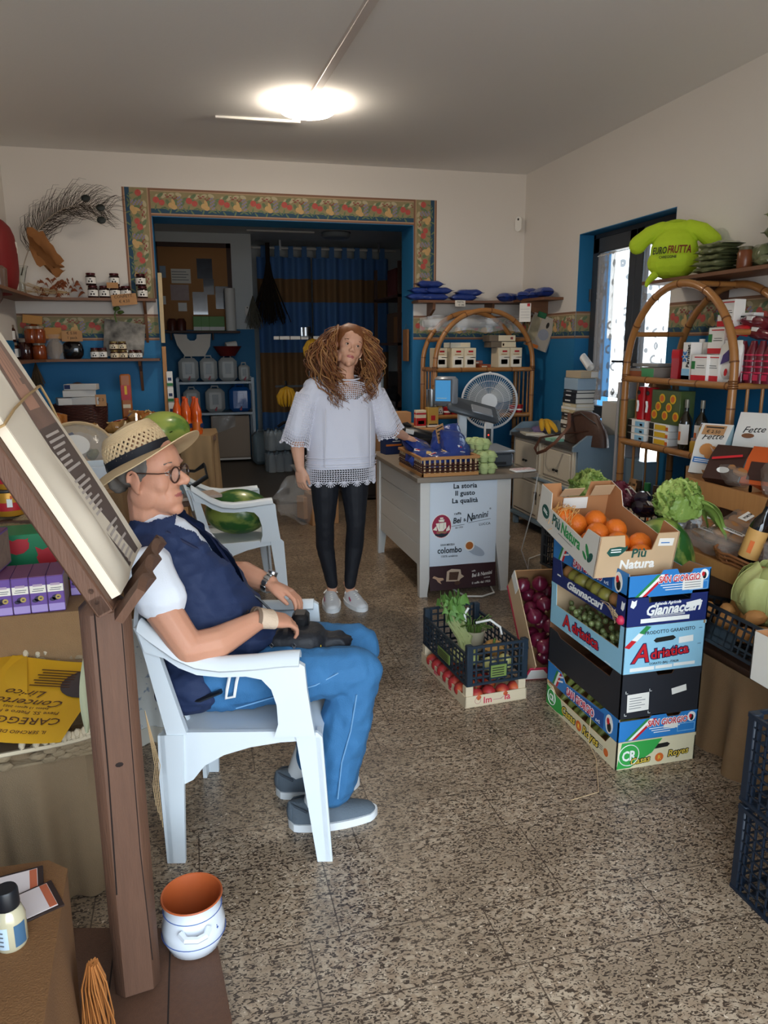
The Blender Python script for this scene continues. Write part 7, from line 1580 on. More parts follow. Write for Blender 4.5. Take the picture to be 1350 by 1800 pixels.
# ------------------------------------------------------------------ wall shelf on the right with the lime T-shirt
t=thing('wall_shelf','brown wall shelf on right wall above the bamboo shelf','wall shelf',(XR,3.5,1.925));b=B(WOOD);b.slab(-.29,0,-1.2,1.02,0,.022,.002);b.build('board',t)
for y in (.55,-.5):b=B(DARKW);b.prism([(0,0),(-.24,0),(-.22,-.05),(-.08,-.13),(0,-.16)],-.012,.012,Matrix.Translation((0,y,0))@RX90);b.build('bracket',t)
zt=1.948
LIME=mk('lime_fabric','b6d42a',.8,var=.15,vs=6,col2='9aba1e',bump=.15,bs=90)
t=thing('promo_tshirt','stuffed lime yellow T-shirt with shop lettering sitting on right wall shelf','T-shirt',(2.96,4.3,zt+.005),-.75)
t.scale=(.86,.9,.95)
b=B(LIME);b.ell((0,0,.16),(.165,.11,.16),22);b.ell((0,.0,.1),(.18,.125,.11),20);b.ell((0,.02,.31),(.135,.075,.055),18)
for s in (-1,1):limb(b,[(s*.09,.01,.31),(s*.18,.0,.28),(s*.26,-.01,.215)],[.05,.055,.058])
b.tube([(-.1,-.1,.02),(-.14,-.14,-.03),(-.15,-.15,-.06)],[.03,.02,.012],8)
nb=remesh(b,.006,4,.5,folds(.006,14));nb.build('fabric',t,sharp=180)
b=B(mk('lime_collar','9db824',.8));b.tube([(.06*math.cos(a),.02+.05*math.sin(a),.352+.006*math.sin(a)) for a in [2*PI*i/24 for i in range(24)]],.009,6,closed=True);b.build('collar',t)
b=B(mk('neck_shade','5f7416',.9));b.disc(Matrix.Translation((0,.02,.352)),.056,.046,20,.002);b.build('neck_shade_disc',t)  # flat disc over the solid neck, inner shade put into its darker colour
b=B(mk('shirt_ink_black','23301c',.7));b.text('EURO',place((-.03,0,.145))@RX90,.062,'RIGHT',bold=.02,sx=.62,shear=.1);b.m(mk('shirt_ink_red','7a2a1c',.7)).text('FRUTTA',place((-.025,0,.145))@RX90,.068,'LEFT',bold=.02,sx=.62,shear=.1);b.m(mk('shirt_ink_black','23301c',.7)).text('CAREGGINE',place((-.02,0,.115))@RX90,.022,bold=.02)
for v in b.bm.verts:v.co.y += -.132*math.sqrt(max(.05,1-(v.co.x/.185)**2))*(1-.25*max(0,(v.co.z-.13)/.1))-.004
b.build('lettering',t,sharp=20)
GRB=mk('green_pouch','767c58',.28,var=.5,vs=10,col2='50583a',coat=.5,bump=.6,bs=30)
for i,(px,py,w,d_,h,rz,lb) in enumerate(((1205,466,.3,.2,.035,0,'olive green pack at bottom of the pile beside the lime T-shirt'),(1205,455,.29,.2,.035,.1,'olive green pack second from bottom of pile beside the lime T-shirt'),(1207,445,.28,.19,.035,-.1,'olive green pack in the middle of pile beside the lime T-shirt'),(1210,434,.27,.18,.035,.05,'olive green pack second from top of pile beside the lime T-shirt'),(1214,424,.25,.17,.035,-.05,'olive green pack on top of pile beside the lime T-shirt'))):
    t=thing('tea_pack',lb,'pack',(3.0,3.92,zt+.018+.034*i),0,'olive green packs on the right wall shelf',(0,0,RZ+rz));pillow(B(GRB),w,d_,h,wob=.012,seed=i).build('pack',t)
for i,(y,z,w,h,lb) in enumerate(((3.58,.0,.2,.12,'upright olive green pack right of the crinkled pile'),(3.4,.13,.3,.08,'long olive green pack lying on upright packs'),(3.38,.21,.32,.1,'topmost olive green pack near the right picture edge'),(3.4,.0,.3,.05,'flat olive green pack along front edge of the shelf near picture edge'))):
    t=thing('tea_pack',lb,'pack',(3.02 if i != 3 else 2.95,y,zt+z+h/2),0,'olive green packs on the right wall shelf',(0,0,RZ));pillow(B(GRB),w,.16 if i != 3 else .09,h,wob=.01,seed=9+i).build('pack',t)
for y,lb in ((3.62,'small brown spice jar between olive packs on the right wall shelf'),(3.24,'brown spice jar at right picture edge on the wall shelf')):jar(lb,(2.93,y,zt),.04,.11,mk('spice','7a4426',.3,var=.5,vs=40),mk('lid_olive','5a5640',.5),None,rz=RZ)
b=B(BLACK);b.box((0,0,.06),(.12,.1,.12),.01);tag(b.build('black_tin',loc=(3.04,3.48,zt)),'glossy black tin under the long olive pack','tin')

# ------------------------------------------------------------------ plastic crates at the right front
NAVC=mk('crate_navy','18222f',.45)
for z,lb in ((0,'dark blue mesh crate standing on floor at the right front, lower of two'),(.285,'dark blue mesh crate stacked on the lower one at the right front')):
    crate(lb,(1.63,1.34,z),.36,.52,.27,NAVC,0,nx=11,ny=16,nz=8,dips=False,bar=.005,group='dark blue mesh crates at the right front')
q=random.Random(3)
for z,m_,nm,lb,gr in ((.0,mk('garlic_white','cfc4b6',.6,var=.4,vs=10,col2='a58f86'),'garlic_bulb','garlic bulb behind mesh of the lower dark blue crate','garlic in the lower dark blue crate'),(.285,ONION,'small_red_onion','red onion behind mesh of the upper dark blue crate','red onions in the upper dark blue crate')):
    t0=thing(nm,lb,'garlic' if z==0 else 'onion',(1.49,1.2,z+.05),0,gr);b=B(m_);b.lathe([(0,-.03),(.03,-.02),(.036,0),(.022,.022),(.006,.035),(0,.045)],16,wob=lambda a,zz:.06*math.cos(a*6));b.build('bulb',t0);b=B(STRAW);b.cyl((0,0,.035),(.004,.002,.06),.005,.002,6);b.build('stem',t0)
    for k in range(15):dup(t0,(1.495+.07*(k//5),1.16+.075*(k % 5)+.01*math.sin(k*3),z+.05+.06*(k % 2)),rot=(q.uniform(-.8,.8),q.uniform(-.8,.8),q.uniform(0,6)))
def dw(b,M):b.m(LDG).disc(T_(M,.1,.075,-.2,.0006),.04,.028,16);b.m(LWH).rect(T_(M,.075,.072,-.2,.0012),0,.05,0,.004);b.rect(T_(M,.075,.082,-.2,.0012),0,.045,0,.004)
def dws(b,M):b.m(LDG).disc(T_(M,.43,.075,-.2,.0006),.04,.028,16);b.m(LWH).rect(T_(M,.405,.072,-.2,.0012),0,.05,0,.004);b.rect(T_(M,.405,.082,-.2,.0012),0,.045,0,.004)
fruit_box('white cardboard produce box with green logo on top of the dark blue crates',0,[(0,0),(.34,0),(.34,.15),(0,.15)],[(0,0),(.5,0),(.5,.15),(0,.15)],CB['piuw'],dw,dws,mk('orange_box_inner','b27c50',.8),loc=(1.74,1.5,.575),rot=(0,0,0),W=.34,L=.5,group=None)
# ------------------------------------------------------------------ back-left wall shelves
t=thing('wall_shelf','upper brown wall shelf left of the back-room opening with dark jam jars','wall shelf',(0,0,0))
b=B(WOOD);b.prism([(-.24,YB),(-.24,6.8),(-1.0,6.8),(-1.1,6.74),(-1.14,6.6),(-1.14,5.3),(XL,5.3),(XL,YB)],1.922,1.944);b.build('board',t)
b=B(WOOD);b.prism([(0,0),(-.19,0),(-.17,-.04),(-.07,-.1),(-.02,-.32),(0,-.34)],-.011,.011,Matrix.Translation((-.33,YB,1.922))@Matrix.Rotation(PI/2,4,'Z')@RX90);b.build('bracket',t)
b=B(DARKW);b.prism([(XL+.2,0),(XL,0),(XL,-.26),(XL+.03,-.26),(XL+.1,-.2),(XL+.2,-.06)],-.012,.012,Matrix.Translation((0,5.6,1.922))@RX90);b.build('bracket',t)
t=thing('wall_shelf','lower brown wall shelf left of the back-room opening with honey jars','wall shelf',(0,0,0))
b=B(WOOD);b.prism([(-.235,YB),(-.235,6.78),(-1.02,6.78),(-1.12,6.72),(-1.16,6.58),(-1.16,5.4),(XL,5.4),(XL,YB)],1.43,1.45);b.build('board',t)
b=B(WOOD);b.prism([(0,0),(-.2,0),(-.18,-.04),(-.07,-.09),(-.02,-.24),(0,-.26)],-.011,.011,Matrix.Translation((-.4,YB,1.43))@Matrix.Rotation(PI/2,4,'Z')@RX90);b.build('bracket',t)
JAM=mk('jam_dark','24090a',.12,coat=.5);JLID=mk('lid_dark_red','4a1418',.35,metal=.3)
YS=6.87
xs=lambda px,py=520:at(px,py,Y=YS).x
S1,S2=1.945,1.451
for px,z,lb in ((164,0,'dark jam jar at bottom of the left stacked pair on upper shelf'),(162,.1,'dark jam jar on top of the left stacked pair on upper shelf'),(184,0,'dark jam jar standing alone right of the left pair'),(203,0,'dark jam jar at bottom of the middle stacked pair on upper shelf'),(203,.1,'dark jam jar on top of the middle stacked pair on upper shelf'),(222,0,'dark jam jar alone just right of the middle pair'),(251,0,'dark jam jar at bottom of the pair nearest the back-room opening'),(249,.1,'dark jam jar on top of the pair nearest the back-room opening')):
    jar(lb,(xs(px),YS,S1+z),.042,.098,JAM,JLID,WHITE,'dark jam jars on the upper left shelf')
jar('dark jam jar at the back between middle pair and the price card',(xs(211),YS+.09,S1),.042,.098,JAM,JLID,WHITE,'dark jam jars on the upper left shelf')
def pricecard(label,loc,text,w=.17,h=.09,rz=0,rx=0,mat=KRAFT):
    t=thing('price_card',label,'price card',loc,0,None,(rx,0,rz));b=B(mat);b.box((0,0,0),(w,.003,h));b.m(BLACKM)
    for i,s in enumerate(text):b.text(s,place((0,-.002,h*(.5-(i+.75)/(len(text)+.3))))@RX90,h*.36)
    b.build('card',t);return t
o=pricecard('tilted cardboard price card on front edge of the upper left shelf',(xs(219),6.79,1.93),('CONFETT.','€ 4.50'),.2,.09);o.rotation_euler=(0,-.1,0)
pricecard('small red-brown price label in front of the middle dark jam jars',(xs(200),YS-.05,S1+.1),(),.09,.045)
DRY=mk('dried_leaf','8a4a26',.8,var=.6,vs=30,col2='5a2d18');DRYL=mk('dried_leaf_tan','9a6636',.8,var=.5,vs=16,col2='6e4422')
t=thing('dried_leaf_bunch','bunch of curled reddish dried leaves lying on upper left shelf','dried leaves',(-1.0,6.86,S1));b=B(DRY);q=random.Random(2)
for k in range(60):
    p=Vector((q.uniform(-.16,.16),q.uniform(-.04,.05),q.uniform(.0,.12)));a=q.uniform(0,6);s=q.uniform(.03,.07);d_=Vector((math.cos(a),math.sin(a)*.4,q.uniform(-.3,.8)))
    b.sheet(lambda u,v:p+d_*s*v+Vector((0,.3,1))*((u-.5)*s*.45*math.sin(PI*min(.97,v+.05)))+Vector((0,0,.02*math.sin(v*3))),3,5,.001)
b.build('leaves',t);b=B(STRAW)
for k in range(16):b.tube([(-.3+q.uniform(0,.15),q.uniform(-.02,.03),.02+q.uniform(0,.1)),(-.1,q.uniform(-.02,.03),.02+q.uniform(0,.06)),(.1,0,.04)],.002,4)
b.build('stems',t)
# peacock feather and big leaf in a clear vase
t=thing('feather_vase','clear vase with arching peacock feathers and a large tan dried leaf','vase',(-1.22,6.62,S1))
b=B(GLASSC);b.lathe([(0,0),(.03,0),(.02,.1),(.045,.2),(.055,.22),(.05,.22),(.016,.1),(.02,.01),(0,.01)],20);b.build('vase',t)
FTH=mk('feather','352a22',.8);FEYE=mk('feather_eye','1b2320',.5);FSH=mk('feather_shaft','b5a693',.6)
P0,P1,P2,P3=Vector((.0,0,.15)),Vector((.1,.06,.55)),Vector((.35,.12,.84)),Vector((.75,.16,.64));bez=lambda s:P0*(1-s)**3+P1*3*s*(1-s)**2+P2*3*s*s*(1-s)+P3*s**3
b=B(FSH);b.tube([bez(i/24) for i in range(25)],[.005*(1-.8*i/24) for i in range(25)],5);b.build('shaft',t)
b=B(FTH)
for k in range(130):
    s=.16+.78*k/130;p=bez(s);d_=(bez(s+.01)-p).normalized();n=Vector((-d_.z,0,d_.x))
    for sg in (-1,1):
        L=q.uniform(.09,.17)*(1 if s<.8 else .8);c=q.uniform(-.04,.05)
        b.tube([p,p+n*sg*L*.5+d_*L*.45+Vector((0,q.uniform(-.03,.03),c)),p+n*sg*L*.75+d_*L*1.0+Vector((0,0,c*1.4)),p+n*sg*L*.7+d_*L*1.25+Vector((.01,0,c))],[.0016,.0014,.001,.0006],4,caps=False)
b.build('barbs',t)
for s,o_ in ((.78,(0,-.01,.05)),(.88,(0,-.01,.0)),(.86,(.02,-.01,-.1))):b=B(FEYE);b.ell(bez(s)+Vector(o_),(.035,.006,.028),12);b.build('eye',t)
b=B(DRYL)
b.sheet(lambda u,v:Vector((.08+.22*v+.03*math.sin(u*17)*v,-.03+.03*math.sin(u*6),.42-.2*v+(u-.5)*.28*math.sin(PI*min(.98,v*.75+.15))*(1+.35*math.sin(u*21+v*9)))),12,10,.001);b.build('leaf',t)
t=thing('red_bag','dark red fabric bag with pale patch on corner of the upper left shelf','bag',(-1.25,6.05,S1));b=B(mk('red_fabric','7a1416',.7));b.ell((0,0,.22),(.11,.24,.26),18,sq=.7);b.build('bag',t);b=B(PAPER);b.box((.095,.1,.3),(.02,.05,.08),.003);b.build('patch',t)
b=B(mk('glass_dim','6a5448',.2));b.lathe([(0,0),(.05,0),(.055,.12),(.03,.14),(0,.14)],16);tag(b.build('glass_jar',loc=(-1.2,5.75,S1)),'small dim glass jar near picture edge on upper left shelf','jar')
# lower shelf
HON=mk('honey','8a3c10',.1,coat=.6,var=.3,vs=5,col2='4a1a08');HOND=mk('preserve_dark','3a160c',.1,coat=.6);HLID=mk('lid_clear','8f7f6e',.3)
for px,z,m_,lb in ((5,0,HOND,'honey jar with pale lid at left picture edge on lower shelf'),(22,0,HOND,'dark preserve jar with label, second from the left on lower shelf'),(46,0,HOND,'tall dark preserve jar in middle of the big jars'),(70,0,HON,'small amber jar with tan tag, rightmost of the big jars'),(20,.14,HOND,'dark preserve jar with white label on top at left'),(60,.13,HON,'bright amber jar on top next to the kraft bag'),(72,.13,HON,'second bright amber jar on top beside the bag')):
    jar(lb,(xs(px,610),YS-.03-(.03 if z else 0),S2+z),.055,.135 if px != 46 else .165,m_,HLID,WHITE if px in (22,20) else None,'big preserve jars on the lower left shelf')
t=thing('kraft_bag','clear bag of dried mushrooms with tan paper header on lower left shelf','bag',(xs(97,610),YS-.02,S2));b=B(mk('mushroom','8a7052',.7,var=.7,vs=22,col2='4a3626'),mk('film2','9a8a72',.2,coat=.5));b.m(b.mats[0]).ell((0,0,.08),(.06,.04,.085),14,wob=.35);b.build('contents',t);b=B(CLEARP);b.lathe([(0,0),(.065,0),(.07,.12),(.04,.17),(.06,.2)],16,sy=.7);b.build('film',t);b=B(mk('header_tan','b98546',.6));b.box((0,-.01,.21),(.13,.012,.09),.002);b.build('header',t)
t=thing('paper_header_bag','bag with orange-tan paper header behind amber jars on lower left shelf','bag',(xs(55,560),YS+.06,S2));b=B(HON);b.ell((0,0,.15),(.06,.035,.15),12);b.build('contents',t);b=B(mk('header_tan','b98546',.6));b.box((0,-.02,.32),(.15,.012,.07),.002,Matrix.Rotation(.12,4,'Y'));b.build('header',t)
t=thing('black_bag','glossy black coffee bag with cardboard price card on lower left shelf','bag',(xs(127,600),YS,S2));b=B(mk('black_film','0d0c0e',.15,coat=.5));b.ell((0,0,.07),(.085,.045,.08),16,sq=.7,wob=.1);b.build('bag',t)
pricecard('cardboard price card stuck on the glossy black bag',(xs(129,600),YS-.05,S2+.185),('€ 5.00','1 pack'),.16,.085)
SJ=mk('small_jar_brown','4a3222',.2,coat=.4);SG=mk('lid_gold2','8a7440',.35,metal=.5)
for px,z,lb in ((167,0,'small white-labelled jar with dark lid, leftmost on lower shelf'),(181,0,'small white-labelled jar with orange lid, second on lower shelf'),(202,0,'small gold-lidded jar at bottom left of the four stacked'),(217,0,'small gold-lidded jar at bottom right of the four stacked'),(201,.072,'small gold-lidded jar at top left of the four stacked'),(216,.072,'small gold-lidded jar at top right of the four stacked'),(233,0,'small white-labelled jar, left of the last two on lower shelf'),(244,0,'small white-labelled jar, last one on lower shelf')):
    jar(lb,(xs(px,620),YS-.02,S2+z),.036 if px not in (233,244) else .03,.09 if px<190 else .07,SJ,SG if 190<px<225 else JLID,WHITE if not 190<px<225 else CREAM,'small jars on the lower left shelf')
t=thing('poster_sheet','curled black and white poster leaning on wall behind the small jars','poster',(xs(215,590),6.95,S2));b=B(mk('bw_poster','9a968e',.5,var=.9,vs=10,col2='2f2d2b',thr=.5));b.sheet(lambda u,v:(-.17+.33*u+.03*v,-.03*math.sin(u*3)-.05*(1-v),.02+.31*v-.05*u*v),12,8,.001);b.m(PAPER).text('RO',place((.05,-.1,.03))@RX90,.06,bold=.03);b.build('sheet',t);b=B(STEMG);b.tube([(-.04,-.06,.3),(-.05,-.07,.36),(-.03,-.07,.42)],.006,5);b.ell((-.03,-.07,.41),(.03,.02,.02),8,wob=.6);b.ell((-.0,-.07,.38),(.03,.02,.015),8,wob=.6);b.build('sprig',t)
t=thing('dried_herbs','dried herb bunch hanging upside down under the lower left shelf','dried herbs',(xs(68,650),6.76,1.43));b=B(mk('dry_herb','4a3a26',.9))
for k in range(70):a=q.uniform(0,6.28);r=q.uniform(0,.07);b.tube([(0,0,0),(r*.5*math.cos(a),r*.4*math.sin(a),-.09),(r*math.cos(a),r*.7*math.sin(a),-.16-q.uniform(0,.05))],.0022,4)
b.build('stems',t)
# planks and cards along the opening's left jamb
t=thing('leaning_lath','narrow pale wooden slat leaning on left jamb of the back-room opening','slat',(-.215,6.94,0));b=B(mk('pale_slat','c9b48c',.6));b.T=Matrix.Rotation(.012,4,'Y');b.slab(-.02,.014,-.02,.0,1.58,2.16,.002);b.m(PINE).slab(-.018,.016,-.02,0,.98,1.55,.002);b.build('slat',t)
for k in range(4):
    t=pack('seed_card','white and green printed carton, %s in column beside the wooden slat' % ['lowest','second lowest','second highest','highest'][k],'carton',(-.165,6.93,.8+.135*k),(.05,.05,.132),WHITE,0,((GREEN,.05,.25),(NAVY,.4,.6,.2,.8)),(),'white and green cartons beside the slat')
# ------------------------------------------------------------------ long burlap-covered counter on the left
CZ=.8
drape('burlap_cover','brown burlap cover over long left counter loaded with pasta bags',[(-.2,6.55),(-.32,5.2),(-.38,4.1),(XL+.02,4.05)][::-1],.02,CZ,BURL,.02,16,[(XL+.02,4.05),(-.38,4.1),(-.32,5.2),(-.2,6.55),(-.3,6.72),(XL+.02,6.72)],seed=4)
t=thing('long_counter','wooden counter frame under brown burlap along the left wall','counter',(0,0,0));b=B(OLDW);b.prism([(XL+.04,4.12),(-.42,4.14),(-.36,5.2),(-.26,6.5),(-.34,6.68),(XL+.04,6.68)],CZ-.04,CZ-.008);b.build('top',t)
for x,y in ((-1.25,4.2),(-.5,4.2),(-1.25,6.5),(-.45,6.4)):b=B(OLDW);b.slab(x,x+.07,y,y+.07,0,CZ-.04);b.build('leg',t)
drape('burlap_cloth','tan burlap cloth over narrow stand carrying orange drink bottles',[(-.12,6.62),(-.1,6.1),(.14,6.05),(.2,6.3),(.2,6.62)],.02,.86,BURLT,.02,7,[(-.12,6.62),(-.1,6.1),(.14,6.05),(.2,6.3),(.2,6.62)],seed=2)
t=thing('bottle_stand','narrow wooden stand under the tan burlap cloth','stand',(.04,6.36,0));b=B(OLDW);b.slab(-.12,.14,-.24,.24,.82,.852);b.build('top',t)
for x in (-.1,.09):
    for y in (-.2,.2):b=B(OLDW);b.slab(x,x+.03,y-.02,y+.02,0,.82);b.build('leg',t)
FANT=mk('orange_soda','d9591a',.12,coat=.5,var=.15,vs=6);FLAB=mk('soda_label','cf6a24',.4)
for i,(px,y) in enumerate(((312,6.25),(328,6.22),(346,6.2),(325,6.42),(342,6.4))):
    x=at(px,730,Y=y).x
    t=thing('soda_bottle',['orange soft drink bottle, left one in front row on burlap stand','orange soft drink bottle, middle one in front row on burlap stand','orange soft drink bottle, right one in front row on burlap stand','orange soft drink bottle in the back row, left','orange soft drink bottle in the back row, right'][i],'bottle',(x,y,.863),.2*i,'orange soft drink bottles')
    b=B(FANT);b.lathe([(0,0),(.036,0),(.041,.02),(.041,.1),(.036,.13),(.04,.15),(.034,.2),(.017,.25),(.015,.265),(0,.265)],18);b.build('bottle',t)
    b=B(mk('soda_cap','d9541c',.4));b.cyl((0,0,.262),(0,0,.285),.0175);b.build('cap',t)
    b=B(FLAB);b.lathe([(.0422,.035),(.0425,.07),(.0422,.1)],18);b.m(NAVY).disc(place((.02,-.041,.07),0,0,.45)@RX90,.022,.018,14,.004);b.build('label',t)
melon('light green watermelon on the counter behind the straw hat',(-.2,5.72,CZ+.15),(.19,.15,.14),(0,0,.3),MELON2)
t=thing('dark_basket','dark brown wicker basket with white boxes on it at back of left counter','basket',(-.86,6.45,CZ+.0));b=B(WICKD)
for k in range(26):z=.012+.0115*k;b.tube([((.19+.02*k/26)*math.cos(a),(.15+.02*k/26)*math.sin(a),z+.003*math.sin(a*16+k*PI)) for a in [2*PI*i/40 for i in range(40)]],.0068,5,closed=True)
b.lathe([(0,.004),(.185,.004)],24,sy=.8);b.build('weave',t);b=B(WICKD);b.lathe([(0,.3),(.2,.3),(.2,.306),(0,.306)],24,sy=.8);b.build('lid',t);b=B(mk('handle_brown','3a221a',.6));b.tube([(.1*math.cos(a),-.02+.02*math.sin(a),.3+.17*math.sin(a)) for a in [PI*i/14 for i in range(15)]],.008,6);b.build('handle',t)
for i,(x,y,z,s,rz,lb) in enumerate(((-.93,6.36,.307,(.16,.11,.055),.3,'white-grey box at bottom left on the dark basket'),(-.79,6.36,.307,(.2,.11,.06),-.08,'white box at bottom right on the dark basket'),(-.84,6.36,.369,(.24,.11,.05),.1,'white box, second layer on the dark basket'),(-.82,6.36,.421,(.24,.11,.045),-.12,'topmost white box with black strip on the dark basket'))):pack('card_box',lb,'box',(x,y,CZ+z),s,mk('box_offwhite','c9c6c0',.5),rz,((NAVY,.2,.9,.02,.2),) if i==3 else (),(),'white boxes on the dark basket')
pricecard('cardboard price card right of the white boxes on dark basket',(-.68,6.3,CZ+.34),('€ 3',),.08,.09)
t=thing('tall_pasta_pack','tall orange-red pasta pack standing at back of the left counter','pasta pack',(-.51,6.6,CZ),0);b=B(mk('spaghetti_film','b0682e',.25,coat=.5,var=.4,vs=9,col2='8a3f20'));b.box((0,0,.28),(.085,.06,.5),.012);b.m(REDB).box((0,-.031,.38),(.075,.003,.12));b.m(CREAM).box((0,-.032,.27),(.06,.003,.03));b.m(YELL).box((0,-.033,.4),(.02,.003,.07));b.build('pack',t)
PF=[mk('pasta_film_gold','a8682a',.2,coat=.6,var=.6,vs=16,col2='6e3c16',bump=.6,bs=30),mk('pasta_film_pale','b88a4e',.2,coat=.6,var=.6,vs=14,col2='7a5426',bump=.6,bs=30)]
pb=[(-.32,6.3,.05,.1,'red'),(-.45,6.15,.05,-.2,'red'),(-.3,6.1,.12,.3,'white'),(-.55,6.28,.13,-.1,'red'),(-.62,6.0,.05,.4,'white'),(-.72,5.8,.06,.9,'white'),(-.85,5.95,.05,-.3,'red'),(-.95,5.7,.06,.2,'black'),(-1.05,5.5,.06,.5,'red'),(-1.12,5.85,.06,-.5,'red'),(-.98,5.72,.16,.1,'red'),(-.6,5.6,.05,1.2,'white'),(-.42,5.85,.05,-.6,'red'),(-1.15,5.2,.06,.3,'red'),(-1.1,5.6,.17,-.4,'white'),(-.38,6.22,.2,.2,'red'),(-.85,5.5,.06,.6,'black'),(-1.0,5.15,.06,1.0,'red')]
pos_txt=['nearest the watermelon at rear','second left of the watermelon','propped upright behind the straw hat','at rear beside the tall pasta pack','in the middle by dark basket','standing on edge with cream panel','in front of dark basket','with black square label','with red window label left of centre','at left below the hanging herbs','stacked above the black-labelled bag','just behind the round straw basket','behind the crown of straw hat','near the paper stand at left','uppermost at far left of heap','uppermost in the right heap with price card','with dark label behind round basket','at front left beside the round basket']
for i,(x,y,z,rz,lc) in enumerate(pb):
    up=i in (2,5,7,10)
    t=thing('pasta_bag','amber pasta bag on the left counter, '+pos_txt[i],'pasta bag',(x,y,CZ+z+(.06 if up else 0)),0,'amber pasta bags on the left counter',(1.0 if up else .15*math.sin(i*2),.2*math.cos(i*3),rz))
    pillow(B(PF[i % 2]),.25,.17,.1,wob=.014,seed=i).build('bag',t)
    b=B({'red':REDB,'white':CREAM,'black':BLACKM}[lc]);b.box((.02,-.0,.052),(.1,.09,.004));b.m(PAPER).box((.02,-.012,.055),(.06,.035,.003));b.m(BLACKM).box((.02,-.012,.057),(.045,.004,.002));b.build('label',t)
    b=B(PASTA);q2=random.Random(i)
    for k in range(12):p=Vector((q2.uniform(-.1,.1),q2.uniform(-.06,.06),.036+q2.uniform(0,.012)));b.tube([p,p+Vector((.02*q2.uniform(-1,1),.02*q2.uniform(-1,1),.008)),p+Vector((.03*q2.uniform(-1,1),.03*q2.uniform(-1,1),0))],.006,5)
    b.build('pasta',t)
t=thing('round_basket','round straw basket with white tub under clear film on left counter','basket',(-.68,4.9,CZ+.12),0,None,(.75,0,.25));b=B(STRAW);b.lathe([(0,-.05),(.15,-.05),(.19,.05),(.195,.05),(.16,-.056),(0,-.056)],32);b.tube([(.193*math.cos(2*PI*i/40),.193*math.sin(2*PI*i/40),.05) for i in range(40)],.012,6,closed=True);b.build('weave',t)
b=B(WHITE);b.lathe([(0,-.04),(.06,-.04),(.075,.04),(.08,.04),(.08,.05),(0,.05)],20,(-.02,.0,.02));b.build('tub',t);b=B(NAVY);b.box((-.05,.08,.05),(.08,.05,.01),.003,Matrix.Rotation(.4,4,'Z'));b.build('packet',t);b=B(mk('greenish_dry','6a6432',.7));b.ell((.07,-.05,.03),.035,10,wob=.4);b.build('herbs',t)
b=B(CLEARP);b.ell((0,0,.03),(.185,.185,.09),20,wob=.12);b.build('film',t)
t=thing('white_tray','white plastic tray in front of the round straw basket','tray',(-.62,4.5,CZ),.15);b=B(PLAST)
for x0,x1,y0,y1 in ((-.2,.2,-.14,-.13),(-.2,.2,.13,.14),(-.2,-.19,-.14,.14),(.19,.2,-.14,.14)):b.slab(x0,x1,y0,y1,0,.1,.002)
b.slab(-.2,.2,-.14,.14,0,.006);b.build('tray',t)
t=thing('wooden_chest','brown wooden chest at near end of the left counter behind seated person','chest',(-.18,4.35,0));b=B(PINE)
for k in range(4):b.slab(-.136+.068*k,-.136+.064+.068*k,-.012,.5,.02,.66,.002)
b.slab(-.132,.132,0,.5,0,.03);b.build('body',t);b=B(OLDW);b.slab(-.15,.15,-.03,.53,.66,.69,.004);b.build('lid',t);b=B(OLDW);b.slab(-.138,.138,-.018,-.012,.3,.36);b.build('batten',t)
t=thing('black_strap','black strap harness heaped on the chest beside seated person\'s glasses','strap',(-.1,4.6,.69));b=B(BLACK);b.tube([(-.12,0,.02),(-.05,-.05,.08),(.02,-.02,.14),(.1,.05,.12),(.16,.02,.16),(.17,-.05,.1),(.08,-.08,.05),(-.02,-.06,.02)],.018,7,flat=.35);b.tube([(-.1,.02,.02),(-.02,.05,.1),(.04,0,.06),(.1,-.04,.02)],.015,7,flat=.35);b.build('strap',t)
b=B(mk('pale_blue_mask','9fb9c2',.7));b.ell((0,0,.03),(.1,.07,.035),12,wob=.3);tag(b.build('cloth_bundle',loc=(-.12,4.5,.69)),'pale blue cloth bundle beside the black strap','cloth')
b=B(mk('newsprint','b9a99a',.7,var=.6,vs=40,col2='7e5a50'));b.box((0,0,.012),(.26,.16,.02),.003,Matrix.Rotation(.3,4,'Z'));tag(b.build('leaflet_stack',loc=(.0,4.42,.69)),'stack of printed leaflets on front of the chest','leaflets')

# ------------------------------------------------------------------ reading stand in the left foreground
t=thing('reading_stand','dark wooden reading stand on a thick post in the left foreground','stand',(-.195,1.64,0))
b=B(OLDW);b.prism([(-.35,-.75),(.205,-.75),(.205,-.16),(.175,.14),(-.21,.24),(-.35,.22)],0,.032);b.m(mk('plank_gap','241812',.9)).slab(-.08,-.076,-.74,.17,.0321,.0325);b.slab(.06,.064,-.74,.15,.0321,.0325);b.build('base_board',t)
b=B(OLDW);b.T=Matrix.Translation((-.01,-.005,.032))@Matrix.Rotation(.16,4,'Z');b.box((0,0,.495),(.104,.088,.99),.02);b.m(mk('crack','1f130d',.9)).tube([(-.022,-.045,.99),(-.024,-.0445,.6),(-.03,-.045,.3)],.0016,4);b.tube([(.03,-.0445,.97),(.028,-.0445,.4),(.035,-.0445,.1)],.001,4);b.ell((.0,-.0445,.62),(.009,.001,.006),8);b.build('post',t)
PBX=Vector((-.17,1.485,1.045));RU=Vector((.02,.44,.0)).normalized();RV=Vector((-.44,-.02,.87)).normalized();RN=RU.cross(RV)
RM=Matrix(((RU.x,RV.x,RN.x,PBX.x+.195),(RU.y,RV.y,RN.y,PBX.y-1.64),(RU.z,RV.z,RN.z,PBX.z),(0,0,0,1)))
if RN.x<0:RN=-RN
def onb(b):b.T=RM;return b
sg=1 if (RU.cross(RV)).x>0 else -1
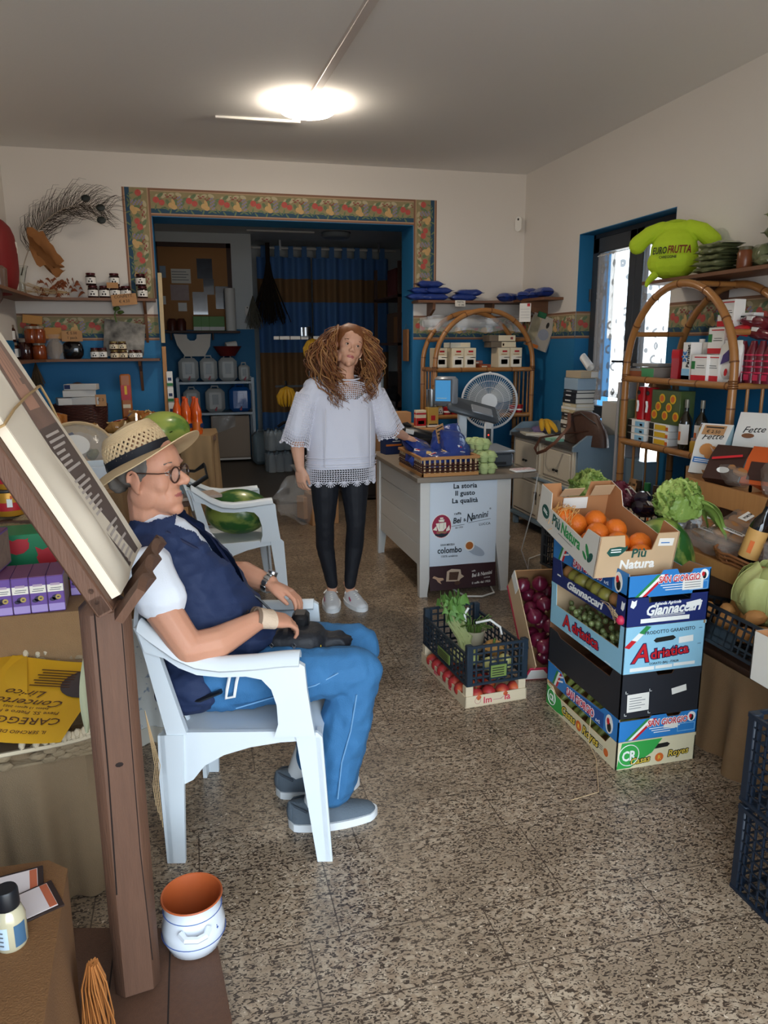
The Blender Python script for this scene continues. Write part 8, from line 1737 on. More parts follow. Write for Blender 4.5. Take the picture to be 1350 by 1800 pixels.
b=onb(B(OLDW));b.slab(0,.035,0,.78,-.035*sg,0,.004);b.slab(.4,.435,0,.78,-.035*sg,0,.004);b.slab(.0,.435,.0,.04,-.03*sg,-.002*sg);b.slab(0,.435,.72,.78,-.03*sg,-.002*sg);b.slab(.03,.41,.3,.34,-.03*sg,-.008*sg);b.slab(.03,.41,.03,.76,-.032*sg,-.02*sg);b.build('board_frame',t)
b=onb(B(OLDW));b.sheet(lambda u,v:(.44*u,-.016+.01*math.sin(u*19)+.035*(v-.5),sg*(.0+.07*v+.012*abs(math.sin(u*9.4))*v)),26,6,.018);b.build('scalloped_ledge',t)
b=B(mk('nail','1f1712',.5,metal=.5));onb(b);b.disc(Matrix.Translation((.002,.03,-.018*sg))@Matrix.Rotation(-PI/2,4,'Y'),.005,.005,8,.002);b.disc(Matrix.Translation((.002,.055,-.015*sg))@Matrix.Rotation(-PI/2,4,'Y'),.006,.006,8,.002);b.build('nails',t)
t2=thing('paper_pad','thick pad of large printed sheets tied with string on the reading stand','paper pad',t.location);bp=t2
CP=mk('sheet_cream','d8cbb6',.8);b=onb(B(CP));b.slab(.03,.405,.015,.72,sg*.001,sg*.02);b.build('sheets',bp)
top=lambda u,v,dz=0:(.03+.375*u,.015+.705*v,sg*(.0215+dz+.016*math.sin(PI*min(1,u/.45))**2*max(0,1-abs(v-.2)/.28) if u<.45 else .0215+dz+.004*math.sin(u*7+v*5)))
b=onb(B(CP));b.sheet(lambda u,v:top(u,v),40,40,.0006);b.build('top_sheet',bp)
pm=mk('photo_dark','2b2624',.5);ph=mk('photo_hand','8a6a5a',.6,var=.8,vs=14,col2='4a3a34');pt_=mk('print_brown','55463f',.55)
def patch(m_,u0,u1,v0,v1,dz):b.m(m_).sheet(lambda u,v:top(u0+(u1-u0)*u,v0+(v1-v0)*v,dz),16,30)
b=onb(B(pm));patch(pm,.47,.88,.8,1.0,.0015);patch(ph,.47,.88,.5,.8,.0015);patch(pt_,.47,.88,.01,.5,.0015)
b.m(mk('skin_print','a87c66',.6));q3=random.Random(9)
for k in range(4):b.sheet(lambda u,v:top(.5+.06*k+.05*u+.02*v,.6+.16*v+.02*k,.002),3,6)
b.sheet(lambda u,v:top(.52+.2*u,.56+.08*v,.0018),4,4)
b.m(mk('print_text','b0a49a',.6))
for k in range(24):
    v0=.02+.0195*k
    if k in (7,8,16):continue
    Ln=q3.uniform(.45,1);b.sheet(lambda u,v:top(.5+.34*u*Ln,v0+.0085*v,.0032),12,1)
b.build('print',bp)
b=onb(B(mk('string','a08358',.9)));b.tube([(.0,.40,-.01*sg),(.01,.40,sg*.024),(.1,.42,sg*.03),(.25,.44,sg*.03),(.42,.455,sg*.026),(.437,.46,-.01*sg)],.0028,5);b.tube([(.42,.455,sg*.026),(.44,.42,sg*.02),(.45,.36,sg*.01),(.445,.3,-.01)],.0028,5);b.build('string',bp)
# pot on the base board
t=thing('terracotta_pot','white glazed terracotta pot with blue lines on base of the reading stand','pot',(-.07,1.735,.0325));GLZ=mk('glaze_white','dfe4ea',.15,coat=.6);TER=mk('terracotta','b0562a',.5,var=.2,vs=10)
b=B(GLZ);b.lathe([(0,0),(.05,0),(.066,.012),(.079,.045),(.08,.075),(.072,.11),(.073,.135),(.078,.15)],36,cap=False);b.m(TER).lathe([(.078,.15),(.0765,.154),(.073,.152),(.066,.11),(.07,.06),(.05,.012),(0,.012)],36,cap=False);b.build('pot',t)
b=B(GLZ);b.tube([(-.03,-.074,.1),(-.018,-.093,.096),(.01,-.097,.094),(.03,-.09,.096),(.038,-.07,.1)],.009,7);b.build('handle',t)
b=B(mk('blue_line','3f5a9a',.4))
for z,r in ((.05,.0805),(.118,.0735)):b.tube([(r*math.cos(2*PI*i/40),r*math.sin(2*PI*i/40),z) for i in range(40)],.0011,4,closed=True)
for k in range(6):b.ell((.0735*math.cos(-.75)+.004*math.cos(k),-.0735*math.sin(.75)+.002*math.sin(k),.082+.006*math.sin(k*1.05)),.004,6)
b.build('pattern',t)
HUSK=mk('husk','b9b894',.8,var=.3,vs=12,stretch=(8,8,.5))
t=thing('corn_husk','pale dry corn husk hanging on left side of the reading stand post','corn husk',(-.26,1.72,.88));b=B(HUSK)
for k,(dx,w,L) in enumerate(((-.012,.03,.21),(.006,.036,.26),(.022,.022,.21))):b.sheet(lambda u,v:(dx*v*1.6+(u-.5)*w*math.sin(PI*min(.97,v*.9+.06))**.8,-.01*math.sin(v*4)-.006*math.sin(u*PI)-.004*k,-L*v),6,12,.0008)
b.build('leaves',t)
t=thing('raffia_strand','thin raffia strands hanging on right side of the post','raffia',(-.145,1.7,.72));b=B(STRAW)
for k in range(4):b.tube([(.0,0,0),(.012+.004*k,.01,-.15),(.004+.004*k,.01,-.2),(.008+.004*k,0,-.25-.02*k)],.0022,4,flat=.4)
b.build('strands',t)
# ------------------------------------------------------------------ table with purple cartons
drape('burlap_cover','brown burlap cover over the table with purple juice cartons',[(XL+.03,2.33),(-.36,2.31),(-.3,2.36),(-.3,3.2)],.02,.77,BURL,.008,9,[(XL+.03,2.33),(-.36,2.31),(-.3,2.36),(-.3,3.2),(XL+.03,3.2)],seed=6)
t=thing('display_table','wooden table under the burlap with purple cartons','table',(0,0,0));b=B(OLDW);b.slab(XL+.06,-.33,2.36,3.18,.725,.76);b.build('top',t)
for x,y in ((-1.2,2.42),(-.42,2.42),(-1.2,3.05),(-.42,3.05)):b=B(OLDW);b.slab(x,x+.06,y,y+.06,0,.725);b.build('leg',t)
PUR=mk('carton_purple','6a4a96',.45);PURT=mk('carton_purple_top','6e3f66',.5);PLI=mk('carton_lilac','a894cc',.5);PWH=mk('carton_white','cfd8de',.5);PDK=mk('plum_dark','2a2244',.4);PYE=mk('plum_cut','b39c52',.5)
jw,jd,jh=.0465,.15,.112
def juice(label,loc,rz=math.radians(4)):
    t=thing('juice_carton',label,'carton',loc,rz,'purple juice cartons with plum picture');b=B(PUR);b.box((0,0,jh/2),(jw,jd,jh),.002);b.m(PURT).box((0,0,jh+.0005),(jw-.001,jd-.002,.002));b.m(mk('carton_side','a08c78',.6,var=.8,vs=40,col2='5f4a54')).box((jw/2+.0003,0,jh/2),(.001,jd-.01,jh-.012))
    F_=Matrix.Translation((0,-jd/2-.0006,0))@RX90;b.m(PWH).rect(F_,-.022,.022,.063,.086);b.m(PLI).rect(F_,-.022,.022,.004,.026);b.m(mk('carton_tag','b8a0b4',.5)).rect(T_(F_,0,0),-.013,.013,.083,.09,.0008);b.m(GREYP)
    for k in range(2):b.rect(T_(F_,0,0),-.016+.003*k,.014+.003*k,.068+.006*k,.07+.006*k,.0006)
    b.m(PDK).disc(T_(F_,.0,.045),.012,.009,14,.0006);b.disc(T_(F_,-.01,.04),.009,.006,12,.0006);b.m(PYE).disc(T_(F_,.006,.046,0,.0008),.008,.008,14,.0006);b.m(PDK).disc(T_(F_,.006,.046,0,.0014),.004,.002,10,.0005)
    b.build('carton',t);return t
jx,jy,jz=-.43,2.40,.772
names=['rightmost carton of the front row','second carton from right in the front row','third carton from right in the front row','fourth carton from right in the front row','fifth carton from right in the front row','sixth carton from right in the front row','seventh carton, half cut by the picture edge']
j0=juice('purple juice carton, '+names[0],(jx,jy,jz))
for k in range(1,7):dup(j0,(jx-.048*k*math.cos(math.radians(4)),jy-.048*k*math.sin(math.radians(4)),jz),math.radians(4),'purple juice carton, '+names[k])
dup(j0,(jx+.045,jy+.14,jz),math.radians(2),'single purple juice carton standing apart right behind the front row')
dup(j0,(jx-.175,jy+.03,jz+jh+.004),math.radians(-4),'purple juice carton lying atop the row, right of the two');dup(j0,(jx-.226,jy+.033,jz+jh+.004),math.radians(-4),'purple juice carton atop the row, left of the two')
t=thing('poppy_box','green gift box with red poppies and white fence print behind the purple cartons','box',(-.56,2.72,.772),math.radians(6));b=B(mk('gift_green','12784a',.5));b.box((0,0,.085),(.36,.16,.17),.002);b.m(mk('poppy_red','b3202a',.5))
F_=Matrix.Translation((0,-.0805,0))@RX90
for x,z,r in ((-.03,.13,.035),(.06,.09,.04),(.13,.13,.05),(-.12,.1,.035)):b.disc(T_(F_,x,z,.3),r,r*.75,9,.001);b.prism([(x-r*.8,z),(x-r,z+r*.9),(x,z+r*.3),(x+r*.9,z+r*.8),(x+r*.7,z-r*.4)],0,.0014,F_)
b.m(WHITE).rect(F_,-.18,.18,.012,.03,.0015)
for k in range(9):b.rect(F_,-.17+.042*k,-.15+.042*k,0,.05,.0018)
b.build('carton',t)
t=thing('low_riser','wooden riser behind the poppy box carrying yellow tins','riser',(-.72,3.0,.772));b=B(OLDW);b.slab(-.45,.28,-.14,.16,0,.17);b.build('body',t);b=B(mk('raffia_net','9a8460',.9,var=.6,vs=60,bump=.8,bs=120));b.sheet(lambda u,v:(-.45+.74*u,-.16+.3*v,.178+.012*math.sin(u*30)*math.cos(v*17)-.03*max(0,.15-v)/.15),40,10,.003);b.build('net_cover',t)
TIN=mk('tin_yellow','c9912a',.35,metal=.3,var=.3,vs=7,col2='a8541c')
for i,(x,y,z,lb) in enumerate(((-.66,2.93,.955,'yellow and red tin with barcode on riser at left edge'),(-.65,2.94,1.052,'yellow jar with green lid stacked on the tin'))):
    t=thing('food_tin',lb,'tin',(x,y,z));b=B(TIN);b.lathe([(0,0),(.048,0),(.05,.004),(.05,.088),(.048,.092),(0,.092)],24);b.build('can',t);b=B(RED);b.lathe([(.0505,.02),(.0508,.035),(.0505,.05)],24);b.m(WHITE).box((.012,-.05,.05),(.018,.004,.03));b.m(LRED).text('PO',place((.03,-.0525,.062))@RX90,.022);b.build('label',t);b=B(mk('tin_rim','35302c',.4) if i==0 else GREEN);b.lathe([(.05,.086),(.052,.09),(.05,.096),(0,.096)],24);b.build('rim',t)
# ------------------------------------------------------------------ basket of yellow flyers on a burlap stool
drape('burlap_sack','grey-brown burlap cover hanging over the stool under the corn husk basket',[(-.95,2.02),(-.5,1.99),(-.34,2.03),(-.32,2.12),(-.33,2.28)],.005,.5,BURLG,.022,5,[(-.95,2.02),(-.5,1.99),(-.34,2.03),(-.32,2.12),(-.33,2.28),(-.95,2.28)],seed=3)
t=thing('stool','wooden stool under the grey-brown burlap cover','stool',(-.6,2.14,0));b=B(OLDW);b.slab(-.32,.22,-.1,.12,.46,.49);b.build('seat',t)
for x in (-.28,.17):
    for y in (-.07,.07):b=B(OLDW);b.slab(x-.02,x+.02,y-.02,y+.02,0,.46);b.build('leg',t)
t=thing('husk_basket','pale woven corn husk basket holding yellow concert flyers','basket',(-.55,2.13,.505),math.radians(8),None,(math.radians(13),0,math.radians(8)));HB=mk('husk_weave','9c8768',.85,var=.6,vs=22,col2='5f4c38',bump=.6,bs=60)
b=B(HB);bx_,by_=.26,.17
for row in range(4):
    z=.012+.022*row;e=.008*row;N=44
    for i in range(N):
        a=2*PI*(i+.5*(row % 2))/N;ca=math.copysign(abs(math.cos(a))**.45,math.cos(a));sa=math.copysign(abs(math.sin(a))**.45,math.sin(a));b.ell(((bx_+e)*ca,(by_+e)*sa,z),(.022,.011,.013),8,Matrix.Rotation(a+PI/2 if abs(math.cos(a))>.75 else 0,4,'Z'),wob=.15,seed=i)
b.slab(-bx_,bx_,-by_,by_,0,.008);b.build('weave',t)
b=B(mk('husk_rim','c4b396',.85,var=.3,vs=30))
for i in range(150):a=2*PI*i/150;ca=math.copysign(abs(math.cos(a))**.45,math.cos(a));sa=math.copysign(abs(math.sin(a))**.45,math.sin(a));b.ell(((bx_+.034)*ca,(by_+.034)*sa,.098+.005*(i % 2)),(.009,.014,.008),7,Matrix.Rotation(.6,4,'X'),wob=.2,seed=i)
b.tube([((bx_+.04)*math.copysign(abs(math.cos(a))**.45,math.cos(a)),(by_+.04)*math.copysign(abs(math.sin(a))**.45,math.sin(a)),.086) for a in [2*PI*i/60 for i in range(60)]],.007,5,closed=True);b.build('rim',t)
FY=mk('flyer_yellow','d9a51c',.6,var=.35,vs=3.5,col2='cf8f10');FI=mk('flyer_ink','4a2a14',.6);FDK=mk('flyer_photo_dark','2e2a2c',.5,var=.5,vs=20,col2='5c5250');FBL=mk('flyer_blue','1f7fb0',.5)
FM0=Matrix.Translation((-.46,2.08,.61))@Matrix.Rotation(math.radians(166),4,'Z')@Matrix.Rotation(-.16,4,'X')
def flyer(label,M,seed,printed=True):
    t=thing('flyer',label,'flyer',(0,0,0),0,'yellow concert flyers in the husk basket');t.matrix_world=M
    sf=lambda x,y:.012*math.sin(x*9+seed)+.03*(x/.15)**2*.35+.012*math.sin(y*8+seed)
    b=B(FY);b.sheet(lambda u,v:(-.15+.3*u,-.2+.4*v,sf(-.15+.3*u,-.2+.4*v)),16,16,.0006)
    if printed:
        b2=B(FI)
        for s,y,h,sx,x0 in (('CAREGGINE',.1,.042,1.0,0),('IL SERCHIO DELLE MUSE',.155,.018,1,0),('Pieve SS. Pietro e Paolo',.07,.02,1,0),('Sabato 13 agosto 2022',.05,.013,1,0),('Concerto',.015,.046,1,0),('Lirico',-.03,.046,1,.03)):b2.text(s,Matrix.Translation((x0,y,0)),h,sx=sx,shear=.35 if h>.045 else 0,ex=.0002)
        for k in range(7):b2.rect(Matrix.Translation((-.02,-.06-.014*k,0)),-.07+.006*(k % 3),.06-.008*(k % 2),0,.005,.0004)
        b2.m(FDK).disc(Matrix.Translation((-.13,-.085,0)),.09,.085,26,.0004);b2.m(FBL).prism([(-.17,-.03),(-.1,-.008),(-.075,-.04),(-.12,-.07),(-.17,-.085)],0,.0008)
        for v in b2.bm.verts:v.co.x=max(-.149,min(.149,v.co.x));v.co.z += sf(v.co.x,v.co.y)+.0032
        b.build('sheet',t);b2.build('print',t,sharp=20)
    else:b.build('sheet',t)
    return t
flyer('yellow concert flyer on top with dark oval picture and blue patch',FM0,0)
flyer('yellow concert flyer beneath, sticking out at back left of basket',Matrix.Translation((-.64,2.13,.6))@Matrix.Rotation(math.radians(190),4,'Z')@Matrix.Rotation(-.14,4,'X'),2,False)
# ------------------------------------------------------------------ low burlap table, bottle and cards
drape('burlap_cover','brown burlap cover over low table in the bottom left corner',[(-1.1,.75),(-.33,.8),(-.29,1.0),(-.315,1.54),(-.36,1.58),(-1.1,1.6)],.037,.45,mk('burlap_brown','7a5430',.95,var=.4,vs=9,col2='5a3d22',bump=.4,bs=300),.012,6,[(-1.1,.75),(-.33,.8),(-.29,1.0),(-.315,1.54),(-.36,1.58),(-1.1,1.6)],seed=5)
t=thing('low_table','low wooden table under burlap in the bottom left corner','table',(-.7,1.2,0));b=B(OLDW);b.slab(-.36,.33,-.38,.34,.41,.44);b.build('top',t)
for x in (-.3,.03):
    for y in (-.3,.25):b=B(OLDW);b.slab(x,x+.05,y,y+.05,0,.41);b.build('leg',t)
t=thing('spice_bottle','small clear bottle with black cap and pale labels on the low burlap table','bottle',(-.385,1.345,.452));b=B(mk('bottle_salt','b8ae90',.2,coat=.6));b.lathe([(0,0),(.026,0),(.029,.006),(.029,.06),(.024,.075),(.016,.083),(.016,.09),(0,.09)],22);b.build('glass',t);b=B(BLACK);b.lathe([(.0215,.082),(.022,.086),(.021,.115),(.019,.119),(0,.119)],20);b.build('cap',t)
b=B(mk('label_pale_blue','b9cad6',.5));b.sheet(lambda u,v:(.0294*math.sin((u-.95)*1.5),-.0294*math.cos((u-.95)*1.5),.01+.045*v),10,1);b.m(mk('label_blue','3f5f7a',.5));b.sheet(lambda u,v:(.0294*math.sin(.45+u*.8),-.0294*math.cos(.45+u*.8),.01+.045*v),8,1);b.m(GREYP)
for k in range(4):b.box((-.012,-.0285,.02+.009*k),(.014,.001,.0015),0,Matrix.Rotation(-.4,4,'Z'))
b.build('label',t)
for i,(x,y,z,rz,lb) in enumerate(((-.43,1.49,.454,.18,'white price card in dark frame on low table, farther of two'),(-.39,1.43,.4535,.45,'white price card in dark frame partly behind the black-capped bottle'))):
    t=thing('framed_card',lb,'card',(x,y,z+.006*i*0),rz,None,(.25 if i==0 else .06,0,rz));b=B(mk('card_frame','2a1c18',.5));b.box((0,0,.002),(.15,.085,.005),.001);b.m(mk('card_pinkwhite','c9bcb8',.5)).box((-.004,0,.005),(.136,.073,.002));b.m(mk('card_rust','a8583a',.6)).box((.056,0,.0062),(.014,.07,.001));b.m(GREYP)
    for k in range(4):b.box((-.03,.02-.009*k,.0062),(.05,.0015,.001))
    b.build('card',t)
b=B(BLACK);b.box((0,0,.05),(.06,.07,.1),.008);tag(b.build('black_box',loc=(-.435,1.2,.453)),'black box cut off at bottom left edge of the picture','box')
t=thing('raffia_hank','twisted hank of orange raffia hanging beside the low burlap table','raffia',(-.262,1.42,0));RAF=mk('raffia','b8783f',.6,var=.5,vs=30,col2='8a4a1c');b=B(RAF)
for k in range(34):a=2*PI*k/34;r=.009+.02*((k*7 % 10)/10);b.tube([(r*.4*math.cos(a),r*.4*math.sin(a),.31),(r*math.cos(a+.4),r*math.sin(a+.4),.26),(r*1.3*math.cos(a+.9),r*1.3*math.sin(a+.9),.17),(r*1.2*math.cos(a+1.4),r*1.2*math.sin(a+1.4),.03)],.0035,5,flat=.5)
b.build('strands',t)
t=thing('floral_cloth','pale cloth with small blue flowers draped behind the seated person\'s chair','cloth',(-.24,2.88,0));FLC=mk('floral','d3d5d0',.9,var=.8,vs=38,col2='6f86a0',thr=.64,sharp=.04);b=B(FLC);b.sheet(lambda u,v:(-.1+.2*u,.012*math.sin(u*14)*(1-v*.5),.03+.5*v),24,8,.004);b.m(mk('cloth_hem','c9c5b8',.9)).sheet(lambda u,v:(-.1+.2*u,-.004+.014*math.sin(u*14),.0+.07*v),24,2,.004);b.build('cloth',t)
# ------------------------------------------------------------------ back room furniture
WY=10.95
A=lambda px,py,Y=WY:at(px,py,Y=Y)
p0,p1=A(268,424),A(412,580)
t=thing('pin_board','large brown pin board in dark frame on the back-room wall','pin board',(p0.x,WY+.03,p1.z));w,h=p1.x-p0.x,p0.z-p1.z
b=B(mk('board_brown','b5824e',.7,var=.4,vs=5,col2='966538'));b.slab(0,w,0,.015,0,h);b.build('panel',t)
b=B(DARKW)
for x0,x1,z0,z1 in ((0,w,h-.06,h),(w-.06,w,0,h),(0,.05,0,h)):b.slab(x0,x1,-.012,.01,z0,z1)
b.build('frame',t)
sh=mk('plastic_sleeve','4a4f5a',.15,coat=.7,var=.6,vs=10,col2='16181d')
for i,(x0,y0,x1,y1,m_,lb) in enumerate(((300,472,336,498,PAPER,'printed notice at top left of the pin board'),(299,500,333,528,mk('notice_pink','b9a8a4',.6,var=.5,vs=18,col2='8a6a6a'),'pale picture notice below the printed notice on pin board'),(313,532,329,547,WHITE,'small white note low on the pin board'),(345,454,374,490,sh,'dark glossy sleeve at top of the pin board'),(357,490,377,518,sh,'small glossy sleeve in middle of the pin board'),(338,513,366,553,sh,'crinkled glossy sleeve at lower middle of pin board'),(378,503,405,543,sh,'glossy sleeve beside the paper roll'),(280,467,292,488,mk('note_blue','8fa3b5',.6),'pale bluish note at left edge of the pin board'),(284,520,292,535,WHITE,'tiny white note at left edge of the pin board'))):
    a,c=A(x0,y0),A(x1,y1);t=thing('notice',lb,'notice',((a.x+c.x)/2,WY+.025,c.z));b=B(m_);b.slab(-(c.x-a.x)/2,(c.x-a.x)/2,-.003*(i % 3)-.003,0,0,a.z-c.z)
    if m_ is PAPER:b.m(GREYP);[b.slab(-.12,.1-.03*(k % 2),-.004,-.0029,.04+.035*k,.048+.035*k) for k in range(4)]
    b.build('sheet',t)
sz=A(330,582).z
t=thing('back_shelf','dark narrow shelf below the pin board in the back room','wall shelf',(0,0,0));b=B(DARKW);b.slab(-.3,A(420,582).x,10.68,10.99,sz-.03,sz);b.build('board',t)
for x in (-.2,.35):b=B(DARKW);b.slab(x-.01,x+.01,10.75,10.99,sz-.12,sz-.03);b.build('bracket',t)
for k,px in enumerate((347,361,375,388)):x=at(px,570,Y=10.75).x;pack('green_carton','green and white carton on the back-room shelf, %s from left' % ['first','second','third','fourth'][k],'carton',(x,10.78,sz),(.105,.08,.19),mk('carton_green','4f8a2a',.45),0,((WHITE,.03,.28),),(),'green cartons on the back-room shelf')
x=at(406,560,Y=10.75).x;t=thing('paper_roll','tall white paper roll standing on the back-room shelf','paper roll',(x,10.78,sz));b=B(WHITE);b.cyl((0,0,0),(0,0,.56),.07,n=24);b.build('roll',t);b=B(KRAFT);b.cyl((0,0,.56),(0,0,.562),.03,n=16);b.build('core',t)
for px,lb in ((302,'dim brown jar at left end of the back-room shelf'),(318,'second dim brown jar on the back-room shelf')):x=at(px,560,Y=10.78).x;b=B(mk('dim_red','5a2a1c',.4));b.lathe([(0,0),(.06,0),(.065,.12),(.04,.16),(0,.16)],16);tag(b.build('jar',loc=(x,10.8,sz)),lb,'jar')
# metal rack with jerrycans
RY=10.35
ra,rb=at(312,672,Y=RY),at(444,672,Y=RY);r2=at(444,724,Y=RY)
t=thing('metal_rack','grey metal rack holding plastic jerrycans in the back room','rack',(ra.x,RY,0));RW=rb.x-ra.x
b=B(mk('rack_grey','8d9499',.4,metal=.4));b.slab(0,RW,0,.42,ra.z-.03,ra.z);b.build('shelf',t);b=B(mk('rack_grey','8d9499',.4,metal=.4));b.slab(0,RW,0,.42,r2.z-.03,r2.z);b.build('shelf',t)
for x in (0,RW):
    for y in (0,.42):b=B(mk('rack_grey','8d9499',.4,metal=.4));b.slab(x-.018,x+.018,y-.018,y+.018,0,ra.z+.05);b.build('upright',t)
JC=mk('jerrycan_white','cdd3d4',.4,trans=.1,var=.15,vs=4);JB=mk('jerrycan_blue','1c5fae',.25,coat=.4);TAPM=mk('tap_red','9a2436',.4)
def jerry(label,x0,x1,z,ztop,y,mat,tap=True):
    w=x1-x0;h=ztop-z;t=thing('jerrycan',label,'jerrycan',((x0+x1)/2,y+.14,z),0,'jerrycans in the back room');b=B(mat);b.box((0,0,h/2),(w*.98,.26,h),min(.05,w*.2));b.m(mk('jerry_window','8a9194',.3) if mat is JC else mat).box((0,-.131,h*.55),(w*.3,.006,h*.42),.002);b.build('can',t)
    b=B(mat);b.tube([(-w*.2,0,h-.01),(-w*.15,0,h+.03),(w*.15,0,h+.03),(w*.2,0,h-.01)],.012,6);b.build('handle',t)
    if tap:b=B(TAPM);b.cyl((0,-.13,h*.12),(0,-.17,h*.12),.016,n=10);b.box((.006,-.165,h*.17),(.016,.012,.05),.003,Matrix.Rotation(.4,4,'Y'));b.build('tap',t)
    return t
for i,(a,c,top_,lb) in enumerate(((314,350,630,'white jerrycan at left end of the upper rack shelf'),(352,383,630,'white jerrycan second from left on upper rack shelf'),(385,418,629,'white jerrycan third from left on upper rack shelf, without red tap'),(420,440,642,'small white jerrycan at right end of upper rack shelf'))):jerry(lb,at(a,660,Y=RY).x,at(c,660,Y=RY).x,ra.z+.001,at(a,top_,Y=RY).z,RY,JC,i != 2)
for a,c,top_,m_,lb in ((322,352,686,JC,'white jerrycan behind the orange bottles on lower rack shelf'),(361,396,684,JC,'white jerrycan in middle of the lower rack shelf'),(403,442,681,JB,'blue jerrycan on lower rack shelf')):jerry(lb,at(a,700,Y=RY).x,at(c,700,Y=RY).x,r2.z+.001,at(a,top_,Y=RY).z,RY,m_)
# folded white tub, red bowl above
TY=RY+.2;zt_=at(330,627,Y=TY).z+.0
zt_=ra.z+.33
a,c=at(306,600,Y=TY).x,at(371,600,Y=TY).x
t=thing('white_tub','off-white plastic tub with cut-out grip standing on the jerrycans','tub',((a+c)/2,TY,zt_));w=(c-a)/2;hh=at(338,587,Y=TY).z-zt_
b=B(mk('tub_offwhite','d0cac0',.5));b.prism([(-w,hh),(-w*.3,hh*.97),(-w*.28,hh*.8),(-w*.15,hh*.7),(w*.1,hh*.7),(w*.22,hh*.8),(w*.24,hh*.97),(w,hh),(w*.92,hh*.45),(w*.6,0),(-w*.45,0),(-w*.85,hh*.5)],-.08,.08,RX90);b.build('tub',t)
x=at(400,622,Y=TY).x;t=thing('red_bowl','dark red bowl with a white can on top of the jerrycans','bowl',(x,TY-.02,zt_));b=B(mk('bowl_red','6a1a1a',.4));b.lathe([(0,0),(.1,0),(.19,.13),(.18,.13),(.095,.01),(0,.01)],24);b.build('bowl',t);b=B(WHITE);b.cyl((-.02,-.03,.13),(.12,.0,.15),.05,n=16);tag(b.build('white_can',loc=(x,TY-.02,zt_)),'white can lying in the dark red bowl','can')
# beige panel / small fridge and other things on the floor
a,c=at(372,760,Y=10.4),at(441,803,Y=10.4)
t=thing('small_fridge','beige-fronted small fridge under the rack in the back room','fridge',(a.x,10.4,0));b=B(mk('fridge_beige','a08e7c',.5));b.slab(0,c.x-a.x,0,.4,.05,r2.z-.05,.004);b.build('body',t);b=B(WHITE);b.slab(0,c.x-a.x,-.004,.004,.03,.055);b.build('plinth_strip',t);b=B(mk('fridge_beige','a08e7c',.5));b.slab(.0,c.x-a.x,-.02,-.003,.07,r2.z-.06,.004);b.build('door',t)
b=B(CLEARP);b.sheet(lambda u,v:(.3*u,-.01-.02*math.sin(u*9+v*4),-.25*v*(1-.4*u)),12,10,.001);tag(b.build('clear_film',loc=(a.x+.02,10.36,r2.z-.04)),'clear plastic film hanging over top left of the small fridge','film')
a,c=at(446,810,Y=10.0),at(478,812,Y=10.0);jerry('grey-blue jerrycan standing on the back-room floor beside the fridge',a.x,c.x,0,at(460,762,Y=10.0).z,10.0,mk('jerrycan_greyblue','73858f',.4,trans=.2),False)
WATB=mk('water_bottle','b4c6d0',.08,alpha=.45,spec=.9)
def waterpack(label,loc,rz,n=(3,2),h=.3,r=.042,cap=None,capc='5fb0d8'):
    t=thing('water_pack',label,'bottle pack',loc,rz,None)
    for i in range(n[0]):
        for j in range(n[1]):
            x,y=(i-(n[0]-1)/2)*r*2.05,(j-(n[1]-1)/2)*r*2.05
            b=B(WATB);b.lathe([(0,0),(r*.9,0),(r,.01),(r*.93,h*.2),(r,h*.3),(r*.93,h*.5),(r,h*.62),(r*.6,h*.8),(r*.32,h*.9),(r*.32,h*.95),(0,h*.95)],12,(x,y,0));o=b.build('bottle',t)
            b=B(mk('cap_'+capc,capc,.4));b.cyl((x,y,h*.93),(x,y,h),r*.36,n=10);b.build('cap',o)
    b=B(CLEARP);b.sheet(lambda u,v:((n[0]*r*1.06)*math.copysign(abs(math.cos(2*PI*u))**.4,math.cos(2*PI*u)),(n[1]*r*1.08)*math.copysign(abs(math.sin(2*PI*u))**.4,math.sin(2*PI*u)),h*.02+h*.82*v),32,4,.0008,True);b.build('wrapping',t);return t
gx=at(492,815,Y=9.35).x
waterpack('clear-wrapped water bottle pack on the back-room floor, lower of two',(gx,9.45,.0),.2,(3,2),.27,.052,capc='3f4a52');waterpack('clear-wrapped water bottle pack stacked on the lower one',(gx,9.45,.275),.3,(3,2),.27,.052,capc='3f4a52')
b=B(BLACK);b.tube([(-.12,0,0),(-.05,.0,.05),(.05,0,.06),(.12,0,.02)],.02,6);b.ell((.05,0,.03),(.06,.05,.03),10);tag(b.build('black_bag',loc=(gx+.12,9.45,.56)),'small black bag lying on the stacked water packs','bag')
px_=at(535,850,Y=6.4);t=thing('plastic_bag','large transparent plastic bag on floor behind the standing person','plastic bag',(px_.x,6.55,0));b=B(CLEARP);b.ell((0,0,.2),(.24,.2,.21),22,wob=.35,seed=3);b.lathe([(.06,.36),(.03,.42),(.07,.5),(.1,.52)],16,wob=lambda a,z:.2*math.sin(a*5));b.build('bag',t);b=B(KRAFT);b.box((.05,.02,.14),(.16,.12,.2),.004,Matrix.Rotation(.4,4,'Z'));b.build('contents',t)
b=B(KRAFT);b.box((0,0,.14),(.25,.2,.28),.003,Matrix.Rotation(.2,4,'Z'));tag(b.build('cardboard_box',loc=(1.08,6.5,0)),'cardboard box on floor seen between the standing person\'s legs','box')
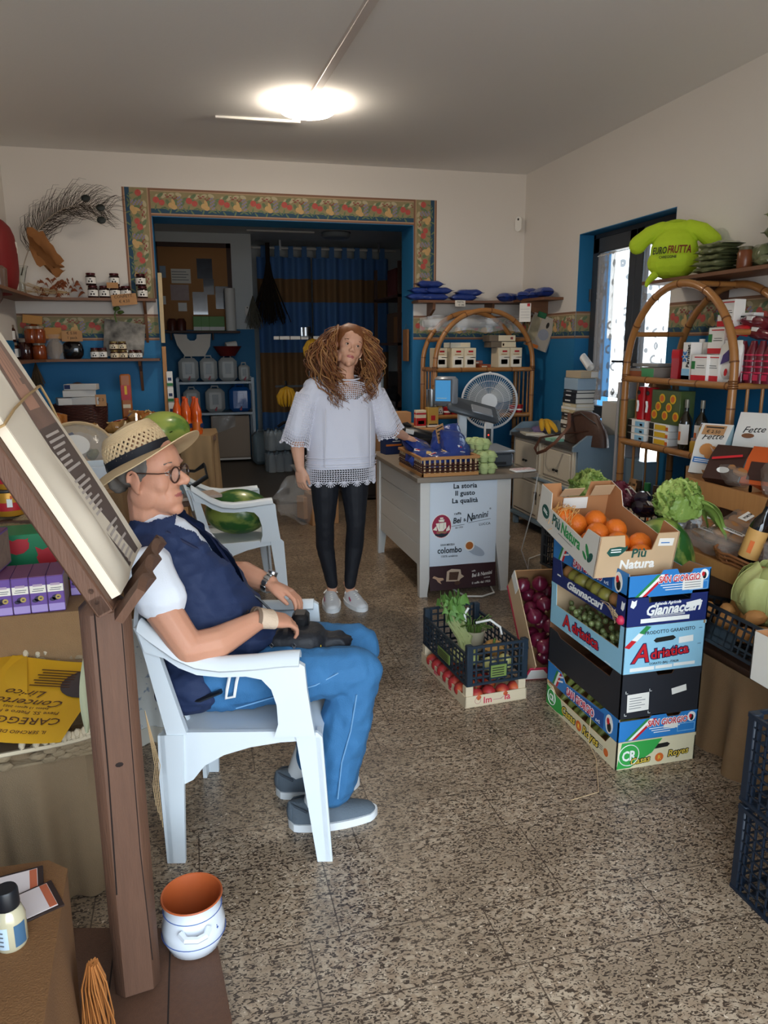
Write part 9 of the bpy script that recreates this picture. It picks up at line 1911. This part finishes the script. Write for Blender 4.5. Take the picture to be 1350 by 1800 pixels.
# curtain on a rod
CY=11.5
ca,cb_=at(450,435,Y=CY),at(682,437,Y=CY);cz0=at(470,757,Y=CY).z
CBL=mk('curtain_blue','5a86bd',.85,bump=.15,bs=90);CBR=mk('curtain_brown','94714c',.85,bump=.15,bs=90)
def panel(x0,x1,label):
    t=thing('tab_curtain',label,'curtain',(x0,CY,0),0,None);w=x1-x0;hz=ca.z-.12
    bands=[(cz0,at(470,725,Y=CY).z,CBL),(at(470,725,Y=CY).z,at(470,620,Y=CY).z,CBR),(at(470,620,Y=CY).z,at(500,531,Y=CY).z,CBL),(at(500,531,Y=CY).z,at(500,490,Y=CY).z,CBR),(at(500,490,Y=CY).z,hz,CBL)]
    b=B(CBL)
    for z0,z1,m_ in bands:b.m(m_).sheet(lambda u,v:(w*u,.05*math.sin(u*w*2*PI/.19)+.025*math.sin(u*w*2*PI/.43+1),z0+(z1-z0)*v),int(w*70),6)
    b.build('cloth',t,weld=.001);b=B(CBL);n=max(3,int(w/.17))
    for k in range(n):x=w*(k+.5)/n;b.slab(x-.035,x+.035,-.03,-.026,hz-.02,ca.z+.03);b.slab(x-.035,x+.035,.026,.03,hz-.02,ca.z+.03);b.slab(x-.035,x+.035,-.03,.03,ca.z+.026,ca.z+.03)
    b.build('tabs',t);return t
xm=at(550,600,Y=CY).x
panel(ca.x,xm,'blue and brown banded tab curtain in the back room, left panel');panel(xm+.02,cb_.x,'blue and brown banded tab curtain in back room, right panel behind the standing person')
t=thing('curtain_rod','white curtain rod hung from the back-room ceiling','curtain rod',(ca.x-.08,CY,ca.z));b=B(WHITE);b.cyl((0,0,0),(cb_.x-ca.x+.2,0,0),.016,n=12);b.ell((0,0,0),.03,10);b.build('rod',t)
for px in (492,665):x=at(px,435,Y=CY).x-ca.x+.08;b=B(STEEL);b.slab(x-.015,x+.015,-.02,-.012,-.03,3.05-ca.z);b.build('hanger',t)
l0=at(575,422,Z=3.04);t=thing('ceiling_light','unlit round light on the back-room ceiling above the curtain','lamp',(l0.x,min(l0.y,10.6),3.05));b=B(mk('lamp_off','9aa3a8',.4));b.lathe([(0,-.07),(.17,-.07),(.19,-.05),(.19,0),(0,0)],30);b.build('diffuser',t);b=B(GREYP);b.lathe([(.19,-.012),(.2,-.01),(.2,0),(.19,0)],30);b.build('rim',t)
b=B(WHITE);b.slab(l0.x-1.2,l0.x-.3,min(l0.y,10.6)-.02,min(l0.y,10.6)+.02,3.03,3.05);tag(b.build('cable_duct'),'thin cable duct on the back-room ceiling left of the unlit light','cable duct')
# hanging broom of twigs
t=thing('twig_broom','dark twig broom hanging upside down at left edge of curtain','broom',at(470,440,Y=11.0));b=B(mk('twig_dark','2a2018',.9));q=random.Random(31)
for k in range(90):a=q.uniform(0,6.28);r=q.uniform(.05,.3);b.tube([(0,0,0),(r*.2*math.cos(a),r*.15*math.sin(a),-.35),(r*math.cos(a),r*.5*math.sin(a),-.85-q.uniform(0,.15))],.006,4)
b.build('twigs',t);b=B(mk('twig_dark','2a2018',.9));b.cyl((0,0,-.3),(0,0,.1),.03);b.build('handle',t)
t=thing('dried_plant','grey dried plant hanging on wall end beside the curtain','dried plant',at(444,520,Y=10.9));b=B(mk('dry_grey','6e6a5c',.9))
for k in range(50):a=q.uniform(0,6.28);r=q.uniform(.02,.14);b.tube([(0,0,0),(r*.5*math.cos(a),r*.3*math.sin(a)-.03,-.2),(r*math.cos(a),r*.5*math.sin(a)-.04,-.36-q.uniform(0,.1))],.004,4)
b.build('stems',t)
# banana hanger
BY=8.3
xp=at(544,600,Y=BY).x;zb=at(500,594,Y=BY).z;xl=at(481,594,Y=BY).x;xr=at(600,594,Y=BY).x
t=thing('banana_stand','dark stand with pale cross bar for hanging bananas in back room','stand',(xp,BY,0));b=B(BLACK);b.cyl((0,0,0),(0,0,zb+.12),.018);b.lathe([(0,0),(.2,0),(.2,.02),(0,.03)],24);b.build('post',t);b=B(WHITE);b.slab(xl-xp,xr-xp,-.012,.012,zb-.018,zb+.018,.003);b.m(BLACK)
for k in range(6):x=xl-xp+.06+.115*k;b.slab(x-.004,x+.004,-.014,.014,zb-.02,zb+.02)
b.build('cross_bar',t);zl=at(505,679,Y=BY).z;b=B(BLACK);b.slab(xl-xp+.0,.05,-.01,.01,zl-.012,zl+.012);b.build('lower_bar',t)
b=B(STEEL);b.cyl((0,0,0),(0,0,.09),.055,n=18);tag(b.build('steel_cup',loc=(at(537,585,Y=BY).x,BY,zb+.02)),'small steel cup on top of banana stand','cup')
for i,(px,py,lb) in enumerate(((503,680,'yellow banana bunch hanging lower left on the banana stand'),(549,596,'banana bunch hanging near the top bar beside the auburn hair'))):
    c=at(px,py,Y=BY-.05);t=thing('banana_bunch',lb,'bananas',(c.x,BY-.06,c.z-.0),0)
    for k in range(6):
        a=-1.2+.48*k;b=B(BAN);P=[Vector((0,0,.0)),Vector((.06*math.sin(a),-.03-.02*math.cos(a),-.03)),Vector((.1*math.sin(a),-.06*math.cos(a),-.1)),Vector((.09*math.sin(a),-.05*math.cos(a),-.17)),Vector((.055*math.sin(a),-.03*math.cos(a),-.21))];b.tube(P,[.008,.017,.021,.018,.006],8);b.build('banana',t)
    b=B(BLACK);b.cyl((0,0,-.01),(0,.03,.06),.012,n=8);b.build('stem',t)
# right part of the back room: dark storage
t=thing('storage_shelf','dark storage shelf at the right side of back room','shelf',(2.75,9.3,0));b=B(DARKW)
for z in (.02,.8,1.55,2.1):b.slab(-.35,.6,-.6,.6,z,z+.03)
b.build('boards',t)
for x in (-.33,.57):
    for y in (-.58,.58):b=B(DARKW);b.slab(x-.02,x+.02,y-.02,y+.02,0,2.5);b.build('upright',t)
for i,(x,y,z,s,m_,lb) in enumerate(((2.6,9.0,2.13,(.4,.4,.3),mk('dull_red','4f1a16',.7),'dark red box on top of the storage shelf'),(2.62,9.05,1.58,(.4,.5,.35),mk('dull_brown','4a382a',.7),'dull brown box on second highest storage shelf level'),(2.5,8.85,1.25,(.18,.2,.3),mk('dull_card','7a5636',.8),'cardboard box on middle storage shelf level'),(2.65,9.1,.83,(.4,.5,.4),mk('dull_black','17181a',.5),'black crate on lower storage shelf level'))):
    b=B(m_);b.box((0,0,s[2]/2),s,.004)
    if i==2:b.m(LRED).box((0,-.101,.24),(.16,.003,.08))
    tag(b.build('storage_box',loc=(x,y,z if i != 2 else 1.58)),lb,'box')
b=B(BLACK);b.ell((0,0,.12),(.2,.16,.12),14,wob=.3);tag(b.build('black_bag',loc=(2.42,8.85,.83)),'black bag on the storage shelf beside the cork tile','bag')
t=thing('drinks_cabinet','dark cabinet behind counter carrying blue-capped water bottles','cabinet',(1.78,7.55,0));b=B(mk('cabinet_dark','2a2320',.6));b.slab(-.28,.22,-.2,.3,.02,1.0,.004);b.build('body',t);b=B(mk('cabinet_dark','2a2320',.6));b.slab(-.27,.21,-.215,-.2,.06,.96,.003);b.build('door',t);b=B(STEEL);b.cyl((.16,-.225,.5),(.16,-.225,.62),.008);b.build('handle',t)
waterpack('pack of clear water bottles with pale blue caps on cabinet behind the standing person',(1.74,7.6,1.005),.15,(4,3),.33,.042,capc='5fb0d8')
b=B(mk('blue_film','5fb4dc',.2,alpha=.85,bump=.5,bs=30));b.ell((0,0,0),(.17,.13,.09),18,wob=.35);tag(b.build('blue_film_top',loc=(1.7,7.56,1.36)),'crumpled pale blue film on top of the water bottle pack','film')
